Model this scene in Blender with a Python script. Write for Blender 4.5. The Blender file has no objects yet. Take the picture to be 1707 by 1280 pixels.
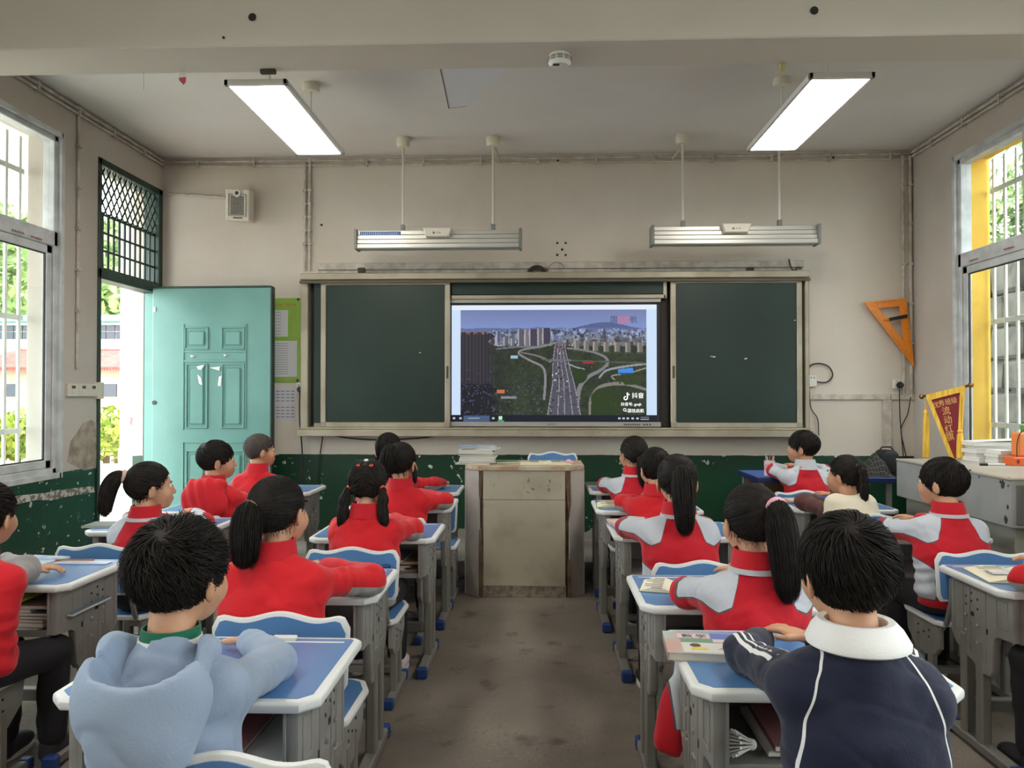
import bpy, bmesh, math, random
import numpy as np
from mathutils import Vector, Matrix, Euler
from mathutils.bvhtree import BVHTree

SC = bpy.context.scene
COL = SC.collection
R = math.radians
rnd = random.Random(7)

# ------------------------------------------------------------------ camera
F = 1230.0                      # focal length in pixels of the 1707x1280 frame
CAM_H = 1.33
cd = bpy.data.cameras.new('camera'); cam = bpy.data.objects.new('camera', cd); COL.objects.link(cam)
cd.sensor_fit = 'HORIZONTAL'; cd.sensor_width = 36.0; cd.lens = F / 1707 * 36.0
cd.clip_start = 0.05; cd.clip_end = 200
cam.location = (0, 0, CAM_H)
cam.rotation_euler = Euler((R(90) + math.atan(15 / F), 0, math.atan(43.5 / F)), 'XYZ')
SC.camera = cam
CAMP = Vector(cam.location); CAMR = cam.rotation_euler.to_matrix()

# ------------------------------------------------------------------ world (overcast sky) and exposure
w = bpy.data.worlds.new('overcast_sky'); SC.world = w; w.use_nodes = True
bg = w.node_tree.nodes['Background']
bg.inputs['Color'].default_value = (0.90, 0.95, 1.0, 1); bg.inputs['Strength'].default_value = 6.0
LAMP_STRENGTH = 13.0
SC.view_settings.view_transform = 'Standard'; SC.view_settings.look = 'None'
SC.view_settings.gamma = 1.0; SC.view_settings.use_curve_mapping = False
SC.view_settings.exposure = 0.70

# ------------------------------------------------------------------ pixel -> place
def ray(px, py):
    return CAMR @ Vector(((px - 853.5) / F, (640 - py) / F, -1))
def on_y(px, py, Y): d = ray(px, py); return CAMP + d * ((Y - CAMP.y) / d.y)
def on_x(px, py, X): d = ray(px, py); return CAMP + d * ((X - CAMP.x) / d.x)
def on_z(px, py, Z): d = ray(px, py); return CAMP + d * ((Z - CAMP.z) / d.z)

# ------------------------------------------------------------------ materials
MATS = {}
def pm(name, col, rough=0.5, metal=0.0, col2=None, scale=6.0, lo=0.4, hi=0.62, bump=0.0, bscale=60.0, spec=0.5,
       emit=None, estr=0.0, sheen=0.0, detail=4.0, stretch=None):
    """principled material; col2 mixes in through noise, bump adds fine relief"""
    if name in MATS: return MATS[name]
    m = bpy.data.materials.new(name); m.use_nodes = True; nt = m.node_tree; b = nt.nodes['Principled BSDF']
    b.inputs['Base Color'].default_value = (*col, 1); b.inputs['Roughness'].default_value = rough
    b.inputs['Metallic'].default_value = metal; b.inputs['Specular IOR Level'].default_value = spec
    if sheen: b.inputs['Sheen Weight'].default_value = sheen
    tc = nt.nodes.new('ShaderNodeTexCoord'); src = tc.outputs['Object']
    if stretch:
        mp = nt.nodes.new('ShaderNodeMapping'); mp.inputs['Scale'].default_value = stretch
        nt.links.new(src, mp.inputs['Vector']); src = mp.outputs['Vector']
    if col2 is not None:
        n = nt.nodes.new('ShaderNodeTexNoise'); n.inputs['Scale'].default_value = scale; n.inputs['Detail'].default_value = detail
        nt.links.new(src, n.inputs['Vector'])
        r = nt.nodes.new('ShaderNodeValToRGB'); r.color_ramp.elements[0].position = lo; r.color_ramp.elements[1].position = hi
        r.color_ramp.elements[0].color = (*col, 1); r.color_ramp.elements[1].color = (*col2, 1)
        nt.links.new(n.outputs['Fac'], r.inputs['Fac']); nt.links.new(r.outputs['Color'], b.inputs['Base Color'])
    if bump:
        n2 = nt.nodes.new('ShaderNodeTexNoise'); n2.inputs['Scale'].default_value = bscale; n2.inputs['Detail'].default_value = 3
        nt.links.new(src, n2.inputs['Vector'])
        bp = nt.nodes.new('ShaderNodeBump'); bp.inputs['Strength'].default_value = bump; bp.inputs['Distance'].default_value = 0.01
        nt.links.new(n2.outputs['Fac'], bp.inputs['Height']); nt.links.new(bp.outputs['Normal'], b.inputs['Normal'])
    if emit is not None:
        b.inputs['Emission Color'].default_value = (*emit, 1); b.inputs['Emission Strength'].default_value = estr
    MATS[name] = m
    return m

def srgb(r, g, b):
    f = lambda c: (c / 255 / 12.92) if c / 255 <= 0.04045 else ((c / 255 + 0.055) / 1.055) ** 2.4
    return (f(r), f(g), f(b))

def wall_material(name, plaster, plaster2, green_z, chips=0.62, stain=0.5):
    """painted plaster with a green dado that is chipped; height of the dado edge wobbles a little"""
    m = bpy.data.materials.new(name); m.use_nodes = True; nt = m.node_tree; b = nt.nodes['Principled BSDF']
    N = nt.nodes.new; L = nt.links.new
    g = N('ShaderNodeNewGeometry'); sep = N('ShaderNodeSeparateXYZ'); L(g.outputs['Position'], sep.inputs[0])
    def noise(scale, detail=4, rough=0.55):
        n = N('ShaderNodeTexNoise'); n.inputs['Scale'].default_value = scale; n.inputs['Detail'].default_value = detail
        n.inputs['Roughness'].default_value = rough; L(g.outputs['Position'], n.inputs['Vector']); return n.outputs['Fac']
    def ramp(fac, p0, p1, c0, c1):
        r = N('ShaderNodeValToRGB'); e = r.color_ramp.elements; e[0].position = p0; e[1].position = p1
        e[0].color = (*c0, 1); e[1].color = (*c1, 1); L(fac, r.inputs['Fac']); return r.outputs['Color']
    def mix(f, a, c):
        x = N('ShaderNodeMix'); x.data_type = 'RGBA'; L(f, x.inputs['Factor']); 
        for s, v in ((x.inputs[6], a), (x.inputs[7], c)):
            if isinstance(v, tuple): s.default_value = (*v, 1)
            else: L(v, s)
        return x.outputs[2]
    def math_(op, a, bb):
        x = N('ShaderNodeMath'); x.operation = op
        for i, v in enumerate((a, bb)):
            if isinstance(v, (int, float)): x.inputs[i].default_value = v
            else: L(v, x.inputs[i])
        return x.outputs[0]
    base = ramp(noise(0.9, 6, 0.6), 0.35, 0.68, plaster, plaster2)
    # scuffs: small dark grey scratches
    scuff = math_('MULTIPLY', math_('GREATER_THAN', noise(26, 5, 0.7), 0.70), math_('GREATER_THAN', noise(1.7, 2), 0.52))
    base = mix(math_('MULTIPLY', scuff, stain), base, srgb(110, 98, 86))
    # the dado
    wob = math_('MULTIPLY', math_('SUBTRACT', noise(9, 3), 0.5), 0.012)
    below = math_('LESS_THAN', math_('ADD', sep.outputs['Z'], wob), green_z)
    green = ramp(noise(2.2, 4), 0.3, 0.75, srgb(12, 52, 32), srgb(20, 66, 42))
    chip = math_('MULTIPLY', math_('GREATER_THAN', noise(19, 3, 0.6), chips + 0.04), math_('GREATER_THAN', noise(1.3, 2), 0.50))
    green = mix(chip, green, srgb(196, 200, 190))
    low = math_('LESS_THAN', math_('ADD', sep.outputs['Z'], math_('MULTIPLY', noise(12, 4), 0.16)), 0.26)
    green = mix(low, green, srgb(150, 146, 138))
    L(mix(below, base, green), b.inputs['Base Color'])
    rr = N('ShaderNodeMapRange'); L(below, rr.inputs['Value']); rr.inputs['To Min'].default_value = 0.85; rr.inputs['To Max'].default_value = 0.42
    L(rr.outputs[0], b.inputs['Roughness'])
    bp = N('ShaderNodeBump'); bp.inputs['Strength'].default_value = 0.25; bp.inputs['Distance'].default_value = 0.01
    L(noise(18, 5, 0.6), bp.inputs['Height']); L(bp.outputs['Normal'], b.inputs['Normal'])
    return m

def glass_material():
    m = bpy.data.materials.new('window_glass'); m.use_nodes = True; nt = m.node_tree; nt.nodes.clear()
    o = nt.nodes.new('ShaderNodeOutputMaterial'); mx = nt.nodes.new('ShaderNodeMixShader')
    t = nt.nodes.new('ShaderNodeBsdfTransparent'); g = nt.nodes.new('ShaderNodeBsdfGlossy')
    t.inputs['Color'].default_value = (0.93, 0.96, 0.95, 1); g.inputs['Roughness'].default_value = 0.03
    mx.inputs['Fac'].default_value = 0.05
    nt.links.new(t.outputs[0], mx.inputs[1]); nt.links.new(g.outputs[0], mx.inputs[2]); nt.links.new(mx.outputs[0], o.inputs[0])
    return m

# ------------------------------------------------------------------ meshes and objects
class MB:
    """collects simple solids into one mesh"""
    def __init__(s): s.v = []; s.f = []; s.m = []
    def add(s, vs, fs, mi=0):
        o = len(s.v); s.v += [tuple(v) for v in vs]; s.f += [tuple(i + o for i in f) for f in fs]; s.m += [mi] * len(fs); return s
    def box(s, x0, x1, y0, y1, z0, z1, mi=0):
        vs = [(x, y, z) for z in (z0, z1) for y in (y0, y1) for x in (x0, x1)]
        return s.add(vs, [(0, 2, 3, 1), (4, 5, 7, 6), (0, 1, 5, 4), (2, 6, 7, 3), (0, 4, 6, 2), (1, 3, 7, 5)], mi)
    def bbox(s, x0, x1, y0, y1, z0, z1, b=0.004, mi=0):
        """box with chamfered edges"""
        bm = bmesh.new(); bmesh.ops.create_cube(bm, size=1)
        for v in bm.verts:
            v.co = Vector((x0 if v.co.x < 0 else x1, y0 if v.co.y < 0 else y1, z0 if v.co.z < 0 else z1))
        bmesh.ops.bevel(bm, geom=bm.edges[:], offset=b, segments=1, affect='EDGES')
        s.add([v.co[:] for v in bm.verts], [[v.index for v in f.verts] for f in bm.faces], mi); bm.free(); return s
    def prism(s, poly, h0, h1, axis='z', mi=0, bevel=0.0, seg=1):
        """polygon (2-D) pushed along an axis; x: poly is (y,z); y: poly is (x,z); z: poly is (x,y)"""
        def P(a, b, h): return {'x': (h, a, b), 'y': (a, h, b), 'z': (a, b, h)}[axis]
        n = len(poly)
        vs = [P(a, b, h0) for a, b in poly] + [P(a, b, h1) for a, b in poly]
        fs = [tuple(range(n))[::-1], tuple(range(n, 2 * n))] + [(i, (i + 1) % n, n + (i + 1) % n, n + i) for i in range(n)]
        bm = bmesh.new(); bv = [bm.verts.new(v) for v in vs]
        for f in fs: bm.faces.new([bv[i] for i in f])
        bmesh.ops.recalc_face_normals(bm, faces=bm.faces[:])
        if bevel:
            es = [e for e in bm.edges if not (len(set(v.index for v in e.verts)) == 2 and False)]
            bm.verts.index_update()
            es = [e for e in bm.edges if (e.verts[0].index < n) == (e.verts[1].index < n)]
            bmesh.ops.bevel(bm, geom=es, offset=bevel, segments=seg, affect='EDGES', profile=0.5)
        bm.verts.index_update()
        s.add([v.co[:] for v in bm.verts], [[v.index for v in f.verts] for f in bm.faces], mi); bm.free(); return s
    def tube(s, pts, r, n=8, mi=0, caps=True, closed=False):
        pts = [Vector(p) for p in pts]; rs = r if isinstance(r, (list, tuple)) else [r] * len(pts)
        vs = []; N = len(pts); prev = None
        for i, p in enumerate(pts):
            if closed: t = pts[(i + 1) % N] - pts[i - 1]
            else: t = pts[min(i + 1, N - 1)] - pts[max(i - 1, 0)]
            t.normalize()
            a = prev if prev is not None else (Vector((0, 0, 1)) if abs(t.z) < 0.9 else Vector((1, 0, 0)))
            u = (a - t * a.dot(t)); u.normalize(); v = t.cross(u); prev = u
            for k in range(n):
                c = 2 * math.pi * k / n; vs.append(p + (u * math.cos(c) + v * math.sin(c)) * rs[i])
        fs = []
        for i in range(N if closed else N - 1):
            j = (i + 1) % N
            for k in range(n): fs.append((i * n + k, i * n + (k + 1) % n, j * n + (k + 1) % n, j * n + k))
        if caps and not closed: fs += [tuple(range(n))[::-1], tuple((N - 1) * n + k for k in range(n))]
        return s.add(vs, fs, mi)
    def lathe(s, prof, n=20, at=(0, 0, 0), axis='z', mi=0):
        vs = []
        for (r, h) in prof:
            for k in range(n):
                c = 2 * math.pi * k / n; a, b = r * math.cos(c), r * math.sin(c)
                q = {'z': (a, b, h), 'y': (a, h, b), 'x': (h, a, b)}[axis]
                vs.append((q[0] + at[0], q[1] + at[1], q[2] + at[2]))
        fs = []
        for i in range(len(prof) - 1):
            for k in range(n): fs.append((i * n + k, i * n + (k + 1) % n, (i + 1) * n + (k + 1) % n, (i + 1) * n + k))
        fs += [tuple(range(n))[::-1], tuple((len(prof) - 1) * n + k for k in range(n))]
        return s.add(vs, fs, mi)
    def ball(s, c, r, n=10, m=7, mi=0):
        rr = r if isinstance(r, (list, tuple)) else (r, r, r)
        vs = [(c[0], c[1], c[2] - rr[2])]
        for i in range(1, m):
            p = math.pi * i / m
            for k in range(n):
                q = 2 * math.pi * k / n
                vs.append((c[0] + rr[0] * math.sin(p) * math.cos(q), c[1] + rr[1] * math.sin(p) * math.sin(q), c[2] - rr[2] * math.cos(p)))
        vs.append((c[0], c[1], c[2] + rr[2])); fs = []
        for k in range(n): fs.append((0, 1 + (k + 1) % n, 1 + k))
        for i in range(m - 2):
            for k in range(n):
                a = 1 + i * n; fs.append((a + k, a + (k + 1) % n, a + n + (k + 1) % n, a + n + k))
        t = len(vs) - 1; a = 1 + (m - 2) * n
        for k in range(n): fs.append((a + k, a + (k + 1) % n, t))
        return s.add(vs, fs, mi)
    def build(s, name, mats, parent=None, smooth=False, loc=None, rot=None, fix=True):
        me = bpy.data.meshes.new(name); me.from_pydata(s.v, [], s.f)
        ms = mats if isinstance(mats, (list, tuple)) else [mats]
        for m in ms: me.materials.append(m)
        if len(ms) > 1: me.polygons.foreach_set('material_index', s.m)
        if fix:
            bm = bmesh.new(); bm.from_mesh(me); bmesh.ops.recalc_face_normals(bm, faces=bm.faces[:]); bm.to_mesh(me); bm.free()
        if smooth:
            me.polygons.foreach_set('use_smooth', [True] * len(me.polygons)); me.update()
            try: me.set_sharp_from_angle(angle=R(38))
            except Exception: pass
        me.update()
        return link(name, me, parent, loc, rot)

def link(name, data, parent=None, loc=None, rot=None):
    o = bpy.data.objects.new(name, data); COL.objects.link(o)
    if parent is not None: o.parent = parent
    if loc is not None: o.location = loc
    if rot is not None: o.rotation_euler = rot
    return o

def tag(o, label=None, cat=None, group=None, kind=None):
    if label: o['label'] = label
    if cat: o['category'] = cat
    if group: o['group'] = group
    if kind: o['kind'] = kind
    return o

def thing(name, label, cat, loc=(0, 0, 0), rz=0.0, group=None):
    o = link(name, None, None, loc, (0, 0, rz)); o.empty_display_size = 0.05
    return tag(o, label, cat, group)

def struct(name, loc=(0, 0, 0)):
    o = link(name, None, None, loc); o.empty_display_size = 0.05; o['kind'] = 'structure'; return o

def copy_tree(o, parent=None):
    c = o.copy(); COL.objects.link(c); c.parent = parent
    for k in ('label', 'category', 'group', 'kind'):
        if k in o: c[k] = o[k]
    for ch in list(o.children):
        copy_tree(ch, c)
    return c

def text_mesh(body, size, mat, name, parent, M, ext=0.0004, align='LEFT', font_w=1.0):
    """flat lettering; M is the matrix (local to parent) of the lettering plane: x right, y up, z out"""
    c = bpy.data.curves.new(name, 'FONT'); c.body = body; c.size = size; c.extrude = ext; c.align_x = align; c.resolution_u = 3
    c.space_character = font_w
    t = bpy.data.objects.new(name + '_src', c); COL.objects.link(t)
    dg = bpy.context.evaluated_depsgraph_get(); me = bpy.data.meshes.new_from_object(t.evaluated_get(dg))
    bpy.data.objects.remove(t); bpy.data.curves.remove(c)
    me.materials.clear(); me.materials.append(mat); me.name = name
    o = link(name, me, parent); o.matrix_local = M
    return o

def frame_matrix(origin, xdir, ydir):
    x = Vector(xdir).normalized(); y = Vector(ydir); y = (y - x * y.dot(x)).normalized(); z = x.cross(y)
    M = Matrix.Identity(4)
    for i, a in enumerate((x, y, z)):
        for j in range(3): M[j][i] = a[j]
    M.translation = Vector(origin); return M

def catenary(a, b, sag, n=10):
    a = Vector(a); b = Vector(b)
    return [a.lerp(b, i / n) - Vector((0, 0, sag * 4 * (i / n) * (1 - i / n))) for i in range(n + 1)]
def smooth_path(pts, n=6):
    """Catmull-Rom through points"""
    P = [Vector(p) for p in pts]; P = [P[0] * 2 - P[1]] + P + [P[-1] * 2 - P[-2]]; out = []
    for i in range(1, len(P) - 2):
        for k in range(n):
            t = k / n; a, b, c, d = P[i - 1:i + 3]
            out.append(0.5 * ((2 * b) + (c - a) * t + (2 * a - 5 * b + 4 * c - d) * t * t + (3 * b - a - 3 * c + d) * t ** 3))
    out.append(P[-2]); return out
def rrect(x0, x1, y0, y1, r, n=4):
    out = []
    for cx, cy, a0 in ((x1 - r, y0 + r, -90), (x1 - r, y1 - r, 0), (x0 + r, y1 - r, 90), (x0 + r, y0 + r, 180)):
        for i in range(n + 1):
            a = R(a0 + 90 * i / n); out.append((cx + r * math.cos(a), cy + r * math.sin(a)))
    return out
# ================================================================== the room
D = 6.15; XL = -3.19; XR = 3.07; ZC = 3.325; YB = -2.7; T = 0.24
DAIS_Y = 5.28; DAIS_Z = 0.13
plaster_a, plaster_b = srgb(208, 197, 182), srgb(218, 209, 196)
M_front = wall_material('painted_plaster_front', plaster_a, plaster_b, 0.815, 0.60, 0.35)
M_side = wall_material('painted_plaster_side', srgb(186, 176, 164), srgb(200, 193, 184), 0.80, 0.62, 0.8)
M_ceil = pm('ceiling_paint', srgb(222, 216, 209), 0.9, col2=srgb(229, 225, 220), scale=0.8, bump=0.1, bscale=12)
M_beam = pm('beam_paint', srgb(220, 213, 198), 0.88, col2=srgb(212, 204, 190), scale=0.7, bump=0.15, bscale=14)
M_floor = pm('worn_concrete', srgb(102, 94, 85), 0.72, col2=srgb(134, 125, 114), scale=1.6, lo=0.32, hi=0.68, bump=0.35, bscale=45, detail=10)
def speckle(mat):
    nt = mat.node_tree; b = nt.nodes['Principled BSDF']; src = b.inputs['Base Color'].links[0].from_socket; tc = nt.nodes.new('ShaderNodeTexCoord')
    for (sc, p0, p1, c, amt, thr) in ((70, 0.60, 0.66, srgb(150, 142, 132), 0.55, 1.7), (55, 0.63, 0.68, srgb(48, 42, 37), 0.6, 2.3), (5.5, 0.60, 0.72, srgb(58, 51, 45), 0.65, 0.0)):
        n = nt.nodes.new('ShaderNodeTexNoise'); n.inputs['Scale'].default_value = sc; n.inputs['Detail'].default_value = 3; nt.links.new(tc.outputs['Object'], n.inputs['Vector'])
        r = nt.nodes.new('ShaderNodeMapRange'); r.inputs['From Min'].default_value = p0; r.inputs['From Max'].default_value = p1; r.inputs['To Max'].default_value = amt; nt.links.new(n.outputs['Fac'], r.inputs['Value'])
        fac = r.outputs[0]
        if thr:
            n2 = nt.nodes.new('ShaderNodeTexNoise'); n2.inputs['Scale'].default_value = thr; nt.links.new(tc.outputs['Object'], n2.inputs['Vector'])
            r2 = nt.nodes.new('ShaderNodeMapRange'); r2.inputs['From Min'].default_value = 0.42; r2.inputs['From Max'].default_value = 0.6; nt.links.new(n2.outputs['Fac'], r2.inputs['Value'])
            mu = nt.nodes.new('ShaderNodeMath'); mu.operation = 'MULTIPLY'; nt.links.new(fac, mu.inputs[0]); nt.links.new(r2.outputs[0], mu.inputs[1]); fac = mu.outputs[0]
        x = nt.nodes.new('ShaderNodeMix'); x.data_type = 'RGBA'; nt.links.new(fac, x.inputs['Factor']); nt.links.new(src, x.inputs[6]); x.inputs[7].default_value = (*c, 1); src = x.outputs[2]
    nt.links.new(src, b.inputs['Base Color'])
speckle(M_floor)
M_pipe = pm('conduit_paint', srgb(205, 198, 187), 0.55, col2=srgb(178, 168, 154), scale=14)
M_alu = pm('window_frame_white', srgb(206, 208, 208), 0.42, col2=srgb(186, 188, 188), scale=9)
M_glass = glass_material()
M_bar = pm('window_bar_paint', srgb(214, 214, 206), 0.5)
M_dgreen = pm('dark_green_enamel', srgb(30, 62, 52), 0.45, col2=srgb(22, 48, 40), scale=12)
M_teal = pm('teal_door_enamel', srgb(112, 164, 154), 0.42, col2=srgb(100, 150, 142), scale=2.5, lo=0.35, hi=0.7, bump=0.05, bscale=25)
M_black = pm('black_plastic', (0.012, 0.012, 0.013), 0.45)
M_white = pm('white_plastic', srgb(226, 224, 216), 0.45)
M_cream = pm('cream_plastic', srgb(221, 214, 198), 0.5)
M_yellow = pm('yellow_wall_paint', srgb(240, 200, 84), 0.85, col2=srgb(226, 180, 70), scale=3)

# floor and dais
m = MB(); m.box(XL - T, XR + T, YB - T, D + T, -0.15, 0); fl = m.build('floor', M_floor); fl['kind'] = 'structure'
m = MB(); m.bbox(XL + 1.05, 1.34, DAIS_Y, D - 0.001, 0, DAIS_Z, 0.006)
tag(m.build('floor_platform', pm('dais_concrete', srgb(128, 122, 115), 0.75, col2=srgb(150, 144, 136), scale=3, bump=0.3, bscale=40)), kind='structure')
# front wall
m = MB(); m.box(XL - T, XR + T, D, D + T, -0.15, ZC + 0.1); tag(m.build('wall_front', M_front), kind='structure')
m = MB(); m.box(XL - T, XR + T, YB - T, YB, -0.15, ZC + 0.1); tag(m.build('wall_back', M_front), kind='structure')
def wall_with_holes(name, X0, X1, holes, mat):
    """a side wall built in pieces around its openings: holes are (y0, y1, z0, z1)"""
    m = MB(); y = YB
    for (a, b, z0, z1) in sorted(holes):
        m.box(X0, X1, y, a, -0.15, ZC + 0.1)
        if z0 > 0: m.box(X0, X1, a, b, -0.15, z0)
        m.box(X0, X1, a, b, z1, ZC + 0.1); y = b
    m.box(X0, X1, y, D, -0.15, ZC + 0.1)
    return tag(m.build(name, mat), kind='structure')
DOOR = (5.225, 6.13, 0.0, 3.045)
WL = [(2.95, 4.83, 0.78, 3.06), (-0.9, 1.3, 0.78, 3.06)]
WR = [(3.75, 5.55, 0.80, 3.06), (-0.9, 1.9, 0.80, 3.06)]
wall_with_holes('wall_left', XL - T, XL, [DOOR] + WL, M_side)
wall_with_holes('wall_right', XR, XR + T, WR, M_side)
# ceiling, beam
m = MB(); m.box(XL - T, XR + T, YB - T, D + T, ZC, ZC + 0.15); ce = m.build('ceiling', M_ceil); ce['kind'] = 'structure'
BEAM_Y0, BEAM_Y1 = 3.16, 3.42
BEAM_Z = on_y(853, 114, BEAM_Y1).z
m = MB(); m.bbox(XL, XR, BEAM_Y0, BEAM_Y1, BEAM_Z, ZC, 0.006)
tag(m.build('ceiling_beam', M_beam), kind='structure')
m = MB(); m.bbox(XL, XR, 0.0, 0.26, BEAM_Z, ZC, 0.006); tag(m.build('ceiling_beam', M_beam), kind='structure')
# pale patch of fallen skim coat on the ceiling
p = [on_z(*q, ZC) for q in ((737, 124), (742, 150), (748, 180), (778, 177), (798, 166), (800, 146), (818, 138), (832, 124))]
p[0] = on_z(732, 105, ZC); p[-1] = on_z(850, 105, ZC)
m = MB(); m.prism([(q.x, q.y) for q in p], ZC - 0.0015, ZC + 0.001)
m.build('bare_patch', pm('bare_skim', srgb(222, 223, 226), 0.9), ce)
m = MB(); m.tube([Vector((p[i].x, p[i].y, ZC - 0.001)) for i in (0, 1, 2)], 0.004, 5); m.tube([Vector((p[i].x, p[i].y, ZC - 0.001)) for i in (2, 3)], 0.002, 5)
m.build('crack', pm('crack_grey', srgb(112, 106, 100), 0.9), ce)

# ------------------------------------------------------------------ conduits
m = MB()
for dz, r in ((0.035, 0.011), (0.075, 0.009)):
    m.tube([(XL + 0.02, D - 0.014, ZC - dz), (XR - 0.02, D - 0.014, ZC - dz)], r, 8)
for i in range(13):
    x = XL + 0.3 + i * 0.48; m.box(x, x + 0.02, D - 0.03, D, ZC - 0.088, ZC - 0.022)
tag(m.build('ceiling_conduit', M_pipe, smooth=True), 'pair of pale conduits running under the ceiling along the blackboard wall', 'pipe')
for (X, s, nm) in ((XL, 1, 'left window'), (XR, -1, 'right window')):
    m = MB()
    for dz, r in ((0.03, 0.012), (0.065, 0.010)): m.tube([(X + s * 0.015, BEAM_Y1, ZC - dz), (X + s * 0.015, D - 0.03, ZC - dz)], r, 8)
    for i in range(6): m.box(min(X, X + s * 0.03), max(X, X + s * 0.03), 3.7 + i * 0.42, 3.72 + i * 0.42, ZC - 0.08, ZC - 0.015)
    tag(m.build('ceiling_conduit', M_pipe, smooth=True), f'pale conduits along the ceiling edge above the {nm}', 'pipe')
def vpipes(name, xs, z0, label, r=0.012, wall='y', X=None):
    m = MB()
    for x in xs:
        if wall == 'y': m.tube([(x, D - 0.014, ZC - 0.05), (x, D - 0.014, z0)], r, 8)
        else: m.tube([(X, x, ZC - 0.05), (X, x, z0)], r, 8)
        for i in range(5):
            z = ZC - 0.3 - i * (ZC - z0 - 0.4) / 5
            if wall == 'y': m.bbox(x - 0.018, x + 0.018, D - 0.03, D, z, z + 0.022, 0.003)
            else: m.bbox(min(X * 1.004, X * 0.994), max(X * 1.004, X * 0.994), x - 0.018, x + 0.018, z, z + 0.022, 0.003)
    return tag(m.build(name, M_pipe, smooth=True), label, 'pipe')
xa = on_y(509, 400, D).x; xb = on_y(517, 400, D).x
vpipes('wall_conduit', (xa, xb), 2.36, 'two pale vertical conduits dropping beside the loudspeaker to the blackboard', 0.011)
vpipes('wall_conduit', (on_y(1504, 400, D).x, on_y(1516, 400, D).x), 1.30, 'tall pale conduits in the corner behind the orange set square', 0.013)
yv = on_x(127, 400, XL).y
vpipes('wall_conduit', (yv,), 1.50, 'grimy vertical conduit between the left window and the doorway', 0.010, 'x', XL + 0.012)

# white cable trunking above the blackboard and low on the right of the board
a = on_y(531, 440, D); b = on_y(1338, 457, D)
m = MB(); m.bbox(a.x, b.x, D - 0.03, D - 0.001, b.z + 0.055, a.z, 0.003); m.bbox(a.x, b.x, D - 0.018, D - 0.001, 2.325, b.z + 0.05, 0.003)
tk = tag(m.build('cable_trunking', M_pipe), 'long grimy cable trunking above the sliding blackboard', 'trunking')
m = MB()
for q in ((603, 449), (1250, 449)):
    c = on_y(*q, D - 0.03); m.bbox(c.x - 0.03, c.x + 0.03, D - 0.05, D - 0.028, c.z - 0.03, c.z + 0.012, 0.003)
m.build('bracket', pm('rusty_steel', srgb(70, 58, 48), 0.7), tk)
m = MB()
c = on_y(895, 458, D - 0.05)
m.tube([c + Vector((0.075 * math.cos(t), 0, 0.07 * math.sin(t))) for t in np.linspace(0, math.pi, 12)], 0.011, 7)
m.tube([c + Vector((0.052 * math.cos(t), -0.012, 0.05 * math.sin(t))) for t in np.linspace(0, math.pi, 12)], 0.011, 7)
tag(m.build('cable_loop', pm('dark_cable', srgb(62, 50, 42), 0.6), smooth=True), 'dark cable bundle looping over the middle of the board top', 'cable')
c = on_y(928, 452, D - 0.03)
m = MB(); m.tube([c + Vector((0.07 * math.cos(t), 0, 0.075 * math.sin(t))) for t in np.linspace(0.35, math.pi, 12)], 0.006, 7)
tag(m.build('cable_loop', pm('beige_cable', srgb(176, 164, 146), 0.6), smooth=True), 'thin beige cable arching beside the dark cable bundle', 'cable')
c = on_y(1315, 436, D - 0.035)
m = MB(); m.tube(smooth_path([c + Vector(q) for q in ((0, 0, 0.02), (0.015, 0, -0.04), (0.03, -0.01, -0.075), (0.05, 0, -0.07), (0.075, 0, -0.05), (0.10, 0, -0.06))]), 0.006, 6)
tag(m.build('loose_wire', pm('dark_cable', srgb(62, 50, 42), 0.6), smooth=True), 'short loose dark wire at the right end of the trunking', 'cable')

# trunking to the right of the board, vertical drop included
z0 = on_y(1440, 657, D).z
x0 = on_y(1346, 657, D).x; x1 = on_y(1470, 657, D).x; x2 = on_y(1485, 700, D).x; x3 = on_y(1520, 655, D).x
m = MB(); m.bbox(x0, x1 + 0.06, D - 0.022, D, z0 - 0.045, z0 + 0.0, 0.003); m.bbox(x1, x2, D - 0.02, D, 0.83, z0 - 0.045, 0.003)
m.bbox(x2, XR, D - 0.02, D, z0 - 0.045, z0 + 0.0, 0.003)
tag(m.build('cable_trunking', M_pipe), 'white trunking running to the corner right of the blackboard', 'trunking')
# holes and marks in the front wall
m = MB()
for q in ((929, 405), (943, 405), (937, 416), (929, 425), (943, 425), (536, 375), (930, 268), (1389, 263)):
    c = on_y(*q, D); m.lathe([(0.010, D - 0.003), (0.010, D + 0.01)], 8, (c.x, 0, c.z), 'y')
m.build('drilled_hole', pm('dark_hole', (0.03, 0.026, 0.022), 0.9), bpy.data.objects['wall_front'])
m = MB()
for q in ((421, 29), (1357, 18), (373, 63)):
    c = on_y(*q, BEAM_Y0); r = 0.018 if q[1] < 50 else 0.006
    m.lathe([(r, BEAM_Y0 - 0.004), (r * 0.8, BEAM_Y0 + 0.004)], 9, (c.x, 0, c.z), 'y')
m.build('old_fixing', pm('dark_hole', (0.03, 0.026, 0.022), 0.9), bpy.data.objects['ceiling_beam'])

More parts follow.
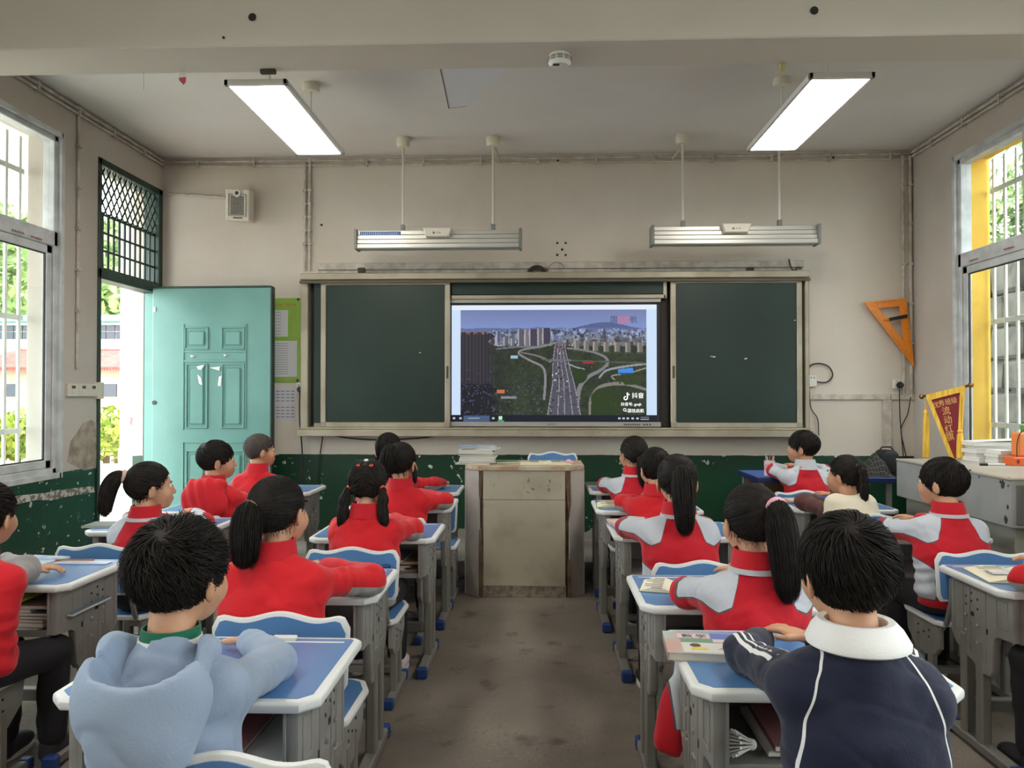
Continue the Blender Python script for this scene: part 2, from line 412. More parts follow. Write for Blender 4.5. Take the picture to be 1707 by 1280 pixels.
# ------------------------------------------------------------------ windows
def window(name, X, s, ya, yb, z0, z1, zr, n_sash, cuts):
    """s = +1 inside is towards +x; frame near the inside face; bars at the outside face"""
    root = struct(name, (X, (ya + yb) / 2, z0))
    O = Vector(root.location)
    xi = X - s * 0.02; xo = X - s * 0.10
    lo, hi = min(xi, xo), max(xi, xo)
    def bx(m, a, b, c, d, x_lo=lo, x_hi=hi, bev=0.005): m.bbox(x_lo - O.x, x_hi - O.x, a - O.y, b - O.y, c - O.z, d - O.z, bev)
    fw = 0.055
    for nm, q in (('jamb', (ya, ya + fw, z0, z1)), ('jamb', (yb - fw, yb, z0, z1)), ('head', (ya, yb, z1 - fw, z1)), ('sill', (ya, yb, z0, z0 + fw)),
                  ('transom_rail', (ya, yb, zr - 0.05, zr + 0.05))):
        m = MB(); bx(m, *q); m.build(nm, M_alu, root)
    # trim lip standing proud of the plaster
    m = MB()
    for q in ((ya - 0.015, ya + 0.02, z0 - 0.015, z1 + 0.015), (yb - 0.02, yb + 0.015, z0 - 0.015, z1 + 0.015), (ya, yb, z1 - 0.02, z1 + 0.015), (ya, yb, z0 - 0.015, z0 + 0.02)):
        bx(m, *q, x_lo=min(X + s * 0.006, X - s * 0.03), x_hi=max(X + s * 0.006, X - s * 0.03), bev=0.002)
    m.build('window_trim', M_alu, root)
    # upper fixed lights
    ys = [ya + fw] + cuts + [yb - fw]
    xm = (lo + hi) / 2
    for i, c in enumerate(cuts):
        m = MB(); bx(m, c - 0.03, c + 0.03, zr + 0.05, z1 - fw); m.build('mullion', M_alu, root)
    for i in range(len(ys) - 1):
        m = MB(); bx(m, ys[i] + 0.0, ys[i + 1], zr + 0.05, z1 - fw, xm - 0.003, xm + 0.003, 0.0005); m.build('pane', M_glass, root)
    # lower sliding sashes
    L = (yb - ya - 2 * fw) / n_sash
    for i in range(n_sash):
        a = ya + fw + i * L - (0.02 if i else 0); b = ya + fw + (i + 1) * L + 0.02 * (i < n_sash - 1)
        xs = xm + (0.014 if i % 2 else -0.014) * s; sw = 0.055
        sash = MB()
        for q in ((a, a + sw, z0 + fw, zr - 0.05), (b - sw, b, z0 + fw, zr - 0.05), (a, b, z0 + fw, z0 + fw + sw), (a, b, zr - 0.05 - sw, zr - 0.05)):
            bx(sash, *q, x_lo=xs - 0.014, x_hi=xs + 0.014)
        so = sash.build('sash', M_alu, root)
        m = MB(); bx(m, a + sw, b - sw, z0 + fw + sw, zr - 0.05 - sw, xs - 0.003, xs + 0.003, 0.0005); m.build('pane', M_glass, so)
        m = MB()
        for q in ((a + sw, a + sw + 0.008, z0 + fw + sw, zr - 0.05 - sw), (b - sw - 0.008, b - sw, z0 + fw + sw, zr - 0.05 - sw),
                  (a + sw, b - sw, z0 + fw + sw, z0 + fw + sw + 0.008), (a + sw, b - sw, zr - 0.058 - sw, zr - 0.05 - sw)):
            bx(m, *q, x_lo=xs - 0.006, x_hi=xs + 0.006, bev=0.001)
        m.build('gasket', M_black, so)
    # security bars outside, each its own part
    xb = X - s * (T + 0.015)
    n = int((yb - ya - 0.1) / 0.125)
    barm = None
    for i in range(n + 1):
        y = ya + 0.06 + i * (yb - ya - 0.12) / n
        if barm is None:
            m = MB(); m.bbox(-0.009, 0.009, -0.011, 0.011, 0, z1 - z0 - 0.04, 0.003); ob = m.build('security_bar', M_bar, root); barm = ob.data
        else: ob = link('security_bar', barm, root)
        ob.location = (xb - O.x, y - O.y, 0.02)
    for z in (z0 + 0.30, z0 + 1.05, z1 - 0.25):
        m = MB(); bx(m, ya + 0.02, yb - 0.02, z - 0.018, z + 0.018, xb - 0.006, xb + 0.006, 0.002); m.build('security_rail', M_bar, root)
    return root
window('window_1', XL, 1, *WL[0], 2.355, 2, [3.9])
window('window_2', XL, 1, *WL[1], 2.355, 2, [0.2])
window('window_3', XR, -1, *WR[0], 2.30, 2, [4.78])
window('window_4', XR, -1, *WR[1], 2.30, 2, [0.5])
# yellow outer reveal of the right-hand window (the outside paint wraps into the opening)
m = MB(); ya, yb, z0, z1 = WR[0]
m.box(XR + 0.11, XR + T + 0.004, yb - 0.004, yb + 0.001, z0, z1); m.box(XR + 0.11, XR + T + 0.004, ya, yb, z1 - 0.004, z1 + 0.001)
m.box(XR + T, XR + T + 0.02, yb, yb + 0.25, -0.1, ZC); m.box(XR + T, XR + T + 0.02, YB, D + T, z1, ZC + 0.3)
tag(m.build('wall_outer_paint', M_yellow), kind='structure')
# marks on the frame (protective film lettering)
M_redprint = pm('faded_red_print', srgb(150, 92, 88), 0.7)
for (px, py, X, s) in ((20, 383, XL, 1), (52, 394, XL, 1), (1630, 431, XR, -1), (1690, 411, XR, -1)):
    c = on_x(px, py, X - s * 0.012)
    m = MB()
    for i in range(5): m.box(c.x - 0.0005, c.x + 0.0005, c.y + i * 0.022, c.y + i * 0.022 + 0.013, c.z - 0.006, c.z + 0.006)
    par = bpy.data.objects['window_1' if X < 0 else 'window_3']
    o = m.build('film_print', M_redprint, par); o.location = -par.location + Vector((s * 0.001, 0, 0))

# ------------------------------------------------------------------ doorway: frame, transom grille, open leaf
ya, yb, _, z1 = DOOR; zt = 2.21
dr = struct('door_frame', (XL, (ya + yb) / 2, 0)); O = Vector(dr.location)
def dbx(m, x0, x1, a, b, c, d, bev=0.004): m.bbox(x0 - O.x, x1 - O.x, a - O.y, b - O.y, c - O.z, d - O.z, bev)
for nm, q in (('jamb', (ya, ya + 0.035, 0, z1)), ('jamb', (yb - 0.06, yb, 0, z1)), ('head', (ya, yb, z1 - 0.05, z1)), ('transom_bar', (ya, yb, zt - 0.045, zt + 0.03))):
    m = MB(); dbx(m, XL - 0.12, XL + 0.012, *q); m.build(nm, M_dgreen, dr)
m = MB(); dbx(m, XL - 0.10, XL - 0.005, yb - 0.075, yb - 0.058, 0, zt - 0.045, 0.002); m.build('jamb_stop', M_teal, dr)
# grille: lower grid, upper lozenges
gy0, gy1, gz0, gz1 = ya + 0.035, yb - 0.06, zt + 0.03, z1 - 0.05
xg = XL - 0.03
zm = gz0 + 0.40
nb = 11
barm = None
for i in range(nb + 1):
    y = gy0 + (gy1 - gy0) * i / nb
    if barm is None:
        m = MB(); m.bbox(-0.006, 0.006, -0.009, 0.009, 0, zm - gz0 + 0.03, 0.002); ob = m.build('grille_bar', M_dgreen, dr); barm = ob.data
    else: ob = link('grille_bar', barm, dr)
    ob.location = (xg - O.x, y - O.y, gz0)
for i in range(4):
    z = gz0 + (zm - gz0) * i / 3 + 0.01
    m = MB(); dbx(m, xg - 0.008, xg + 0.008, gy0, gy1, z - 0.008, z + 0.008, 0.002); m.build('grille_rail', M_dgreen, dr)
step = (gy1 - gy0) / nb; slope = (gz1 - zm) / (3.2 * step)
for sg in (1, -1):
    for i in range(-4, nb + 5):
        y0 = gy0 + i * step; za, zb = zm, gz1
        pa = [y0, za]; pb = [y0 + sg * 3.2 * step, zb]
        def clip(p, q):
            (y1_, z1_), (y2_, z2_) = p, q
            t0, t1 = 0.0, 1.0; dy = y2_ - y1_
            for lim, sign in ((gy0, 1), (gy1, -1)):
                f1 = sign * (y1_ - lim); f2 = sign * (y2_ - lim)
                if f1 < 0 and f2 < 0: return None
                if f1 < 0: t0 = max(t0, f1 / (f1 - f2))
                if f2 < 0: t1 = min(t1, f1 / (f1 - f2))
            if t1 - t0 < 0.03: return None
            return [(y1_ + dy * t, z1_ + (z2_ - z1_) * t) for t in (t0, t1)]
        c = clip(pa, pb)
        if not c: continue
        m = MB(); m.tube([(xg - O.x + sg * 0.004, c[0][0] - O.y, c[0][1]), (xg - O.x + sg * 0.004, c[1][0] - O.y, c[1][1])], 0.0065, 5)
        m.build('grille_diagonal', M_dgreen, dr)
# leaf, swung inwards against the blackboard wall
hx, hy = XL + 0.03, 5.99
lw = on_y(455, 600, 5.95).x - hx; lh = on_y(455, 484, 5.95).z
leaf = struct('door_1', (hx, hy, 0.02)); leaf.rotation_euler = (0, 0, R(-2.0))
m = MB(); m.bbox(0, lw, -0.05, 0, 0, lh, 0.004); m.build('leaf', M_teal, leaf)
m = MB(); m.bbox(lw - 0.002, lw + 0.012, -0.056, 0.006, 0, lh + 0.006, 0.002); m.bbox(0, lw, -0.056, 0.004, lh - 0.001, lh + 0.014, 0.002); m.build('edge_strip', M_dgreen, leaf)
def lp(px, py): q = on_y(px, py, 5.94); return q.x - hx, q.z - 0.02
def panel(xa, za, xb, zb):
    m = MB(); y = -0.05
    w_ = 0.014
    for (a, b, c, d) in ((xa, xb, zb - w_, zb), (xa, xb, za, za + w_), (xa, xa + w_, za, zb), (xb - w_, xb, za, zb)):
        m.bbox(a, b, y - 0.010, y + 0.001, c, d, 0.005)
    m.bbox(xa + 0.035, xb - 0.035, y - 0.009, y + 0.001, za + 0.035, zb - 0.035, 0.008)
    return m.build('raised_panel', M_teal, leaf)
for (xa_, ya_, xb_, yb_) in ((309, 583, 350, 545), (371, 583, 411, 545), (311, 714, 349, 606), (371, 714, 411, 606), (311, 860, 349, 750), (371, 860, 411, 750)):
    a = lp(xa_, ya_); b = lp(xb_, yb_); panel(a[0], a[1], b[0], b[1])
m = MB()
for (xa_, ya_, xb_, yb_) in ((305, 716, 309, 540), (411, 716, 414, 540), (305, 604, 414, 600), (305, 588, 414, 585), (305, 870, 308, 735), (411, 870, 414, 735), (305, 738, 414, 735)):
    a = lp(xa_, ya_); b = lp(xb_, yb_); m.bbox(a[0], b[0], -0.057, -0.049, a[1], b[1], 0.003)
m.build('moulding', M_teal, leaf)
M_paper = pm('torn_paper', srgb(226, 234, 230), 0.8)
for poly in (((330, 611), (344, 608), (338, 617), (333, 616)), ((352, 613), (370, 611), (369, 618)), ((332, 624), (338, 630), (340, 642), (335, 640), (333, 632)),
             ((368, 628), (373, 626), (371, 644), (366, 643)), ((319, 592), (327, 593), (322, 596)), ((376, 590), (381, 592), (377, 595))):
    m = MB(); m.prism([lp(*q) for q in poly], -0.0615, -0.049, 'y'); m.build('torn_paper', M_paper, leaf)
m = MB(); q = lp(266, 671); m.lathe([(0.018, -0.056), (0.018, -0.049)], 12, (0.02, 0, q[1]), 'y'); m.build('lock_hole', M_black, leaf)
m = MB(); q = lp(266, 516); m.bbox(0.005, 0.03, -0.058, -0.049, q[1] - 0.02, q[1] + 0.02, 0.003); m.build('hinge', M_white, leaf)

# scraped streak and peeling patch on the left wall
wl = bpy.data.objects['wall_left']
def wall_patch(name, pix, mat, th=0.002):
    pts = [on_x(*q, XL) for q in pix]; m = MB(); m.prism([(q.y, q.z) for q in pts], XL - 0.002, XL + th, 'x'); return m.build(name, mat, wl)
wall_patch('scraped_streak', ((-20, 836), (30, 826), (80, 821), (95, 817), (155, 810), (158, 820), (110, 828), (85, 834), (60, 833), (-20, 852)), pm('scraped_plaster', srgb(122, 116, 106), 0.9, col2=srgb(200, 198, 190), scale=30, lo=0.48, hi=0.56))
wall_patch('peeling_patch', ((112, 770), (118, 735), (128, 722), (138, 705), (152, 700), (161, 705), (160, 780), (140, 784)), pm('peeling_plaster', srgb(178, 167, 154), 0.95, col2=srgb(140, 126, 110), scale=14, lo=0.4, hi=0.7, bump=0.5, bscale=40))
# light switches left of the doorway
M_switch = pm('switch_ivory', srgb(217, 210, 194), 0.5)
a = on_x(109, 661, XL); b = on_x(160, 640, XL)
sw = thing('switch_plate', 'row of ivory light switches beside the doorway', 'switch', (XL, (a.y + b.y) / 2, a.z))
n = 3; L = (b.y - a.y) / n
for i in range(n):
    m = MB(); y0 = a.y + i * L - sw.location.y; m.bbox(0, 0.022, y0 + 0.002, y0 + L - 0.002, 0, b.z - a.z, 0.004); pl = m.build('plate', M_switch, sw)
    m = MB(); m.bbox(0.022, 0.027, y0 + L * 0.3, y0 + L * 0.62, 0.055, 0.075, 0.002); m.build('rocker', pm('rocker_brown', srgb(92, 74, 62), 0.5), pl)
    m = MB(); m.bbox(0.022, 0.025, y0 + L * 0.32, y0 + L * 0.6, 0.02, 0.042, 0.002); m.build('rocker', M_cream, pl)
c = on_x(163, 651, XL + 0.01)
m = MB(); m.bbox(XL - 0.005, XL + 0.03, DOOR[0] - 0.03, DOOR[0] + 0.045, c.z - 0.06, c.z + 0.06, 0.004)
tag(m.build('switch_box', M_switch), 'small ivory box on the door jamb right of the switches', 'switch')
# ================================================================== what lies outside
def foliage(m, c, r, n, size, seed, mi=0):
    """a crown of many small leaf clumps"""
    q = random.Random(seed)
    for i in range(n):
        d = Vector((q.gauss(0, 1), q.gauss(0, 1), q.gauss(0, 1))).normalized(); k = q.random() ** 0.4
        p = Vector((c[0] + d.x * r[0] * k, c[1] + d.y * r[1] * k, c[2] + d.z * r[2] * k))
        u = Vector((q.gauss(0, 1), q.gauss(0, 1), q.gauss(0, 1))).normalized(); v = u.orthogonal().normalized(); s = size * q.uniform(0.6, 1.4)
        a, b, e, f = p - u * s, p + v * s * 0.5, p + u * s, p - v * s * 0.5
        m.add([a, b, e, f], [(0, 1, 2, 3)], mi)
    return m
def bush(name, label, c, r, n, size, mat, cat='shrub', seed=1, trunk=True):
    zb = -0.05 if cat == 'tree' else c[2] - r[2] - (0.3 if trunk else 0); hc = c[2] - zb
    t = thing(name, label, cat, (c[0], c[1], zb))
    m = foliage(MB(), (0, 0, hc), r, n, size, seed); m.build('foliage', mat, t, fix=False)
    if trunk:
        m = MB(); m.tube([(0, 0, 0), (0.02, 0, hc * 0.6), (0, 0.03, hc)], [0.05 * r[0] + 0.02, 0.04 * r[0] + 0.015, 0.01], 7); m.build('trunk', pm('bark', srgb(94, 80, 62), 0.9), t)
    return t
M_leaf = pm('leaf_green', srgb(96, 124, 62), 0.6, col2=srgb(140, 160, 96), scale=1.5)
M_leaf2 = pm('leaf_yellow_green', srgb(140, 146, 40), 0.6, col2=srgb(100, 126, 44), scale=4)
M_leaf3 = pm('leaf_dark', srgb(72, 92, 44), 0.6, col2=srgb(112, 122, 66), scale=3)
M_ground = pm('pale_yard', srgb(205, 197, 182), 0.9, col2=srgb(190, 182, 168), scale=1.2)
M_wallout = pm('outer_wall_white', srgb(226, 222, 214), 0.9, col2=srgb(212, 206, 198), scale=1.5)
m = MB(); m.box(-40, XL - T, -10, 50, -0.25, -0.05); tag(m.build('ground_yard', M_ground), kind='structure')
m = MB(); m.box(XR + T, 30, -10, 40, -0.25, -0.05); tag(m.build('ground_lane', pm('damp_lane', srgb(120, 114, 100), 0.9)), kind='structure')
# corridor roof edge beyond the left windows, pilaster beside the doorway
m = MB(); m.box(-4.95, XL - T, -3, 7.4, 3.35, 3.5); m.box(-4.95, -4.7, -3, 7.4, 3.1, 3.35); tag(m.build('corridor_roof', M_wallout), kind='structure')
px0 = on_y(200, 600, 6.6).x; zt_ = on_y(230, 747, 6.6).z
pil = struct('wall_pilaster', ((px0 + XL - T) / 2, 6.75, 0)); O = Vector(pil.location)
m = MB(); m.box(px0 - O.x, XL - T - O.x, 6.6 - O.y, 7.0 - O.y, -0.05, 3.4)
m.build('pilaster', M_wallout, pil)
M_tile = pm('sage_tile', srgb(176, 200, 180), 0.3, col2=srgb(186, 208, 190), scale=8)
tw = (XL - T - px0)
tilem = None
for k in range(3):
    z1_ = zt_ - k * 0.3
    m = MB(); m.bbox(-tw / 2 - 0.006, tw / 2, -0.156 - 0.006, -0.15, z1_ - 0.295, z1_, 0.002); m.build('wall_tile', M_tile, pil)
    m = MB()
    for t in range(4):
        a = R(45 + 90 * t); m.tube([(0.03 * math.cos(a), -0.159, z1_ - 0.15 + 0.03 * math.sin(a)), (0.10 * math.cos(a), -0.161, z1_ - 0.15 + 0.10 * math.sin(a))], [0.012, 0.003], 5)
    m.build('tile_relief', M_tile, pil)
m = MB(); c = on_y(222, 704, 6.595)
m.tube([c - O + Vector((0.03 * math.cos(t * 2.1) * (1 + 0.3 * math.sin(t * 3)), 0, 0.045 * math.sin(t * 1.7))) for t in np.linspace(0, 9, 40)], 0.004, 4)
m.build('red_scribble', pm('red_crayon', srgb(206, 130, 140), 0.8), pil)
# houses across the yard
M_roof = pm('red_tile_roof', srgb(158, 86, 76), 0.8, col2=srgb(136, 70, 62), scale=6)
M_beige = pm('beige_render', srgb(176, 160, 138), 0.9, col2=srgb(160, 146, 126), scale=2)
M_dglass = pm('dark_pane', srgb(44, 50, 58), 0.2)
M_redband = pm('red_band', srgb(150, 36, 40), 0.7); M_tealroof = pm('teal_sheet_roof', srgb(104, 160, 164), 0.5)
def house(name, label, Y, depth, zs, x0, x1, roof):
    h = thing(name, label, 'building', ((x0 + x1) / 2, Y, -0.05)); O = Vector(h.location)
    return h, O
Yh = 15.0
zz = lambda py, Y=Yh: on_y(180, py, Y).z
xx = lambda px, Y=Yh: on_y(px, 650, Y).x
h, O = house('low_house', 'low beige house with a red tiled roof beyond the doorway', Yh, 4, 0, xx(-40), xx(230), 1)
m = MB(); m.box(xx(-40) - O.x, xx(230) - O.x, 0, 4, 0, zz(613) - O.z); m.build('wall', M_beige, h)
# roof rows of tiles
nr = 5
for i in range(nr):
    za = zz(617) + (zz(582) - zz(617)) * i / nr; yy = -0.35 + i * 0.35
    m = MB()
    nx = 60; x0_, x1_ = xx(-45) - O.x, xx(235) - O.x
    for k in range(nx):
        a = x0_ + (x1_ - x0_) * k / nx; m.tube([(a, yy, za - O.z + 0.02), (a, yy + 0.4, za - O.z + 0.16)], 0.05, 5)
    m.build('tile_course', M_roof, h)
m = MB(); m.box(xx(-45) - O.x, xx(235) - O.x, 1.2, 4, zz(613) - O.z - 0.05, zz(584) - O.z); m.build('roof', M_roof, h)
m = MB(); m.box(xx(-45) - O.x, xx(235) - O.x, 1.25, 1.5, zz(584) - O.z, zz(577) - O.z); m.build('red_ridge', M_redband, h)
for (a, b, c, d) in ((174, 640, 195, 661), (60, 640, 80, 661), (174, 694, 190, 706), (12, 640, 30, 661)):
    m = MB(); m.box(xx(a) - O.x, xx(c) - O.x, -0.03, 0.05, zz(d) - O.z, zz(b) - O.z); m.build('window', M_dglass, h)
Yh = 20.0
h, O = house('tall_house', 'white house with a band of dark windows and teal roof behind the tiled house', Yh, 4, 0, xx(-60, Yh), xx(240, Yh), 1)
m = MB(); m.box(xx(-60, Yh) - O.x, xx(240, Yh) - O.x, 0, 5, 0, zz(538, Yh) - O.z); m.build('wall', M_wallout, h)
m = MB(); m.bbox(xx(-65, Yh) - O.x, xx(245, Yh) - O.x, -0.5, 5.2, zz(538, Yh) - O.z, zz(528, Yh) - O.z, 0.01); m.build('roof', M_tealroof, h)
for k in range(9):
    a = -50 + k * 30 + (4 if k > 6 else 0)
    for (p0, p1) in ((542, 552), (553, 565)):
        m = MB(); m.box(xx(a, Yh) - O.x, xx(a + 13, Yh) - O.x, -0.04, 0.05, zz(p1, Yh) - O.z, zz(p0, Yh) - O.z); m.build('window', M_dglass, h)
        m = MB(); m.box(xx(a + 14, Yh) - O.x, xx(a + 28, Yh) - O.x, -0.04, 0.05, zz(p1, Yh) - O.z, zz(p0, Yh) - O.z); m.build('window', M_dglass, h)
# hillside trees and hedge
for i, (px, py, Y, r) in enumerate(((168, 470, 29, 2.9), (60, 452, 34, 3.4), (-40, 430, 40, 4.4))):
    c = on_y(px, py, Y)
    bush('hillside_tree', ['pale green tree seen above the teal roof through the doorway', 'large pale tree on the hill behind the white house', 'pale tree on the hill seen through the left window', 'pale tree at the left end of the hill', 'pale green tree on the hill behind the pilaster'][i],
         (c.x, Y, c.z), (r, r, r * 0.9), 2200, 0.28, M_leaf, 'tree', 10 + i)
for i, (px, py, r) in enumerate(((176, 722, 0.62), (60, 722, 0.55), (28, 730, 0.5))):
    c = on_y(px, py, 9.6)
    bush('garden_shrub', ['yellow green shrub by the doorway', 'yellow green shrub behind the left window', 'small yellow green shrub left of the other shrubs'][i], (c.x, 9.6, c.z), (r, r, r * 0.6), 900, 0.06, M_leaf2, 'shrub', 30 + i)
# spiky palm-like plant
c = on_y(196, 722, 10.6); t = thing('spiky_plant', 'spiky pale leaved plant above the yellow shrub', 'plant', (c.x, 10.6, -0.05)); m = MB()
for k in range(22):
    a = rnd.uniform(0, 6.28); e = rnd.uniform(0.3, 1.2); L = rnd.uniform(0.5, 0.8); d = Vector((math.cos(a) * math.cos(e), math.sin(a) * math.cos(e), math.sin(e)))
    q = d.orthogonal().normalized() * 0.018; b0 = Vector((0, 0, 0.65)); m.add([b0 - q, b0 + q, b0 + d * L * 0.6 + q * 0.7, b0 + d * L + Vector((0, 0, -0.08)), b0 + d * L * 0.6 - q * 0.7], [(0, 1, 2, 3, 4)])
m.build('leaf_blade', M_leaf2, t, fix=False)
m = MB(); m.tube([(0, 0, 0), (0, 0, 0.66)], 0.05, 7); m.build('stem', pm('bark', srgb(94, 80, 62), 0.9), t)
# yard wall with bits and pieces under the shrubs
m = MB(); m.bbox(-9.5, -4.2, 9.2, 9.35, -0.05, 0.42, 0.01); tag(m.build('yard_kerb', pm('kerb_concrete', srgb(190, 184, 174), 0.9)), kind='structure')
# stone retaining wall and bank beyond the right window
rw = struct('wall_retaining', (5.0, 6, -0.05)); M_stone = pm('mossy_stone', srgb(40, 40, 30), 0.9, col2=srgb(66, 64, 53), scale=5, bump=0.6, bscale=20)
m = MB(); m.box(0.05, 0.6, -3, 9, 0, 2.8); m.build('backing', pm('mortar', srgb(84, 82, 70), 0.95), rw)
sm = []
for k in range(6):
    m = MB(); m.bbox(-0.04, 0.1, 0, 0.56 - 0.02, 0, 0.35 - 0.02, 0.03)
    for i, v in enumerate(m.v): m.v[i] = (v[0] + rnd.uniform(-0.02, 0.02), v[1] + rnd.uniform(-0.015, 0.015), v[2] + rnd.uniform(-0.012, 0.012))
    o_ = m.build('stone', M_stone, rw); sm.append(o_.data); o_.location = (0, 0, 0.35 * k)
for r_ in range(8):
    for c_ in range(16):
        if r_ < 6 and c_ == 0 : continue
        o_ = link('stone', sm[(r_ * 5 + c_ * 3) % 6], rw); o_.location = (0, c_ * 0.56 + (0.28 if r_ % 2 else 0) - 0.2, 0.35 * r_)
for i in range(6):
    o_ = bpy.data.objects  # bank plants over the wall
    y = 5.0 + i * 1.25
    bush('bank_shrub', ['bank shrub above the stone wall nearest the window', 'second bank shrub above the stone wall', 'third bank shrub along the stone wall', 'fourth bank shrub along the stone wall', 'fifth bank shrub along the stone wall', 'farthest bank shrub above the stone wall'][i],
         (5.5 + 0.2 * (i % 2), y, 3.45), (0.58, 0.58, 0.7), 900, 0.07, M_leaf if i % 2 else M_leaf3, 'shrub', 50 + i)
m = foliage(MB(), (7.6, 8, 5), (1.2, 5, 2.6), 3500, 0.14, 77)
tag(m.build('hillside_growth', M_leaf, fix=False), 'tangled pale growth on the slope above the stone wall', 'foliage', kind='stuff')
# ================================================================== ceiling lamps, smoke alarm
def blurred_marks(n, w, h, x0, y, z0, mat, name, parent, seed=1):
    """small printed characters too blurred in the photo to read: strokes of the right size"""
    q = random.Random(seed); m = MB(); cw = w / n
    for i in range(n):
        cx = x0 + cw * (i + 0.5)
        for k in range(4):
            if k % 2: a = q.uniform(-0.35, 0.35) * cw; m.box(cx + a - cw * 0.05, cx + a + cw * 0.05, y - 0.0006, y + 0.0004, z0 + h * q.uniform(0, 0.2), z0 + h * q.uniform(0.7, 1))
            else: b = q.uniform(0.1, 0.9) * h; m.box(cx - cw * q.uniform(0.2, 0.4), cx + cw * q.uniform(0.2, 0.4), y - 0.0006, y + 0.0004, z0 + b - h * 0.05, z0 + b + h * 0.05)
    o = m.build(name, mat, parent); o['kind'] = 'stuff'; return o
M_lampframe = pm('lamp_frame_white', srgb(228, 227, 223), 0.45)
M_diff = pm('lit_diffuser', (1, 0.99, 0.95), 0.5, emit=(1.0, 0.96, 0.88), estr=LAMP_STRENGTH)
def panel_lamp(x, y0, y1, z, label, canopy_y=None, zc=ZC):
    L = y1 - y0; t = thing('ceiling_lamp', label, 'lamp', (x, (y0 + y1) / 2, z), group='suspended light panels'); W = 0.165
    m = MB()
    for q in ((-W, W, -L / 2, -L / 2 + 0.02), (-W, W, L / 2 - 0.02, L / 2), (-W, -W + 0.02, -L / 2, L / 2), (W - 0.02, W, -L / 2, L / 2)): m.bbox(*q, 0, 0.03, 0.002)
    m.bbox(-W + 0.01, W - 0.01, -L / 2 + 0.01, L / 2 - 0.01, 0.022, 0.034, 0.002); m.build('frame', M_lampframe, t)
    m = MB(); m.box(-W + 0.018, W - 0.018, -L / 2 + 0.018, L / 2 - 0.018, 0.006, 0.010); m.build('diffuser', M_diff, t)
    for s in (-1, 1):
        yy = s * L * 0.32
        top = zc - z
        if canopy_y is None or True:
            m = MB(); m.tube([(0, yy, 0.034), (0, yy, top)], 0.007, 7); m.build('rod', M_lampframe, t)
            m = MB(); m.lathe([(0.052, top - 0.05), (0.056, top - 0.03), (0.05, top)], 16, (0, yy, 0)); m.build('canopy', M_cream, t, smooth=True)
    m = MB()
    for k in (-1, 1): m.bbox(-0.05 + 0.06 * k, -0.02 + 0.06 * k, -L / 2 + 0.05, -L / 2 + 0.09, 0.034, 0.05, 0.003)
    m.build('clip', pm('steel', srgb(150, 148, 145), 0.4, 0.8), t)
    return t
ZL = CAM_H + 1.60
pa = on_z(434, 141, ZL); pb = on_z(527, 259, ZL); xl = (pa.x + pb.x) / 2
panel_lamp(xl, pa.y, pb.y, ZL, 'lit rectangular light panel hanging above the children on the left')
pc = on_z(1400, 130, ZL); pd_ = on_z(1290, 252, ZL); xr = (pc.x + pd_.x) / 2
panel_lamp(xr, pc.y, pd_.y, ZL, 'lit rectangular light panel hanging above the children on the right')
for (x, s) in ((xl, 'left'), (xr, 'right')):
    panel_lamp(x, 0.9, 2.1, ZL, f'lit light panel nearer the back of the room on the {s}')
    panel_lamp(x, -1.8, -0.6, ZL, f'lit light panel by the back wall on the {s}')
# two ladder rungs of loose tape and string under the beam
c = on_y(304, 131, BEAM_Y1 - 0.02)
t = thing('paper_scrap', 'torn red and white paper scrap stuck under the ceiling beam', 'paper', (c.x, c.y, BEAM_Z))
m = MB(); m.box(-0.017, 0.017, -0.001, 0.001, -0.03, 0); m.build('tape', M_white, t)
m = MB(); m.prism([(-0.017, -0.03), (0.017, -0.026), (0.015, -0.05), (0.006, -0.062), (-0.014, -0.042)], -0.002, 0.002, 'y'); m.build('paper', pm('scrap_red', srgb(196, 82, 92), 0.8), t)
c = on_y(239, 122, BEAM_Y1 - 0.02); m = MB(); m.tube([(c.x, c.y, BEAM_Z), (c.x + 0.002, c.y, BEAM_Z - 0.085)], 0.0015, 5)
tag(m.build('string', M_pipe), 'thin string hanging under the ceiling beam', 'string')
c = on_y(444, 126, BEAM_Y1 - 0.03); m = MB(); m.bbox(c.x - 0.028, c.x + 0.045, c.y - 0.01, c.y + 0.01, BEAM_Z - 0.022, BEAM_Z, 0.003)
tag(m.build('metal_bracket', pm('rusty_steel', srgb(70, 58, 48), 0.7)), 'small rusty bracket under the beam above the left lamp', 'bracket')
c = on_y(1304, 120, BEAM_Y1 - 0.02); m = MB()
for s in (-1, 1): m.tube([(c.x + s * 0.008 + 0.012 * math.cos(a), c.y, BEAM_Z - 0.022 + 0.02 * math.sin(a)) for a in np.linspace(0, 6.28, 12)], 0.0025, 5)
tag(m.build('wire_knot', pm('yellow_wire', srgb(180, 168, 70), 0.6)), 'knotted yellow wire under the beam by the right lamp', 'wire')
# smoke alarm under the beam
c = on_y(933, 105, 3.29); c.z = BEAM_Z
t = thing('smoke_alarm', 'round white smoke alarm under the ceiling beam', 'smoke alarm', (c.x, c.y, c.z))
m = MB(); m.lathe([(0.045, 0), (0.050, -0.012), (0.052, -0.026), (0.050, -0.04), (0.040, -0.052), (0.0, -0.056)], 28); m.build('housing', M_white, t, smooth=True)
M_slot = pm('vent_dark', (0.05, 0.045, 0.04), 0.8)
for k in range(10):
    m = MB()
    a0 = 2 * math.pi * k / 10
    for z in (-0.018, -0.025, -0.032):
        m.tube([(0.0515 * math.cos(a0 + q), 0.0515 * math.sin(a0 + q), z) for q in np.linspace(0.06, 0.57, 5)], 0.0018, 4)
    m.build('vent', M_slot, t)
m = MB(); m.bbox(-0.03, -0.002, -0.03, -0.012, -0.055, -0.050, 0.001); m.build('test_button', M_slot, t)

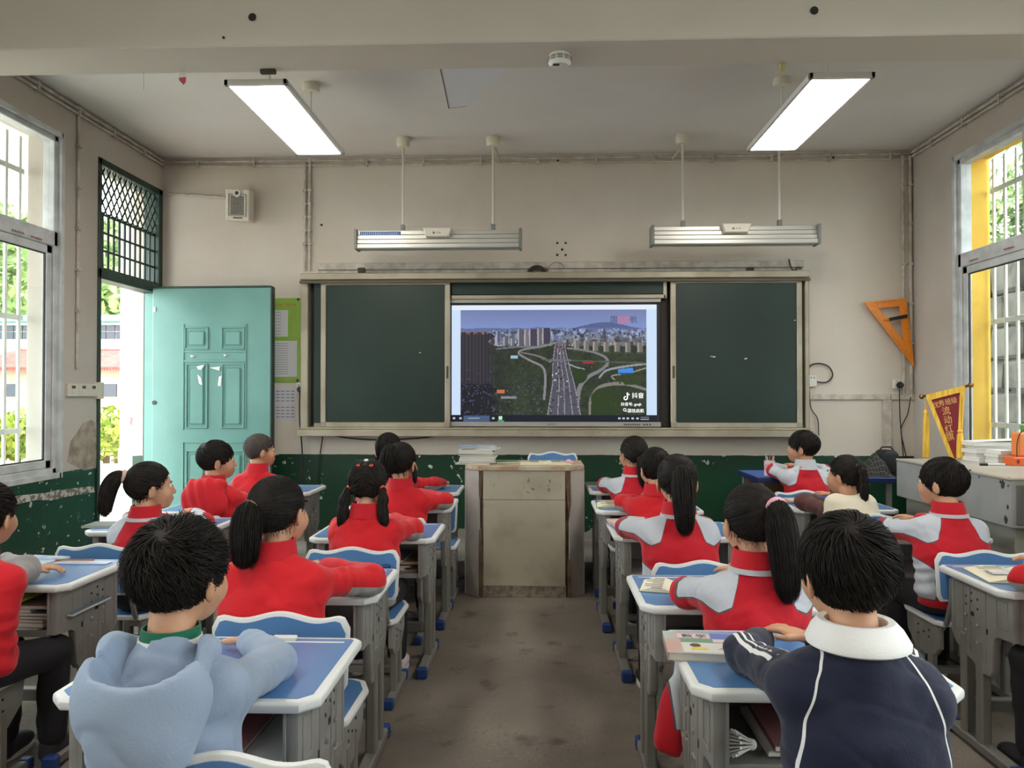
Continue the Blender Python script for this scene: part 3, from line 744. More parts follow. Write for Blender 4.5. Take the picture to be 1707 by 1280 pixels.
# ================================================================== board lamps
M_alum = pm('brushed_aluminium', srgb(212, 210, 202), 0.38, 0.55, col2=srgb(198, 196, 188), scale=3, stretch=(0.3, 8, 20))
M_alud = pm('grey_end_cap', srgb(126, 128, 122), 0.5)
def board_lamp(x0, x1, y0, y1, rods, label, Y=5.72, sticker=False):
    a = on_y(x0, y0, Y); b = on_y(x1, y1, Y); W = b.x - a.x; H = a.z - b.z
    t = thing('blackboard_lamp', label, 'lamp', ((a.x + b.x) / 2, Y, (a.z + b.z) / 2), group='lamps above the blackboard')
    m = MB()
    # reflector hood: ribs stepping back
    n = 4
    for i in range(n):
        z1_ = H / 2 - i * H / n; z0_ = z1_ - H / n
        m.bbox(-W / 2 + 0.02, W / 2 - 0.02, -0.03 - 0.012 * i, 0.05, z0_ + 0.003, z1_ - 0.001, 0.003)
    m.bbox(-W / 2 + 0.02, W / 2 - 0.02, -0.02, 0.05, -H / 2 + 0.002, H / 2 - 0.002, 0.001)
    m.build('hood', M_alum, t)
    for s in (-1, 1):
        m = MB(); m.bbox(s * W / 2 - 0.02 if s > 0 else -W / 2, W / 2 if s > 0 else -W / 2 + 0.02, -0.075, 0.055, -H / 2 - 0.006, H / 2 + 0.004, 0.003); m.build('end_cap', M_alud, t)
    m = MB(); m.bbox(-W / 2 + 0.02, W / 2 - 0.02, -0.072, -0.05, -H / 2 - 0.006, -H / 2 + 0.004, 0.002); m.build('lip', M_alud, t)
    for px in rods:
        xr_ = on_y(px, 300, Y).x - t.location.x
        m = MB(); m.tube([(xr_, 0, H / 2), (xr_, 0, ZC - t.location.z)], 0.009, 8); m.build('rod', M_cream, t, smooth=True)
        m = MB(); m.bbox(xr_ - 0.016, xr_ + 0.016, -0.016, 0.016, H / 2, H / 2 + 0.05, 0.004); m.build('joint', M_alud, t)
        zt_ = ZC - t.location.z; m = MB(); m.lathe([(0.045, zt_ - 0.075), (0.052, zt_ - 0.06), (0.055, zt_ - 0.01), (0.05, zt_)], 18, (xr_, 0, 0)); m.build('canopy', pm('canopy_ivory', srgb(224, 218, 196), 0.5), t, smooth=True)
    # driver box
    m = MB(); m.prism([(-0.11, H / 2 + 0.006), (0.11, H / 2 + 0.006), (0.088, H / 2 - 0.062), (-0.088, H / 2 - 0.062)], -0.095, -0.03, 'y', bevel=0.006); dv = m.build('driver_box', M_cream, t)
    M_mark = pm('grey_mark', srgb(120, 120, 122), 0.6)
    m = MB(); m.box(-0.034, -0.018, -0.0965, -0.0945, H / 2 - 0.042, H / 2 - 0.026); m.build('logo', M_mark, dv)
    blurred_marks(3, 0.04, 0.017, -0.008, -0.0955, H / 2 - 0.042, M_mark, 'print_marks', dv)
    if sticker:
        a2 = on_y(600, 386, Y - 0.034) - t.location; b2 = on_y(668, 393, Y - 0.034) - t.location
        m = MB(); m.box(a2.x, b2.x, -0.0325, -0.0295, b2.z, a2.z); st = m.build('blue_label', pm('label_blue', srgb(52, 110, 176), 0.5), t)
        m = MB(); n_ = 19
        for i in range(n_):
            xx_ = a2.x + 0.012 + i * (b2.x - a2.x - 0.03) / n_
            m.box(xx_, xx_ + 0.003, -0.0335, -0.032, b2.z + 0.008, a2.z - 0.006); m.box(xx_ - 0.002, xx_ + 0.006, -0.0335, -0.032, (a2.z + b2.z) / 2 - 0.002, (a2.z + b2.z) / 2 + 0.001)
        m.build('small_print', M_white, st)
    return t
board_lamp(594, 870, 386, 415, (672, 822), 'aluminium blackboard lamp with a blue printed label', sticker=True)
board_lamp(1084, 1363, 379, 408, (1138, 1299), 'aluminium blackboard lamp without a label, on the right')
# sloping feed conduits from ceiling canopies to the wall pipe
for (q0, q1, lab) in (((826, 240), (832, 268), 'short slanted conduit from the left board lamp to the wall'), ((1138, 235), (1122, 265), 'short slanted conduit from the right board lamp to the wall')):
    a = on_y(*q0, 5.74); a.z = min(a.z, ZC - 0.07); b = on_y(*q1, D - 0.03)
    m = MB(); m.tube([a, b], 0.009, 8); tag(m.build('feed_conduit', M_pipe, smooth=True), lab, 'pipe')

# ================================================================== sliding blackboard
M_bframe = pm('champagne_aluminium', srgb(176, 168, 148), 0.42, 0.35, col2=srgb(160, 150, 130), scale=4)
M_bframe2 = pm('corner_plastic', srgb(150, 142, 124), 0.55)
M_board = pm('green_board', srgb(13, 37, 30), 0.42, col2=srgb(25, 50, 41), scale=1.6, lo=0.35, hi=0.8, detail=6)
BX0 = on_y(509, 600, D).x; BX1 = on_y(1340, 600, D).x; BZ1 = 2.315; BZ0 = 1.03
bb = thing('sliding_blackboard', 'wide green sliding blackboard in an aluminium frame on the front wall', 'blackboard', ((BX0 + BX1) / 2, D, BZ0)); O = Vector(bb.location)
def bq(m, px0, py0, px1, py1, ya_, yb_, bev=0.004):
    """box seen at these pixels on the front plane ya_"""
    a = on_y(px0, py0, D + ya_); b = on_y(px1, py1, D + ya_)
    m.bbox(a.x - O.x, b.x - O.x, ya_, yb_, b.z - O.z, a.z - O.z, bev); return m
W2 = (BX1 - BX0) / 2; HB = BZ1 - BZ0
for nm, q in (('top_rail', (-W2, W2, -0.16, 0, HB - 0.055, HB)), ('bottom_rail', (-W2, W2, -0.15, 0, 0.0, 0.018)), ('side_rail', (-W2, -W2 + 0.06, -0.13, 0, 0, HB)), ('side_rail', (W2 - 0.035, W2, -0.13, 0, 0, HB))):
    m = MB(); m.bbox(*q, 0.006); m.build(nm, M_bframe, bb)
m = MB(); m.bbox(-W2 - 0.01, W2 + 0.01, -0.185, 0, -0.055, 0.0, 0.006); m.build('chalk_ledge', M_bframe, bb)
m = MB(); m.bbox(-W2, W2, -0.165, -0.15, HB - 0.085, HB - 0.062, 0.002); m.build('top_groove', pm('groove_dark', srgb(92, 82, 66), 0.6), bb)
m = MB(); m.box(-W2 + 0.05, W2 - 0.03, -0.03, -0.01, 0.03, HB - 0.04); m.build('fixed_board', M_board, bb)
def slider(px0, px1, name):
    ya_ = -0.135
    a = on_y(px0, 470, D + ya_); b = on_y(px1, 714, D + ya_)
    x0_, x1_ = a.x - O.x, b.x - O.x; z0_, z1_ = 0.018, HB - 0.055
    s_ = MB(); s_.box(x0_ + 0.02, x1_ - 0.02, ya_ + 0.006, ya_ + 0.03, z0_ + 0.02, z1_ - 0.02); so = s_.build('slider_board', M_board, bb)
    fr = 0.042
    for q in ((x0_, x0_ + fr, z0_, z1_), (x1_ - fr, x1_, z0_, z1_), (x0_, x1_, z1_ - fr, z1_), (x0_, x1_, z0_, z0_ + fr)):
        m = MB(); m.bbox(q[0], q[1], ya_ - 0.006, ya_ + 0.035, q[2], q[3], 0.005); m.build('slider_frame', M_bframe, so)
    for (cx, cz) in ((x0_, z0_), (x1_, z0_), (x0_, z1_), (x1_, z1_)):
        m = MB(); sx = 1 if cx == x0_ else -1; sz = 1 if cz == z0_ else -1
        m.bbox(min(cx, cx + sx * 0.05), max(cx, cx + sx * 0.05), ya_ - 0.009, ya_ + 0.036, min(cz, cz + sz * 0.05), max(cz, cz + sz * 0.05), 0.006); m.build('corner_cap', M_bframe2, so)
    m = MB(); xh = x1_ - fr / 2 if name == 'l' else x0_ + fr / 2
    m.bbox(xh - 0.008, xh + 0.008, ya_ - 0.012, ya_ - 0.004, 0.42, 0.52, 0.003); m.build('lock', pm('dark_lock', srgb(74, 66, 54), 0.5), so)
    return so
slider(535, 750, 'l'); slider(1118, 1338, 'r')
m = MB(); bq(m, 523, 470, 535, 714, -0.10, -0.05); m.build('rear_slider', M_board, bb)
m = MB(); bq(m, 523, 705, 537, 714, -0.112, -0.06); m.build('rear_corner', M_bframe2, bb)
# header strip above the screen
m = MB(); bq(m, 752, 471, 1110, 490, -0.10, -0.04); m.build('header_board', M_board, bb)
m = MB(); bq(m, 752, 492, 1110, 497, -0.11, -0.03); m.build('header_rail', M_bframe, bb)
m = MB(); bq(m, 1106, 470, 1112, 497, -0.11, -0.03); m.build('header_rail', M_bframe, bb)
m = MB(); bq(m, 1098, 500, 1117, 712, -0.06, -0.03); m.build('gap_board', pm('brown_gap', srgb(42, 34, 28), 0.6), bb)
# chalk specks
m = MB()
for (x, y, s_) in ((1190, 595, 1.2), (1243, 598, 1.2), (1186, 594, 0.8), (700, 588, 0.8), (1325, 534, 0.7)):
    c = on_y(x, y, D - 0.131) - O; r = 0.006 * s_; m.prism([(c.x - 2 * r, c.z), (c.x, c.z - r * 0.6), (c.x + 2.2 * r, c.z + r * 0.3), (c.x + r, c.z + r), (c.x - r, c.z + r * 0.5)], -0.1315, -0.128, 'y')
m.build('chalk_mark', M_white, bb)['kind'] = 'stuff'

# ================================================================== interactive display
SY = D - 0.075
a = on_y(740, 499, SY); b = on_y(1104, 712, SY)
dp = thing('interactive_display', 'large interactive display showing an aerial city view between the board panels', 'display', ((a.x + b.x) / 2, SY, b.z)); O = Vector(dp.location)
def dq(m, px0, py0, px1, py1, ya_, yb_, bev=0.003):
    a = on_y(px0, py0, SY + ya_); b = on_y(px1, py1, SY + ya_); m.bbox(a.x - O.x, b.x - O.x, ya_, yb_, b.z - O.z, a.z - O.z, bev); return m
m = MB(); dq(m, 742, 503, 1101, 711, 0.004, 0.04); m.build('body', M_black, dp)
M_bez = pm('display_bezel', srgb(170, 168, 162), 0.4, 0.4)
m = MB(); dq(m, 742, 499, 1102, 503.5, -0.018, 0.03); m.build('top_bezel', M_bez, dp)
bz = MB(); dq(bz, 742, 703, 1102, 711.5, -0.022, 0.03); bz = bz.build('bottom_bezel', M_bez, dp)
m = MB()
for k in range(8): dq(m, 1040 + k * 3.6, 706.5, 1042 + k * 3.6, 708.8, -0.024, -0.02, 0.0004)
for k in range(3): dq(m, 1072 + k * 5, 706.5, 1075 + k * 5, 708.8, -0.024, -0.02, 0.0004)
m.build('port_row', M_black, bz)['kind'] = 'stuff'
c = on_y(913, 709, SY - 0.0225) - O
blurred_marks(5, 0.07, 0.018, c.x, c.y, c.z, pm('brand_grey', srgb(64, 62, 60), 0.5), 'brand_marks', bz, 3)
# the picture on the screen: a fine coloured grid, one colour per screen point
NX, NY = 342, 196
def paint_screen():
    rng = np.random.default_rng(3)
    X, Yp = np.meshgrid(np.arange(NX) + 753.5, np.arange(NY) + 509.5)   # photo pixels, y down
    img = np.zeros((NY, NX, 3)); img[:] = (206, 226, 250)
    img[Yp < 517] = (226, 238, 252)
    pic = (X >= 768) & (X < 1078) & (Yp >= 517) & (Yp < 692)
    def vnoise(s, seed):
        g = np.random.default_rng(seed).random((int(NY / s) + 3, int(NX / s) + 3)); fy = (Yp - 509) / s; fx = (X - 753) / s
        iy, ix = fy.astype(int), fx.astype(int); ty, tx = fy - iy, fx - ix
        return (g[iy, ix] * (1 - tx) + g[iy, ix + 1] * tx) * (1 - ty) + (g[iy + 1, ix] * (1 - tx) + g[iy + 1, ix + 1] * tx) * ty
    def put(mask, col, a=1.0):
        mk = (mask & pic); img[mk] = img[mk] * (1 - a) + np.array(col) * a
    t = np.clip((Yp - 517) / 36, 0, 1)[..., None]
    sky = np.array((116, 126, 170)) * (1 - t) + np.array((128, 148, 206)) * t
    img[pic] = sky[pic]
    # distant hill
    hill = 551 - 12 * np.exp(-((X - 1010) / 45) ** 2) - 2 * vnoise(9, 5)
    put((Yp > hill) & (X > 900), (84, 96, 140)); put((Yp > 549 - 3 * vnoise(14, 6)), (96, 110, 150))
    # ground
    n = vnoise(3, 1) * 0.6 + vnoise(8, 2) * 0.4
    g = np.stack([30 + 34 * n, 38 + 36 * n, 30 + 22 * n], -1)
    dark = np.clip((860 - X) / 90, 0, 1) * np.clip((Yp - 560) / 30, 0, 1)
    g = g * (1 - 0.55 * dark[..., None]) + np.array((18, 20, 34)) * 0.5 * dark[..., None]
    gm = pic & (Yp > 568); img[gm] = g[gm]
    # far city: many little blocks, paler with distance
    for i in range(1500):
        y = 552 + 26 * rng.random() ** 1.0; x = rng.uniform(815, 1078); k = (y - 550) / 26
        wd = rng.uniform(1, 2.5 + 2 * k); h = rng.uniform(1.5, 4 + 7 * k)
        if 921 < x < 942 and y > 560: continue
        l = rng.uniform(0.45, 1.25)
        base = np.array((126, 140, 182)) * (1 - k) + np.array((128, 130, 136)) * k
        put((abs(X - x) < wd) & (Yp < y) & (Yp > y - h), base * l)
    # tower groups
    for (x0, x1, y0, y1, c) in ((864, 874, 549, 578, (92, 88, 104)), (875, 882, 550, 578, (120, 112, 118)), (883, 896, 549, 577, (70, 66, 80)), (897, 904, 548, 577, (104, 98, 110)), (905, 918, 547, 574, (64, 60, 78)), (828, 834, 552, 570, (70, 84, 126)),
                            (826, 830, 562, 576, (150, 160, 186)), (840, 848, 562, 576, (88, 92, 116)), (852, 858, 564, 577, (104, 106, 124))):
        put((X > x0) & (X < x1) & (Yp > y0) & (Yp < y1), c); put((X > x0) & (X < x0 + 1.6) & (Yp > y0) & (Yp < y1), (176, 170, 168))
    for (x, y) in ((963, 570), (979, 571), (994, 572), (1012, 573), (1030, 573), (1048, 574), (1068, 574)):
        put((X > x - 5) & (X < x + 4) & (Yp > y - 2) & (Yp < y + 14), (112, 108, 104)); put((X > x - 5) & (X < x - 2) & (Yp > y - 2) & (Yp < y + 14), (158, 152, 140)); put((X > x - 8) & (X < x + 8) & (Yp > y + 14) & (Yp < y + 17), (60, 70, 52))
    # great dark tower block on the left
    edge = 822 + 6 * np.sin(Yp * 0.35) + (Yp - 600) * 0.05
    tw = (X < edge) & (Yp > 553 + 2 * vnoise(4, 9))
    put(tw & (Yp < 640 + vnoise(6, 11) * 20), (44, 42, 50)); put(tw & (Yp < 640) & (np.sin(X * 1.1) > 0.55), (62, 58, 62)); put(tw & (Yp >= 640), (22, 22, 32), 0.7)
    put(tw & (Yp < 558) & (vnoise(2, 4) > 0.6), (150, 104, 84))
    put((Yp > 640) & (X < 905) & (vnoise(2.2, 14) > 0.80), (84, 88, 104)); put((Yp > 610) & (X < 900) & (vnoise(3, 15) > 0.84), (60, 72, 110))
    # roads
    def road(pts, w, col, a=1.0):
        P = np.array(pts, float); Q = []
        for i in range(len(P) - 1):
            p0 = P[max(i - 1, 0)]; p1 = P[i]; p2 = P[i + 1]; p3 = P[min(i + 2, len(P) - 1)]
            for k in range(6):
                t_ = k / 6; Q.append(0.5 * (2 * p1 + (p2 - p0) * t_ + (2 * p0 - 5 * p1 + 4 * p2 - p3) * t_ ** 2 + (3 * p1 - p0 - 3 * p2 + p3) * t_ ** 3))
        Q.append(P[-1]); Q = np.array(Q); d = np.full(X.shape, 1e9); ww = np.zeros(X.shape)
        W_ = np.interp(np.linspace(0, 1, len(Q)), np.linspace(0, 1, len(w)), w) if hasattr(w, '__len__') else np.full(len(Q), w)
        for i in range(len(Q) - 1):
            a_, b_ = Q[i], Q[i + 1]; ab = b_ - a_; L2 = (ab ** 2).sum() + 1e-9
            t_ = np.clip(((X - a_[0]) * ab[0] + (Yp - a_[1]) * ab[1]) / L2, 0, 1); dd = np.hypot(X - a_[0] - t_ * ab[0], Yp - a_[1] - t_ * ab[1])
            mk = dd < d; d[mk] = dd[mk]; ww[mk] = W_[i]
        put(d < ww, col, a); return d
    road([(828, 582), (860, 579), (900, 578), (931, 570)], [1.2, 1.6, 1], (108, 112, 124))
    road([(932, 570), (906, 578), (874, 583), (866, 590), (884, 601), (905, 612), (910, 630), (908, 665)], [1.2, 1.6, 1.8, 2.2], (132, 132, 138))
    road([(870, 588), (898, 594), (918, 603)], [1, 2], (122, 116, 122))
    road([(930, 580), (966, 583), (1000, 591), (1014, 602), (1006, 615), (980, 630), (966, 650), (961, 692)], [1.3, 1.6, 2.2, 2.6, 3.5, 5], (124, 124, 130))
    road([(1078, 607), (1040, 612), (1012, 618), (1000, 630)], [1.6, 1.8, 1.5], (150, 152, 160))
    road([(905, 600), (940, 601), (1020, 604), (1078, 606)], 1.3, (78, 88, 72))
    road([(940, 603), (960, 612), (975, 616)], 1.2, (150, 150, 152))
    road([(984, 690), (986, 665), (1002, 645), (1040, 640), (1078, 650)], [2, 2.5, 3, 2], (128, 124, 118)); road([(1040, 640), (1020, 628), (1050, 622), (1078, 614)], 1.2, (140, 138, 128))
    # main highway
    cx = np.interp(Yp, [560, 575, 600, 640, 692], [935, 934, 935, 940, 941]); hw = np.interp(Yp, [560, 575, 600, 640, 692], [1.5, 8, 13, 19, 29])
    hwm = (abs(X - cx) < hw) & (Yp > 562); put(hwm, (82, 82, 94))
    for k in (-0.93, -0.35, 0.05, 0.5, 0.95): put(hwm & (abs(X - cx - k * hw) < 0.55 + hw * 0.012), (158, 156, 162), 0.8)
    put(hwm & (vnoise(2, 21) > 0.78), (34, 36, 52)); put(hwm & (vnoise(2, 22) > 0.86), (206, 206, 208)); put((abs(X - cx) < hw * 1.25) & (abs(Yp - 581) < 1.2), (120, 84, 96)); put((abs(X - cx) < hw * 1.35) & (abs(Yp - 601) < 1.6), (110, 104, 116))
    put((X > 972) & (X < 991) & (abs(Yp - 605) < 2), (150, 46, 58))
    # blue hall, small white and orange roofs, trees
    put((X > 1031) & (X < 1056) & (Yp > 616 - (X - 1031) * 0.10) & (Yp < 622), (66, 140, 226)); put((X > 1034) & (X < 1056) & (Yp >= 622) & (Yp < 625), (34, 70, 140))
    put((X > 852) & (X < 864) & (Yp > 593) & (Yp < 598), (150, 190, 214)); put((X > 829) & (X < 842) & (Yp > 650) & (Yp < 656), (196, 110, 80)); put((X > 836) & (X < 862) & (abs(Yp - 663) < 2.5), (134, 134, 140))
    put((X > 986) & (((X - 1010) / 26) ** 2 + ((Yp - 670) / 24) ** 2 < 1) & (vnoise(3, 31) > 0.25), (44, 62, 28)); put((((X - 1050) / 24) ** 2 + ((Yp - 633) / 9) ** 2 < 1) & (vnoise(3, 32) > 0.3), (50, 66, 32))
    put((((X - 968) / 12) ** 2 + ((Yp - 627) / 12) ** 2 < 1), (40, 60, 30))
    put(pic & (Yp > 600) & (vnoise(2, 33) > 0.9) & (X > 985), (150, 150, 144), 0.6)
    # task bar
    tb = Yp >= 692; img[tb] = (22, 27, 40); img[tb & (X > 773) & (X < 817) & (Yp > 693)] = (70, 92, 124); img[tb & (X > 781) & (X < 800) & (abs(Yp - 697.5) < 1)] = (190, 204, 220)
    img[tb & (X > 832) & (X < 838) & (Yp > 694) & (Yp < 700)] = (196, 232, 206); img[tb & (X > 830) & (X < 841) & (Yp > 701)] = (70, 170, 110)
    for x in (757, 768, 823, 1033, 1040, 1047, 1055, 1063): img[tb & (abs(X - x) < 1.6) & (abs(Yp - 697.5) < 1.6)] = (200, 206, 216)
    img[tb & (X > 1068) & (X < 1082) & ((abs(Yp - 695.5) < 0.7) | (abs(Yp - 699) < 0.7))] = (150, 156, 166)
    return img
img = paint_screen()
a = on_y(753, 509, SY + 0.002) - O; b = on_y(1095, 705, SY + 0.002) - O
gx = np.linspace(a.x, b.x, NX + 1); gz = np.linspace(a.z, b.z, NY + 1)
GX, GZ = np.meshgrid(gx, gz); vv = np.stack([GX, np.full(GX.shape, 0.002), GZ], -1).reshape(-1, 3)
ii, jj = np.meshgrid(np.arange(NY), np.arange(NX), indexing='ij'); base = (ii * (NX + 1) + jj).ravel()
quads = np.stack([base + NX + 1, base + NX + 2, base + 1, base], -1)
me = bpy.data.meshes.new('screen'); me.vertices.add(len(vv)); me.vertices.foreach_set('co', vv.ravel())
me.loops.add(quads.size); me.loops.foreach_set('vertex_index', quads.ravel().astype(np.int32))
me.polygons.add(len(quads)); me.polygons.foreach_set('loop_start', np.arange(0, quads.size, 4, dtype=np.int32))
me.update(calc_edges=True)
at = me.attributes.new('screen_colour', 'FLOAT_COLOR', 'FACE')
lin = np.where(img / 255 <= 0.04045, img / 255 / 12.92, ((img / 255 + 0.055) / 1.055) ** 2.4).reshape(-1, 3)
at.data.foreach_set('color', np.concatenate([lin, np.ones((len(lin), 1))], 1).ravel().astype(np.float32))
M_screen = bpy.data.materials.new('lit_screen'); M_screen.use_nodes = True; nt = M_screen.node_tree; bs = nt.nodes['Principled BSDF']
an = nt.nodes.new('ShaderNodeAttribute'); an.attribute_name = 'screen_colour'
bs.inputs['Base Color'].default_value = (0.01, 0.01, 0.012, 1); bs.inputs['Roughness'].default_value = 0.25; bs.inputs['Specular IOR Level'].default_value = 0.25
nt.links.new(an.outputs['Color'], bs.inputs['Emission Color']); bs.inputs['Emission Strength'].default_value = 0.60
me.materials.append(M_screen); scr = link('screen', me, dp)
M_swhite = pm('screen_white', (0.9, 0.9, 0.9), 0.5, emit=(0.95, 0.96, 0.98), estr=0.6)
M_sred = pm('screen_red', (0.5, 0.1, 0.12), 0.5, emit=srgb(170, 70, 80), estr=0.6); M_sdark = pm('screen_navy', (0.02, 0.03, 0.08), 0.5, emit=srgb(36, 44, 84), estr=0.6)
def stext(body, px, py, size, mat, name, align='LEFT', dy=0.0):
    c = on_y(px, py, SY - 0.0005) - O; return text_mesh(body, size, mat, name, scr, frame_matrix(c, (1, 0, 0), (0, 0, 1)), 0.0002, align)
stext('抖音', 1053, 663, 0.050, M_swhite, 'screen_lettering'); stext('抖音号: gxqh', 1035, 676, 0.031, M_swhite, 'screen_lettering'); stext('国信启航', 1046, 687, 0.034, M_swhite, 'screen_lettering')
stext('国', 1017, 537, 0.062, M_sdark, 'screen_lettering'); stext('信', 1028, 537, 0.062, M_sred, 'screen_lettering'); stext('启', 1039, 537, 0.062, M_sred, 'screen_lettering'); stext('航', 1050, 537, 0.062, M_sdark, 'screen_lettering')
m = MB(); c = on_y(1041.5, 683, SY - 0.001) - O; m.tube([(c.x + 0.011 * math.cos(q), c.y, c.z + 0.011 * math.sin(q)) for q in np.linspace(0, 6.28, 13)], 0.002, 4); m.tube([(c.x + 0.008, c.y, c.z - 0.008), (c.x + 0.016, c.y, c.z - 0.016)], 0.002, 4); m.build('search_mark', M_swhite, scr)
m = MB(); c = on_y(1043, 662, SY - 0.001) - O   # musical-note mark
m.tube([(c.x + 0.012 + 0.013 * math.cos(q) - 0.012, c.y, c.z - 0.008 + 0.013 * math.sin(q)) for q in np.linspace(1.5, 6.28, 12)], 0.0045, 5); m.tube([(c.x + 0.013, c.y, c.z - 0.008), (c.x + 0.013, c.y, c.z + 0.038)], 0.0045, 5)
m.tube([(c.x + 0.013, c.y, c.z + 0.036), (c.x + 0.019, c.y, c.z + 0.024), (c.x + 0.031, c.y, c.z + 0.02)], 0.0045, 5); m.build('note_mark', M_swhite, scr)

# ================================================================== loudspeaker, notice board, sockets, cables
a = on_y(375, 310, D - 0.12); b = on_y(418, 366, D - 0.12)
t = thing('wall_loudspeaker', 'small cream loudspeaker tilted on the wall above the door leaf', 'loudspeaker', ((a.x + b.x) / 2, D, (a.z + b.z) / 2)); t.rotation_euler = (R(8), R(3.5), 0)
w_, h_ = (b.x - a.x) * 0.46, (a.z - b.z) * 0.46
m = MB(); m.bbox(-w_, w_, -0.13, -0.02, -h_, h_, 0.008); m.build('case', M_cream, t)
m = MB()
for q in ((-w_ * 0.72, w_ * 0.72, h_ * 0.62, h_ * 0.66), (-w_ * 0.72, w_ * 0.72, -h_ * 0.72, -h_ * 0.68), (-w_ * 0.74, -w_ * 0.70, -h_ * 0.72, h_ * 0.66), (w_ * 0.70, w_ * 0.74, -h_ * 0.72, h_ * 0.66)): m.bbox(q[0], q[1], -0.136, -0.128, q[2], q[3], 0.001)
m.build('grille_frame', pm('speaker_trim', srgb(150, 142, 130), 0.5), t)
hm = None
for i in range(11):
    m = MB(); x = -w_ * 0.52 + i * w_ * 0.104
    for k in range(14):
        z = -h_ * 0.6 + k * h_ * 0.085; m.box(x - 0.0035, x + 0.0035, -0.1325, -0.129, z - 0.0038, z + 0.0038)
    o_ = m.build('grille_holes', M_slot, t); o_['kind'] = 'stuff'
m = MB(); m.lathe([(0.033, -0.138), (0.03, -0.142), (0.018, -0.142), (0.016, -0.136)], 20, (0, 0, h_ * 0.72), 'y'); m.build('volume_ring', M_cream, t, smooth=True)
m = MB(); m.lathe([(0.014, -0.143), (0.009, -0.147), (0.0, -0.147)], 14, (0, 0, h_ * 0.72), 'y'); m.build('volume_knob', M_slot, t, smooth=True)
m = MB(); m.bbox(-0.035, 0.045, -0.1335, -0.129, -h_ * 0.86, -h_ * 0.79, 0.002); m.build('badge', M_slot, t)
a = on_y(280, 323, D - 0.012); b = on_y(376, 329, D - 0.02)
m = MB(); m.tube([a, b], 0.011, 8); tag(m.build('speaker_conduit', M_pipe, smooth=True), 'thin conduit running from the corner to the loudspeaker', 'pipe')

a = on_y(440, 497, D - 0.006); b = on_y(501, 637, D - 0.006)
t = thing('notice_board', 'bright green notice board with pinned sheets behind the door edge', 'notice board', ((a.x - 0.35 + b.x) / 2, D, (a.z + b.z) / 2)); O = Vector(t.location)
m = MB(); m.bbox(a.x - 0.35 - O.x, b.x - O.x, -0.008, 0, b.z - O.z, a.z - O.z, 0.001); m.build('board', pm('notice_green', srgb(134, 172, 62), 0.5, col2=srgb(150, 186, 84), scale=3), t)
M_sheet = pm('grey_paper', srgb(206, 206, 208), 0.8); M_ink = pm('grey_ink', srgb(140, 140, 150), 0.8); M_pin = pm('dark_pin', (0.03, 0.04, 0.05), 0.4)
def sheet(px0, py0, px1, py1, lines, yy=-0.010, parent=t, O=O, ink=M_ink, cols=1):
    a = on_y(px0, py0, D + yy); b = on_y(px1, py1, D + yy); m = MB(); m.box(a.x - O.x, b.x - O.x, yy, yy + 0.0015, b.z - O.z, a.z - O.z); s_ = m.build('paper_sheet', M_sheet, parent)
    m = MB(); W_ = b.x - a.x
    for i in range(lines):
        z = a.z - O.z - (a.z - b.z) * (0.08 + 0.84 * i / max(lines - 1, 1))
        for c in range(cols): m.box(a.x - O.x + W_ * (0.08 + 0.86 * c / cols), a.x - O.x + W_ * (0.08 + 0.86 * (c + 0.8) / cols), yy - 0.0006, yy, z - 0.0022, z + 0.0022)
    m.build('print_lines', ink, s_); return s_
sheet(430, 517, 480, 561, 8); sheet(430, 568, 495, 628, 14)
c = on_y(456, 511, D - 0.0085) - O
blurred_marks(5, 0.2, 0.036, c.x, c.y, c.z, pm('sign_orange', srgb(190, 116, 66), 0.6), 'heading_marks', t, 5)
for q in ((497, 499), (496, 634)):
    c = on_y(*q, D - 0.01) - O; m = MB(); m.lathe([(0.011, -0.014), (0.012, -0.008)], 10, (c.x, 0, c.z), 'y'); m.build('pin', M_pin, t)
a = on_y(440, 645, D - 0.002); b = on_y(494, 702, D - 0.002)
t = thing('timetable_sheet', 'white printed timetable sheet taped to the wall below the notice board', 'poster', ((a.x + b.x) / 2, D, (a.z + b.z) / 2)); O = Vector(t.location)
m = MB(); m.box(a.x - O.x, b.x - O.x, -0.002, 0, b.z - O.z, a.z - O.z); m.build('sheet', M_sheet, t)
m = MB()
for r_ in range(9):
    for c_ in range(6):
        x = a.x - O.x + 0.02 + c_ * 0.042; z = a.z - O.z - 0.03 - r_ * 0.027
        m.box(x, x + 0.03, -0.0028, -0.0018, z - 0.010, z - (0.002 if r_ != 4 else 0.009))
m.build('print_lines', pm('violet_ink', srgb(140, 128, 160), 0.8), t)
def socket(q0, q1, label, plug=True):
    a = on_y(*q0, D - 0.03); b = on_y(*q1, D - 0.03); t = thing('wall_socket', label, 'socket', ((a.x + b.x) / 2, D, (a.z + b.z) / 2)); w_, h_ = (b.x - a.x) / 2, (a.z - b.z) / 2
    m = MB(); m.bbox(-w_, w_, -0.032, 0, -h_, h_, 0.005); m.build('plate', M_white, t)
    m = MB()
    for s in (-1, 1): m.bbox(s * 0.012 - 0.003, s * 0.012 + 0.003, -0.034, -0.03, h_ * 0.4, h_ * 0.7, 0.0008)
    m.build('slot', M_black, t)
    if plug: m = MB(); m.lathe([(0.026, -0.034), (0.028, -0.05), (0.018, -0.075), (0.0, -0.076)], 14, (0.004, 0, -h_ * 0.25), 'y'); m.build('plug', M_black, t, smooth=True)
    return t
socket((494, 638), (507, 656), 'white wall socket with a black plug left of the blackboard')
socket((1347, 625), (1362, 645), 'white junction box with a looped cable right of the blackboard', False)
socket((1489, 632), (1507, 648), 'white wall socket with a black plug under the set square')
M_cable = pm('black_cable', (0.015, 0.015, 0.016), 0.5)
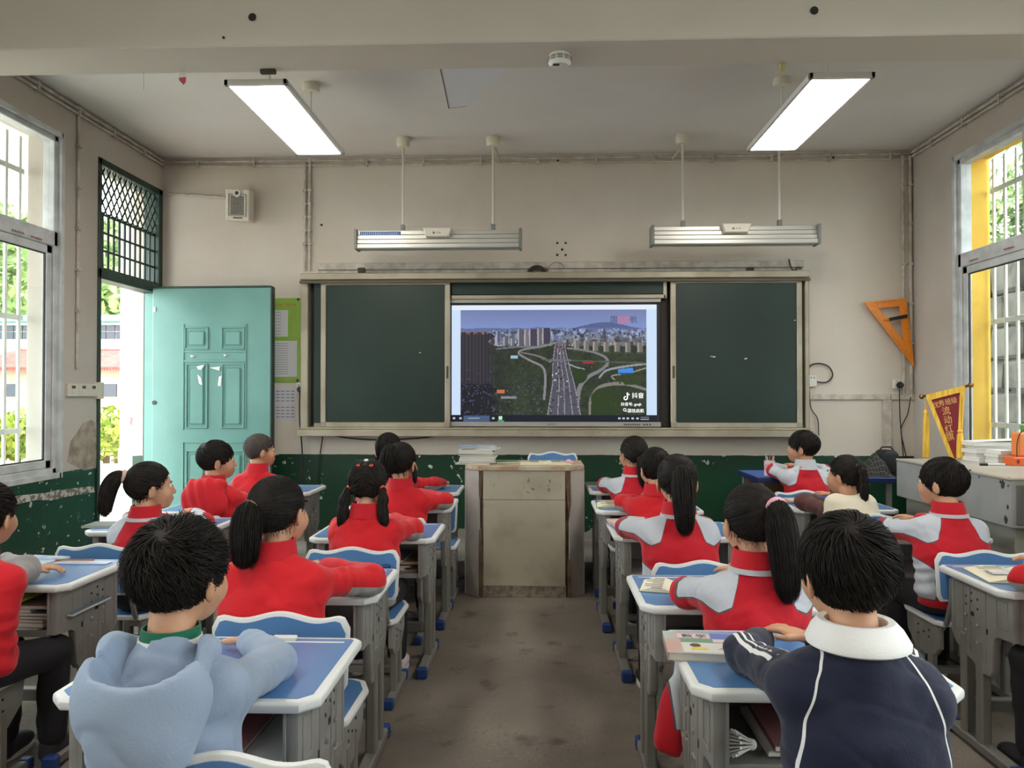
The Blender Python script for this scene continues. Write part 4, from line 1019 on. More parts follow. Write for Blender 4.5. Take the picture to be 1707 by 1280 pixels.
def cable(pix, r, label, Y=D - 0.02, mat=M_cable, name='power_cable'):
    m = MB(); m.tube(smooth_path([on_y(x, y, Y) for x, y in pix]), r, 6); return tag(m.build(name, mat, smooth=True), label, 'cable')
cable([(500, 652), (499, 680), (500, 710), (504, 760), (504, 850)], 0.006, 'black cable hanging straight down from the left socket', D - 0.06)
cable([(538, 727), (532, 770), (528, 810), (524, 860)], 0.005, 'thin black cable hanging below the left end of the chalk ledge')
cable([(555, 726), (590, 731), (640, 733), (700, 730), (740, 725)], 0.006, 'black cable sagging under the chalk ledge')
cable([(1357, 636), (1378, 637), (1388, 625), (1380, 610), (1360, 606), (1347, 616), (1345, 650), (1347, 668)], 0.006, 'black cable looping around the junction box')
cable([(1349, 650), (1352, 680), (1363, 698), (1365, 726)], 0.004, 'thin wire dangling below the junction box')
cable([(1499, 640), (1500, 690), (1503, 730), (1506, 762)], 0.004, 'black wire dropping straight from the right socket')
cable([(1518, 662), (1513, 690), (1502, 715), (1507, 745), (1511, 762)], 0.004, 'thin wire curling down to the steel cabinets')

# ================================================================== set square and pennant
M_orange = pm('orange_plastic', srgb(236, 138, 30), 0.4)
def P3(px, py, Y): q = on_y(px, py, Y); return (q.x, q.z)
YS = D - 0.05
A, B, C = P3(1440, 504, YS), P3(1510, 497, YS), P3(1524, 613, YS)
cx_, cz_ = [(A[i] + B[i] + C[i]) / 3 for i in (0, 1)]
t = thing('set_square', 'large orange set square with a dark handle hung in the corner', 'set square', (cx_, YS, cz_))
def loc2(p): return (p[0] - cx_, p[1] - cz_)
def inset(tri, d):
    out = []
    n = len(tri)
    for i in range(n):
        p0, p1, p2 = Vector(tri[i - 1]), Vector(tri[i]), Vector(tri[(i + 1) % n]); e1 = (p0 - p1).normalized(); e2 = (p2 - p1).normalized()
        bis = (e1 + e2).normalized(); s_ = math.sin(e1.angle(e2) / 2); out.append(tuple(p1 + bis * d / s_))
    return out
tri = [loc2(A), loc2(B), loc2(C)]; inn = inset(tri, 0.062)
m = MB()
for i in range(3):
    j = (i + 1) % 3; m.prism([tri[i], tri[j], inn[j], inn[i]], -0.008, 0.0, 'y', bevel=0.0015)
m.build('frame', M_orange, t)
h0 = loc2(P3(1473, 534, YS)); h1 = loc2(P3(1512, 527, YS))
m = MB(); m.tube([(h0[0], -0.006, h0[1]), (h1[0], -0.006, h1[1])], 0.013, 8); m.build('handle_bar', M_orange, t)
h0 = loc2(P3(1481, 533, YS)); m = MB(); m.tube([(h0[0], -0.018, h0[1]), (h1[0] - 0.01, -0.018, h1[1])], 0.014, 8); m.build('handle', M_black, t)
m = MB()
for i in range(3):
    p, q = Vector(tri[i]), Vector(tri[(i + 1) % 3]); u = (q - p).normalized(); nn = Vector((-u.y, u.x)); c0 = Vector((sum(k[0] for k in tri) / 3, sum(k[1] for k in tri) / 3)); nn = nn if (c0 - p).dot(nn) > 0 else -nn
    L = (q - p).length; k = 0.09
    while k < L - 0.09:
        b0 = p + u * k + nn * 0.006; ln = 0.03 if int(round(k / 0.0125)) % 4 == 0 else 0.014; b1 = b0 + nn * ln
        m.tube([(b0.x, -0.0085, b0.y), (b1.x, -0.0085, b1.y)], 0.0012, 4); k += 0.0125 if L < 0.4 else 0.02
m.build('scale_marks', pm('mark_brown', srgb(70, 44, 20), 0.6), t)['kind'] = 'stuff'

# the pennant hangs in front of the window frame on its pole
YP = 4.9
pole0, pole1 = on_y(1541, 660, 4.98), on_y(1613, 643, 4.72)
t = thing('award_pennant', 'dark red award pennant with gold fringe leaning in the window corner', 'pennant', pole0); O = Vector(pole0)
dirx = (pole1 - pole0); Lp = dirx.length; dirx.normalize()
M_gold = pm('gold_fringe', srgb(228, 176, 42), 0.6, col2=srgb(246, 206, 84), scale=60, stretch=(1, 1, 0.1)); M_maroon = pm('maroon_velvet', srgb(128, 26, 38), 0.85, sheen=0.4); M_brass = pm('brass', srgb(130, 96, 44), 0.35, 0.8)
m = MB(); m.tube([dirx * -0.02, dirx * (Lp + 0.02)], 0.008, 8); m.build('pole', M_brass, t)
for k in (-0.02, Lp + 0.02): m = MB(); c = dirx * k; m.ball(c, 0.017); m.build('finial', M_brass, t)
def pp(px, py): # point on the pennant plane (through the pole, vertical)
    d = ray(px, py); nrm = dirx.cross(Vector((0, 0, 1))).normalized(); k = (pole0 - CAMP).dot(nrm) / d.dot(nrm); return CAMP + d * k - O
outer = [pp(1547, 660), pp(1608, 645), pp(1606, 760), pp(1592, 764)]
nrm = dirx.cross(Vector((0, 0, 1))).normalized(); nrm = nrm if nrm.y < 0 else -nrm
def sheet3(pts, th, name, mat, off):
    m = MB(); n = len(pts); vs = [p + nrm * (off + th) for p in pts] + [p + nrm * off for p in pts]
    m.add(vs, [tuple(range(n)), tuple(range(n, 2 * n))[::-1]] + [(i, (i + 1) % n, n + (i + 1) % n, n + i) for i in range(n)]); return m.build(name, mat, t)
sheet3([pp(1550, 664), pp(1604, 650), pp(1597, 764), pp(1588, 764)], 0.004, 'cloth', M_maroon, 0.0)
sheet3([pp(1545, 658), pp(1610, 642), pp(1610, 652), pp(1548, 668)], 0.012, 'gold_header', M_gold, 0.0)
sheet3([pp(1546, 664), pp(1553, 664), pp(1592, 764), pp(1586, 766)], 0.008, 'gold_fringe', M_gold, 0.001)
sheet3([pp(1602, 650), pp(1609, 648), pp(1602, 764), pp(1596, 764)], 0.008, 'gold_fringe', M_gold, 0.001)
for (x, y0_, y1_, ys) in ((1547, 668, 762, 682), (1604, 660, 762, 716)):
    a, b, c = pp(x, y0_) + nrm * 0.02, pp(x, ys) + nrm * 0.02, pp(x, y1_) + nrm * 0.02
    m = MB(); m.tube([a, b], 0.004, 6); m.tube([b, b + (c - b) * 0.06, b + (c - b) * 0.12, b + (c - b) * 0.2, c], [0.008, 0.017, 0.012, 0.018, 0.022], 12); m.build('tassel', M_gold, t, smooth=True)
M_goldtext = pm('gold_lettering', srgb(222, 178, 96), 0.5)
def ptext(ch, px, py, size):
    c = pp(px, py) + nrm * 0.0045; o_ = text_mesh(ch, size, M_goldtext, 'lettering', t, frame_matrix(c, dirx, (0, 0, 1)), 0.0006, 'CENTER'); return o_
for ch, px, py in (('优', 1562, 679), ('秀', 1571, 676), ('班', 1582, 673.5), ('级', 1592, 671)): ptext(ch, px, py, 0.043)
for ch, px, py in (('流', 1579, 690), ('动', 1582, 705), ('红', 1584, 720), ('旗', 1585.5, 733)): ptext(ch, px, py, 0.058)
# ================================================================== lectern
M_pod = pm('lectern_laminate', srgb(188, 180, 160), 0.5, col2=srgb(150, 141, 124), scale=4.5, lo=0.5, hi=0.85, detail=9)
M_pod2 = pm('lectern_side_laminate', srgb(186, 180, 172), 0.5, col2=srgb(150, 142, 134), scale=5, lo=0.45, hi=0.85, detail=8)
M_podw = pm('lectern_bare_board', srgb(92, 70, 54), 0.8, col2=srgb(120, 98, 78), scale=12)
yf = on_z(870, 996, 0).y
xa_, xb_ = on_y(799, 900, yf).x, on_y(949, 900, yf).x
xo0, xo1 = on_y(776, 900, yf + 0.09).x, on_y(973, 900, yf + 0.09).x
ztop = on_y(870, 777, yf).z; yk = DAIS_Y - 0.015
pd = thing('lectern', 'worn grey lectern with splayed corners in the middle of the aisle', 'lectern', ((xa_ + xb_) / 2, (yf + yk) / 2, 0)); O = Vector(pd.location)
m = MB(); m.prism([(xa_ + 0.03 - O.x, yf + 0.006 - O.y), (xb_ - 0.03 - O.x, yf + 0.006 - O.y), (xo1 - 0.01 - O.x, yf + 0.1 - O.y), (xo1 - 0.01 - O.x, yk - O.y), (xo0 + 0.01 - O.x, yk - O.y), (xo0 + 0.01 - O.x, yf + 0.1 - O.y)], 0, ztop - 0.03)
m.build('carcass', M_podw, pd)
m = MB(); m.bbox(xa_ + 0.026 - O.x, xb_ - 0.026 - O.x, yf - O.y, yf + 0.012 - O.y, 0.075, ztop - 0.22, 0.001); m.build('front_panel', M_pod, pd)
m = MB(); m.bbox(xa_ + 0.024 - O.x, xb_ - 0.026 - O.x, yf - 0.001 - O.y, yf + 0.012 - O.y, ztop - 0.217, ztop - 0.03, 0.001); m.build('front_panel', M_pod, pd)
m = MB(); m.bbox(xa_ + 0.02 - O.x, xb_ - 0.02 - O.x, yf + 0.003 - O.y, yf + 0.012 - O.y, 0.0, 0.078, 0.002)
m.build('kick_board', pm('chewed_board', srgb(156, 146, 130), 0.85, col2=srgb(122, 108, 92), scale=34, lo=0.42, hi=0.62), pd)
for s in (-1, 1):
    e0 = Vector(((xa_ if s < 0 else xb_) - O.x, yf - O.y)); e1 = Vector(((xo0 if s < 0 else xo1) - O.x, yf + 0.10 - O.y)); u = (e1 - e0); nn = Vector((-u.y, u.x)).normalized() * 0.012
    if nn.y > 0: nn = -nn
    q0 = e0 + u * 0.04
    m = MB(); m.prism([tuple(q0), tuple(e1), tuple(e1 - nn), tuple(q0 - nn)], 0, ztop - 0.03); m.build('corner_panel', M_pod2, pd)
    m = MB(); x = (xo0 if s < 0 else xo1) - O.x; m.bbox(x - 0.006, x + 0.006, yf + 0.1 - O.y, yk - O.y, 0, ztop - 0.03, 0.001); m.build('side_panel', M_pod2, pd)
m = MB(); m.prism([(xa_ - 0.006 - O.x, yf - 0.012 - O.y), (xb_ + 0.006 - O.x, yf - 0.012 - O.y), (xo1 + 0.004 - O.x, yf + 0.095 - O.y), (xo1 + 0.004 - O.x, yk - O.y), (xo0 - 0.004 - O.x, yk - O.y), (xo0 - 0.004 - O.x, yf + 0.095 - O.y)], ztop - 0.03, ztop, bevel=0.004)
m.build('top', pm('lectern_top_edge', srgb(170, 140, 108), 0.6, col2=srgb(196, 184, 164), scale=8), pd)
for poly in (((799, 884), (803, 880), (806, 940), (805, 994), (798, 994)), ((942, 782), (951, 780), (952, 840), (948, 866), (944, 812)), ((946, 938), (951, 930), (953, 994), (946, 994)), ((798, 782), (805, 782), (802, 830), (799, 826))):
    m = MB(); m.prism([tuple((on_y(*q, yf - 0.001) - O)[i] for i in (0, 2)) for q in poly], yf - 0.0035 - O.y, yf + 0.012 - O.y, 'y'); m.build('worn_edge', M_podw, pd)
# dark smears on the laminate
m = MB(); q_ = random.Random(4)
for (px, py, r) in ((880, 806, 0.03), (913, 808, 0.03), (878, 817, 0.02), (820, 808, 0.012), (829, 785, 0.012), (934, 817, 0.01), (868, 826, 0.01)):
    c = on_y(px, py, yf) - O
    for k in range(5):
        cx, cz = c.x + q_.gauss(0, r * 0.6), c.z + q_.gauss(0, r * 0.8); rr = r * q_.uniform(0.12, 0.35)
        m.prism([(cx + rr * math.cos(a) * q_.uniform(0.5, 1), cz + 1.6 * rr * math.sin(a) * q_.uniform(0.5, 1)) for a in np.linspace(0, 5.6, 8)], yf - 0.0018 - O.y, yf - O.y, 'y')
m.build('scuff_mark', pm('scuff_grey', srgb(138, 128, 112), 0.7), pd)['kind'] = 'stuff'

# ================================================================== books and papers
def book(name, label, cat, c, w, d, h, rz, cover, pages=None, group=None, tilt=0):
    t = thing(name, label, cat, c, rz, group); pages = pages or pm('page_block', srgb(228, 222, 206), 0.8)
    t.rotation_euler = (tilt, 0, rz)
    m = MB(); m.bbox(-w / 2 + 0.002, w / 2 - 0.002, -d / 2 + 0.002, d / 2 - 0.002, 0.001, h - 0.001, 0.0005); m.build('pages', pages, t)
    m = MB(); m.bbox(-w / 2, w / 2, -d / 2, d / 2, h - 0.0015, h, 0.0005); m.bbox(-w / 2, w / 2, -d / 2, d / 2, 0, 0.0015, 0.0005); m.bbox(-w / 2, -w / 2 + 0.0015, -d / 2, d / 2, 0, h, 0.0005); m.build('cover', cover, t)
    return t
def open_book(label, c, rz, cat='book', w=0.30, d=0.20, col=(236, 230, 208), pic=None):
    t = thing('open_book', label, cat, c, rz)
    for s in (-1, 1):
        m = MB(); n = 8; prof = [(s * w / 2 * k / n, 0.004 + 0.014 * math.sin(math.pi * min(1, (k / n) * 0.9 + 0.12)) ** 1.2) for k in range(n + 1)]
        vs = []; fs = []
        for (x, z) in prof: vs += [(x, -d / 2, z), (x, d / 2, z), (x, -d / 2, 0.001), (x, d / 2, 0.001)]
        for k in range(n):
            a = 4 * k; fs += [(a, a + 4, a + 5, a + 1), (a + 2, a + 3, a + 7, a + 6), (a, a + 2, a + 6, a + 4), (a + 1, a + 5, a + 7, a + 3)]
        fs += [(0, 1, 3, 2), (4 * n, 4 * n + 2, 4 * n + 3, 4 * n + 1)]
        m.add(vs, fs); pg = m.build('page_block', pm(f'page_{col[0]}_{col[2]}', srgb(*col), 0.8), t)
        m = MB()
        for k in range(7):
            y = d / 2 - 0.03 - k * 0.022; x0_, x1_ = s * w * 0.12, s * w * (0.42 if k % 3 else 0.3); zt_ = 0.0195
            m.box(min(x0_, x1_), max(x0_, x1_), y, y + 0.004, zt_ - 0.001, zt_ + 0.0006)
        m.build('print_lines', pm('book_ink', srgb(150, 148, 150), 0.8), pg)
        if pic and s == pic: m = MB(); m.box(0.03 * s, 0.11 * s, -0.05, 0.03, 0.019, 0.0208) if s > 0 else m.box(-0.11, -0.03, -0.05, 0.03, 0.019, 0.0208); m.build('picture', pm('page_picture', srgb(196, 206, 222), 0.8, col2=srgb(236, 226, 206), scale=30), pg)
    m = MB(); m.bbox(-w / 2 - 0.003, w / 2 + 0.003, -d / 2 - 0.003, d / 2 + 0.003, 0, 0.002, 0.0006); m.build('cover', pm('book_cover_green', srgb(120, 150, 126), 0.6), t)
    return t
M_cvb = pm('cover_blue', srgb(110, 142, 186), 0.5, col2=srgb(186, 198, 206), scale=14); M_cvw = pm('cover_pale', srgb(216, 216, 210), 0.55, col2=srgb(190, 200, 204), scale=10)
M_cvp = pm('cover_pink', srgb(222, 176, 176), 0.5, col2=srgb(216, 214, 190), scale=18); M_cvg = pm('cover_green', srgb(96, 140, 104), 0.5)
# pile of exercise books on the lectern
c = on_y(796, 770, yf + 0.16); q_ = random.Random(11); z = ztop
for i in range(11):
    h = q_.uniform(0.008, 0.013)
    book('exercise_book', 'lowest exercise book of the pile on the lectern' if i == 0 else 'topmost blue exercise book of the pile on the lectern' if i == 10 else f'{["second", "third", "fourth", "fifth", "sixth", "seventh", "eighth", "ninth", "tenth"][i - 1]} exercise book from the bottom of the lectern pile', 'book',
         (c.x + q_.gauss(0, 0.008), yf + 0.17 + q_.gauss(0, 0.006), z), 0.235, 0.17, h, q_.gauss(0, 0.12), M_cvb if i == 10 or i % 4 == 1 else M_cvw, group='exercise books piled on the lectern'); z += h
c = on_y(901, 770, yf + 0.12); open_book('open book lying on the right of the lectern top', (c.x + 0.03, yf + 0.16, ztop), R(4), w=0.34, d=0.2, col=(232, 226, 196))
c = on_y(845, 770, yf + 0.2); book('notebook', 'thin green notebook beside the pile on the lectern', 'book', (c.x, yf + 0.24, ztop), 0.16, 0.12, 0.012, R(10), M_cvg)
c = on_y(948, 768, yf + 0.15); m = MB(); m.ball((c.x, yf + 0.17, ztop + 0.016), (0.018, 0.014, 0.016)); m.ball((c.x + 0.018, yf + 0.16, ztop + 0.010), (0.014, 0.012, 0.010)); tag(m.build('pink_eraser', pm('pale_pink', srgb(226, 176, 190), 0.5), smooth=True), 'small pink rubber on the right end of the lectern', 'eraser')

# ================================================================== desks
M_dtop = pm('desk_blue', srgb(86, 130, 184), 0.30, col2=srgb(94, 138, 190), scale=3, bump=0.02, bscale=120)
M_dedge = pm('desk_white_edge', srgb(228, 230, 228), 0.40)
M_dgrey = pm('desk_grey_panel', srgb(146, 144, 140), 0.45, col2=srgb(132, 130, 126), scale=10)
M_dpost = pm('desk_grey_post', srgb(140, 138, 132), 0.42, 0.25)
M_dcap = pm('foot_cap_blue', srgb(36, 66, 128), 0.45); M_hole = pm('panel_hole', (0.02, 0.02, 0.02), 0.8); M_bolt = pm('bolt_steel', srgb(190, 190, 186), 0.3, 0.9)
DW, DD, DH = 0.60, 0.425, 0.65
def make_desk(label):
    t = thing('school_desk', label, 'desk', (0, 0, 0), 0, 'blue topped school desks')
    x, y = DW / 2, DD / 2; c = 0.038
    poly = [(-x + c, -y), (x - c, -y), (x, -y + c), (x, y - 0.02), (x - 0.02, y), (-x + 0.02, y), (-x, y - 0.02), (-x, -y + c)]
    m = MB(); m.prism(poly, DH - 0.026, DH, bevel=0.009, seg=3); m.build('edge_band', M_dedge, t, smooth=True)
    k = 0.020; pin = [(-x + c + 0.008, -y + k), (x - c - 0.008, -y + k), (x - k, -y + c + 0.008), (x - k, y - 0.028), (x - 0.028, y - k), (-x + 0.028, y - k), (-x + k, y - 0.028), (-x + k, -y + c + 0.008)]
    m = MB(); m.prism(pin, DH - 0.004, DH + 0.0012); m.build('tabletop', M_dtop, t)
    prof = [(-0.19, 0.625), (-0.19, 0.47), (-0.105, 0.462), (-0.085, 0.45), (-0.078, 0.42), (-0.074, 0.33), (-0.055, 0.305), (0.0, 0.30), (0.045, 0.325), (0.11, 0.345), (0.155, 0.36), (0.19, 0.40), (0.19, 0.625)]
    for s in (-1, 1):
        xo = s * (x - 0.045)
        m = MB(); m.prism(prof, min(xo, xo - s * 0.03), max(xo, xo - s * 0.03), 'x', bevel=0.006, seg=2); sp = m.build('side_panel', M_dgrey, t, smooth=True)
        m = MB()
        for (a, b, c_, d_) in ((-0.165, -0.10, 0.50, 0.60), (-0.04, 0.06, 0.345, 0.605), (0.10, 0.165, 0.40, 0.605)):
            for q in ((a, b, d_ - 0.004, d_), (a, b, c_, c_ + 0.004), (a, a + 0.004, c_, d_), (b - 0.004, b, c_, d_)): m.bbox(min(xo - s * 0.004, xo + s * 0.0025), max(xo - s * 0.004, xo + s * 0.0025), *q, 0.001)
        m.build('embossed_rib', M_dgrey, sp)
        m = MB()
        for (a, b) in ((0.05, 0.58), (0.05, 0.55), (0.012, 0.565), (0.012, 0.53), (0.085, 0.56), (0.085, 0.53)): m.lathe([(0.005, xo - s * 0.005), (0.005, xo + s * 0.001)], 8, (0, a, b), 'x')
        m.bbox(min(xo - s * 0.004, xo + s * 0.001), max(xo - s * 0.004, xo + s * 0.001), 0.035, 0.055, 0.495, 0.512, 0.001); m.bbox(min(xo - s * 0.004, xo + s * 0.001), max(xo - s * 0.004, xo + s * 0.001), -0.05, -0.035, 0.455, 0.475, 0.001)
        m.build('panel_holes', M_hole, sp)['kind'] = 'stuff'
        m = MB()
        for (a, b) in ((0.085, 0.49), (0.012, 0.47), (0.085, 0.43), (0.012, 0.405)): m.lathe([(0.008, xo - s * 0.002), (0.0075, xo + s * 0.004), (0.004, xo + s * 0.006)], 10, (0, a, b), 'x')
        m.build('bolts', M_bolt, sp)['kind'] = 'stuff'
        for yy in (0.005, 0.105):
            m = MB(); m.bbox(xo - s * 0.015 - 0.019, xo - s * 0.015 + 0.019, yy - 0.021, yy + 0.021, 0.03, 0.42, 0.006); m.build('post', M_dpost, t)
        m = MB(); m.bbox(xo - s * 0.015 - 0.022, xo - s * 0.015 + 0.022, -0.19, 0.20, 0.008, 0.045, 0.006); ft = m.build('foot', M_dpost, t)
        for (a, b) in ((-0.215, -0.175), (0.185, 0.225)):
            m = MB(); m.bbox(xo - s * 0.015 - 0.026, xo - s * 0.015 + 0.026, a, b, 0.0, 0.05, 0.007); m.build('foot_cap', M_dcap, ft)
        m = MB(); m.bbox(xo - s * 0.034, xo - s * 0.028, -0.195, -0.175, 0.47, 0.62, 0.001)
        m.build('front_flange', M_dgrey, t)
    m = MB(); m.bbox(-x + 0.075, x - 0.075, -0.18, 0.17, 0.462, 0.472, 0.002); m.bbox(-x + 0.075, x - 0.075, 0.16, 0.172, 0.462, 0.62, 0.002); m.bbox(-x + 0.075, x - 0.075, -0.185, -0.178, 0.462, 0.485, 0.001); m.build('book_tray', M_dgrey, t)
    m = MB(); m.bbox(-x + 0.06, x - 0.06, 0.085, 0.125, 0.12, 0.165, 0.004); m.build('crossbar', M_dpost, t)
    m = MB(); m.bbox(-x + 0.04, x - 0.04, y - 0.052, y - 0.043, DH + 0.0008, DH + 0.002, 0.0004); m.build('pencil_groove', M_dedge, t)
    return t
# ================================================================== chairs
def wavy(xh, z0, z1, r=0.045):
    pts = []
    n = 26
    top = []
    for i in range(n + 1):
        u = -1 + 2 * i / n; x = u * xh
        z = z1 + 0.010 * math.cos(u * math.pi * 1.75) - 0.006
        e = 1 - abs(u)
        if e * xh < r: k = 1 - e * xh / r; z -= r * (1 - math.sqrt(max(0, 1 - k * k)))
        top.append((x, z))
    return [(-xh * 0.96, z0 + 0.02), (-xh * 0.90, z0), (xh * 0.90, z0), (xh * 0.96, z0 + 0.02)] + top[::-1]
def make_chair(label):
    t = thing('school_chair', label, 'chair', (0, 0, 0), 0, 'blue school chairs with white edging')
    xh = 0.20
    def curve(m, dy=0.0):
        for i, v in enumerate(m.v): m.v[i] = (v[0], v[1] + 0.10 * v[0] * v[0] * -1 * -1 + dy, v[2])
        return m
    pl = wavy(xh, 0.475, 0.70)
    m = MB(); m.prism(pl, -0.190, -0.172, 'y', bevel=0.005, seg=2); curve(m); m.build('back_edge', M_dedge, t, smooth=True)
    pi = [(x * 0.945, z - 0.012 if z > 0.6 else z + 0.012) for x, z in pl]
    m = MB(); m.prism(pi, -0.1925, -0.1695, 'y'); curve(m); m.build('backrest', M_dtop, t)
    # seat
    sp = [(-0.16, -0.16), (0.16, -0.16), (0.185, -0.13), (0.19, 0.10), (0.165, 0.165), (0.13, 0.185), (-0.13, 0.185), (-0.165, 0.165), (-0.19, 0.10), (-0.185, -0.13)]
    m = MB(); m.prism(sp, 0.355, 0.375, bevel=0.006, seg=2); m.build('seat_edge', M_dedge, t, smooth=True)
    m = MB(); m.prism([(a * 0.91, b * 0.90) for a, b in sp], 0.358, 0.3765); m.build('seat', M_dtop, t)
    for s in (-1, 1):
        m = MB(); m.tube([(s * 0.145, -0.12, 0.33), (s * 0.145, -0.165, 0.38), (s * 0.145, -0.2, 0.48), (s * 0.145, -0.203, 0.60)], 0.011, 8); m.build('back_post', M_dpost, t, smooth=True)
        m = MB(); m.bbox(s * 0.145 - 0.018, s * 0.145 + 0.018, -0.222, -0.186, 0.585, 0.632, 0.004); m.build('post_cap', M_dcap, t)
        xo = s * 0.165
        pr = [(-0.14, 0.35), (-0.14, 0.25), (-0.10, 0.21), (-0.02, 0.19), (0.06, 0.20), (0.13, 0.26), (0.14, 0.35)]
        m = MB(); m.prism(pr, min(xo, xo - s * 0.022), max(xo, xo - s * 0.022), 'x', bevel=0.004); sp_ = m.build('side_panel', M_dgrey, t)
        m = MB()
        for (a, b) in ((-0.06, 0.31), (-0.06, 0.28), (0.03, 0.31), (0.03, 0.27), (-0.015, 0.29)): m.lathe([(0.005, xo - s * 0.003), (0.005, xo + s * 0.002)], 8, (0, a, b), 'x')
        m.build('panel_holes', M_hole, sp_)['kind'] = 'stuff'
        for yy in (-0.065, 0.035):
            m = MB(); m.bbox(xo - s * 0.011 - 0.014, xo - s * 0.011 + 0.014, yy - 0.018, yy + 0.018, 0.03, 0.27, 0.005); m.build('post', M_dpost, t)
        m = MB(); m.bbox(xo - s * 0.011 - 0.017, xo - s * 0.011 + 0.017, -0.17, 0.16, 0.008, 0.04, 0.005); ft = m.build('foot', M_dpost, t)
        for (a, b) in ((-0.19, -0.155), (0.145, 0.18)):
            m = MB(); m.bbox(xo - s * 0.011 - 0.021, xo - s * 0.011 + 0.021, a, b, 0, 0.044, 0.006); m.build('foot_cap', M_dcap, ft)
    m = MB(); m.bbox(-0.15, 0.15, -0.03, 0.0, 0.10, 0.13, 0.003); m.build('crossbar', M_dpost, t)
    return t
# far inner corner of each desk top in the photo -> place; (pixel, side of that corner, desk height factor)
DESKS = {}
spec = {  # name: (pixel of far corner, side, forced far Y or None, label)
 'B1': ((606, 1062), 'R', None, 'school desk of the child in the grey-blue hoodie, with a white eraser'),
 'B2': ((666, 947), 'R', None, 'school desk of the girl with the loose low ponytail in red'),
 'B3': ((743, 872), 'R', None, 'school desk of the girl with two plaits, left of the aisle'),
 'B4': ((765, 830), 'R', None, 'school desk of the girl in front of the plaited girl'),
 'B5': ((775, 808), 'R', 5.255, 'front row school desk left of the lectern'),
 'C1': ((1103, 1048), 'L', None, 'school desk with the mathematics book, of the child in navy'),
 'C2': ((1043, 957), 'L', None, 'school desk of the girl with the pink hair band'),
 'C3': ((1010, 868), 'L', None, 'school desk of the girl with the long straight ponytail, book on its corner'),
 'C4': ((985, 833), 'L', None, 'school desk with an open cream book, second row right of the lectern'),
 'C5': ((976, 803), 'L', 5.255, 'front row school desk right of the lectern'),
 'A1': ((220, 932), 'R', None, 'school desk with a stuffed tray at the left edge of the picture'),
 'A2': ((400, 862), 'R', None, 'school desk of the girl with the scrunchie by the doorway'),
 'A3': ((470, 832), 'R', 4.58, 'school desk of the boy in the red hooded jacket'),
 'A4': ((545, 808), 'R', 5.28, 'front row school desk of the short haired boy by the door'),
 'D1': ((1560, 940), 'L', None, 'school desk at the right edge of the picture with an open book'),
 'D2': ((1425, 872), 'L', 3.93, 'school desk of the boy with the red collar beside the cabinets'),
 'D3': ((1290, 832), 'L', None, 'school desk of the child in the cream vest'),
}
first = None
HGT = {'B1': 1.03, 'C1': 1.045, 'B4': 1.048, 'C3': 1.03, 'C4': 1.04, 'A2': 1.03}
for k, (px, side, fy, lab) in spec.items():
    if fy is None: zs = HGT.get(k, 1.0); p = on_z(*px, DH * zs)
    else: p = on_y(*px, fy); zs = max(0.97, min(1.06, p.z / DH)); 
    if k in ('A3', 'D2'): zs = 1.0
    X = p.x - DW / 2 if side == 'R' else p.x + DW / 2; Yc = p.y - DD / 2
    if k == 'A3': X = -1.6 - DW / 2
    if k == 'D2': X = 1.53 + DW / 2
    if first is None: o_ = first = make_desk(lab)
    else: o_ = copy_tree(first)
    o_.location = (X, Yc, 0); o_['label'] = lab; o_.scale = (1, 1, zs)
    DESKS[k] = (X, Yc, DH * zs)
def near(k): return DESKS[k][1] - DD / 2
chair_lab = {
 'B1': 'school chair of the child in the grey-blue hoodie at the bottom edge', 'B2': 'school chair behind the girl with the loose low ponytail', 'B3': 'school chair behind the girl with two plaits', 'B4': 'school chair of the girl in front of the plaited girl',
 'B5': 'front row school chair left of the lectern', 'C1': 'school chair of the child in navy', 'C2': 'school chair of the girl with the pink hair band', 'C3': 'school chair of the girl with the long straight ponytail', 'C4': 'school chair second from the lectern on the right',
 'C5': 'front row school chair right of the lectern', 'A1': 'school chair of the child cut off by the left edge', 'A2': 'school chair of the girl with the scrunchie', 'A3': 'school chair of the boy in the red hooded jacket', 'A4': 'front row school chair of the short haired boy',
 'D1': 'school chair of the child cut off by the right edge', 'D2': 'school chair of the boy with the red collar', 'D3': 'school chair of the child in the cream vest'}
CH_DX = {'B1': 0.22, 'B2': 0.10, 'C1': -0.08, 'A2': 0.0, 'D2': 0.04, 'B5': 0.12, 'C2': 0.03}
CH_Z = {'C2': 0.955, 'C3': 0.955, 'D2': 0.955, 'B2': 1.0, 'B1': 1.0}
PREV = {'B2': 'B1', 'B3': 'B2', 'B4': 'B3', 'B5': 'B4', 'C2': 'C1', 'C3': 'C2', 'C4': 'C3', 'C5': 'C4', 'A2': 'A1', 'A3': 'A2', 'A4': 'A3', 'D2': 'D1', 'D3': 'D2'}
CHAIR_Y = {'B1': 1.27, 'C1': 1.215}
GAP = {'C3': 0.48}
def chair_plane(k):
    if k in CHAIR_Y: return CHAIR_Y[k]
    far = DESKS[PREV[k]][1] + DD / 2 + 0.03 if k in PREV else -9
    return max(far, near(k) - GAP.get(k, 0.34))
cfirst = None; CHAIRS = {}
for k, lab in chair_lab.items():
    X, Yc, _ = DESKS[k]
    o_ = cfirst = make_chair(lab) if cfirst is None else None
    if o_ is None: o_ = copy_tree(CH0)
    else: CH0 = o_
    cfirst = CH0
    yb = chair_plane(k)     # plane of the chair back
    o_.location = (X + CH_DX.get(k, 0), yb + 0.19, 0); o_.scale = (1, 1, CH_Z.get(k, 0.97)); o_['label'] = lab; CHAIRS[k] = (X + CH_DX.get(k, 0), yb + 0.19)
# the teacher's chair on the dais behind the lectern
o_ = copy_tree(CH0); c = on_y(921, 760, 5.95); o_.location = (c.x, 5.765, DAIS_Z); o_.rotation_euler = (0, 0, math.pi); o_.scale = (1, 1, 1.04); o_['label'] = 'empty school chair on the platform behind the lectern'

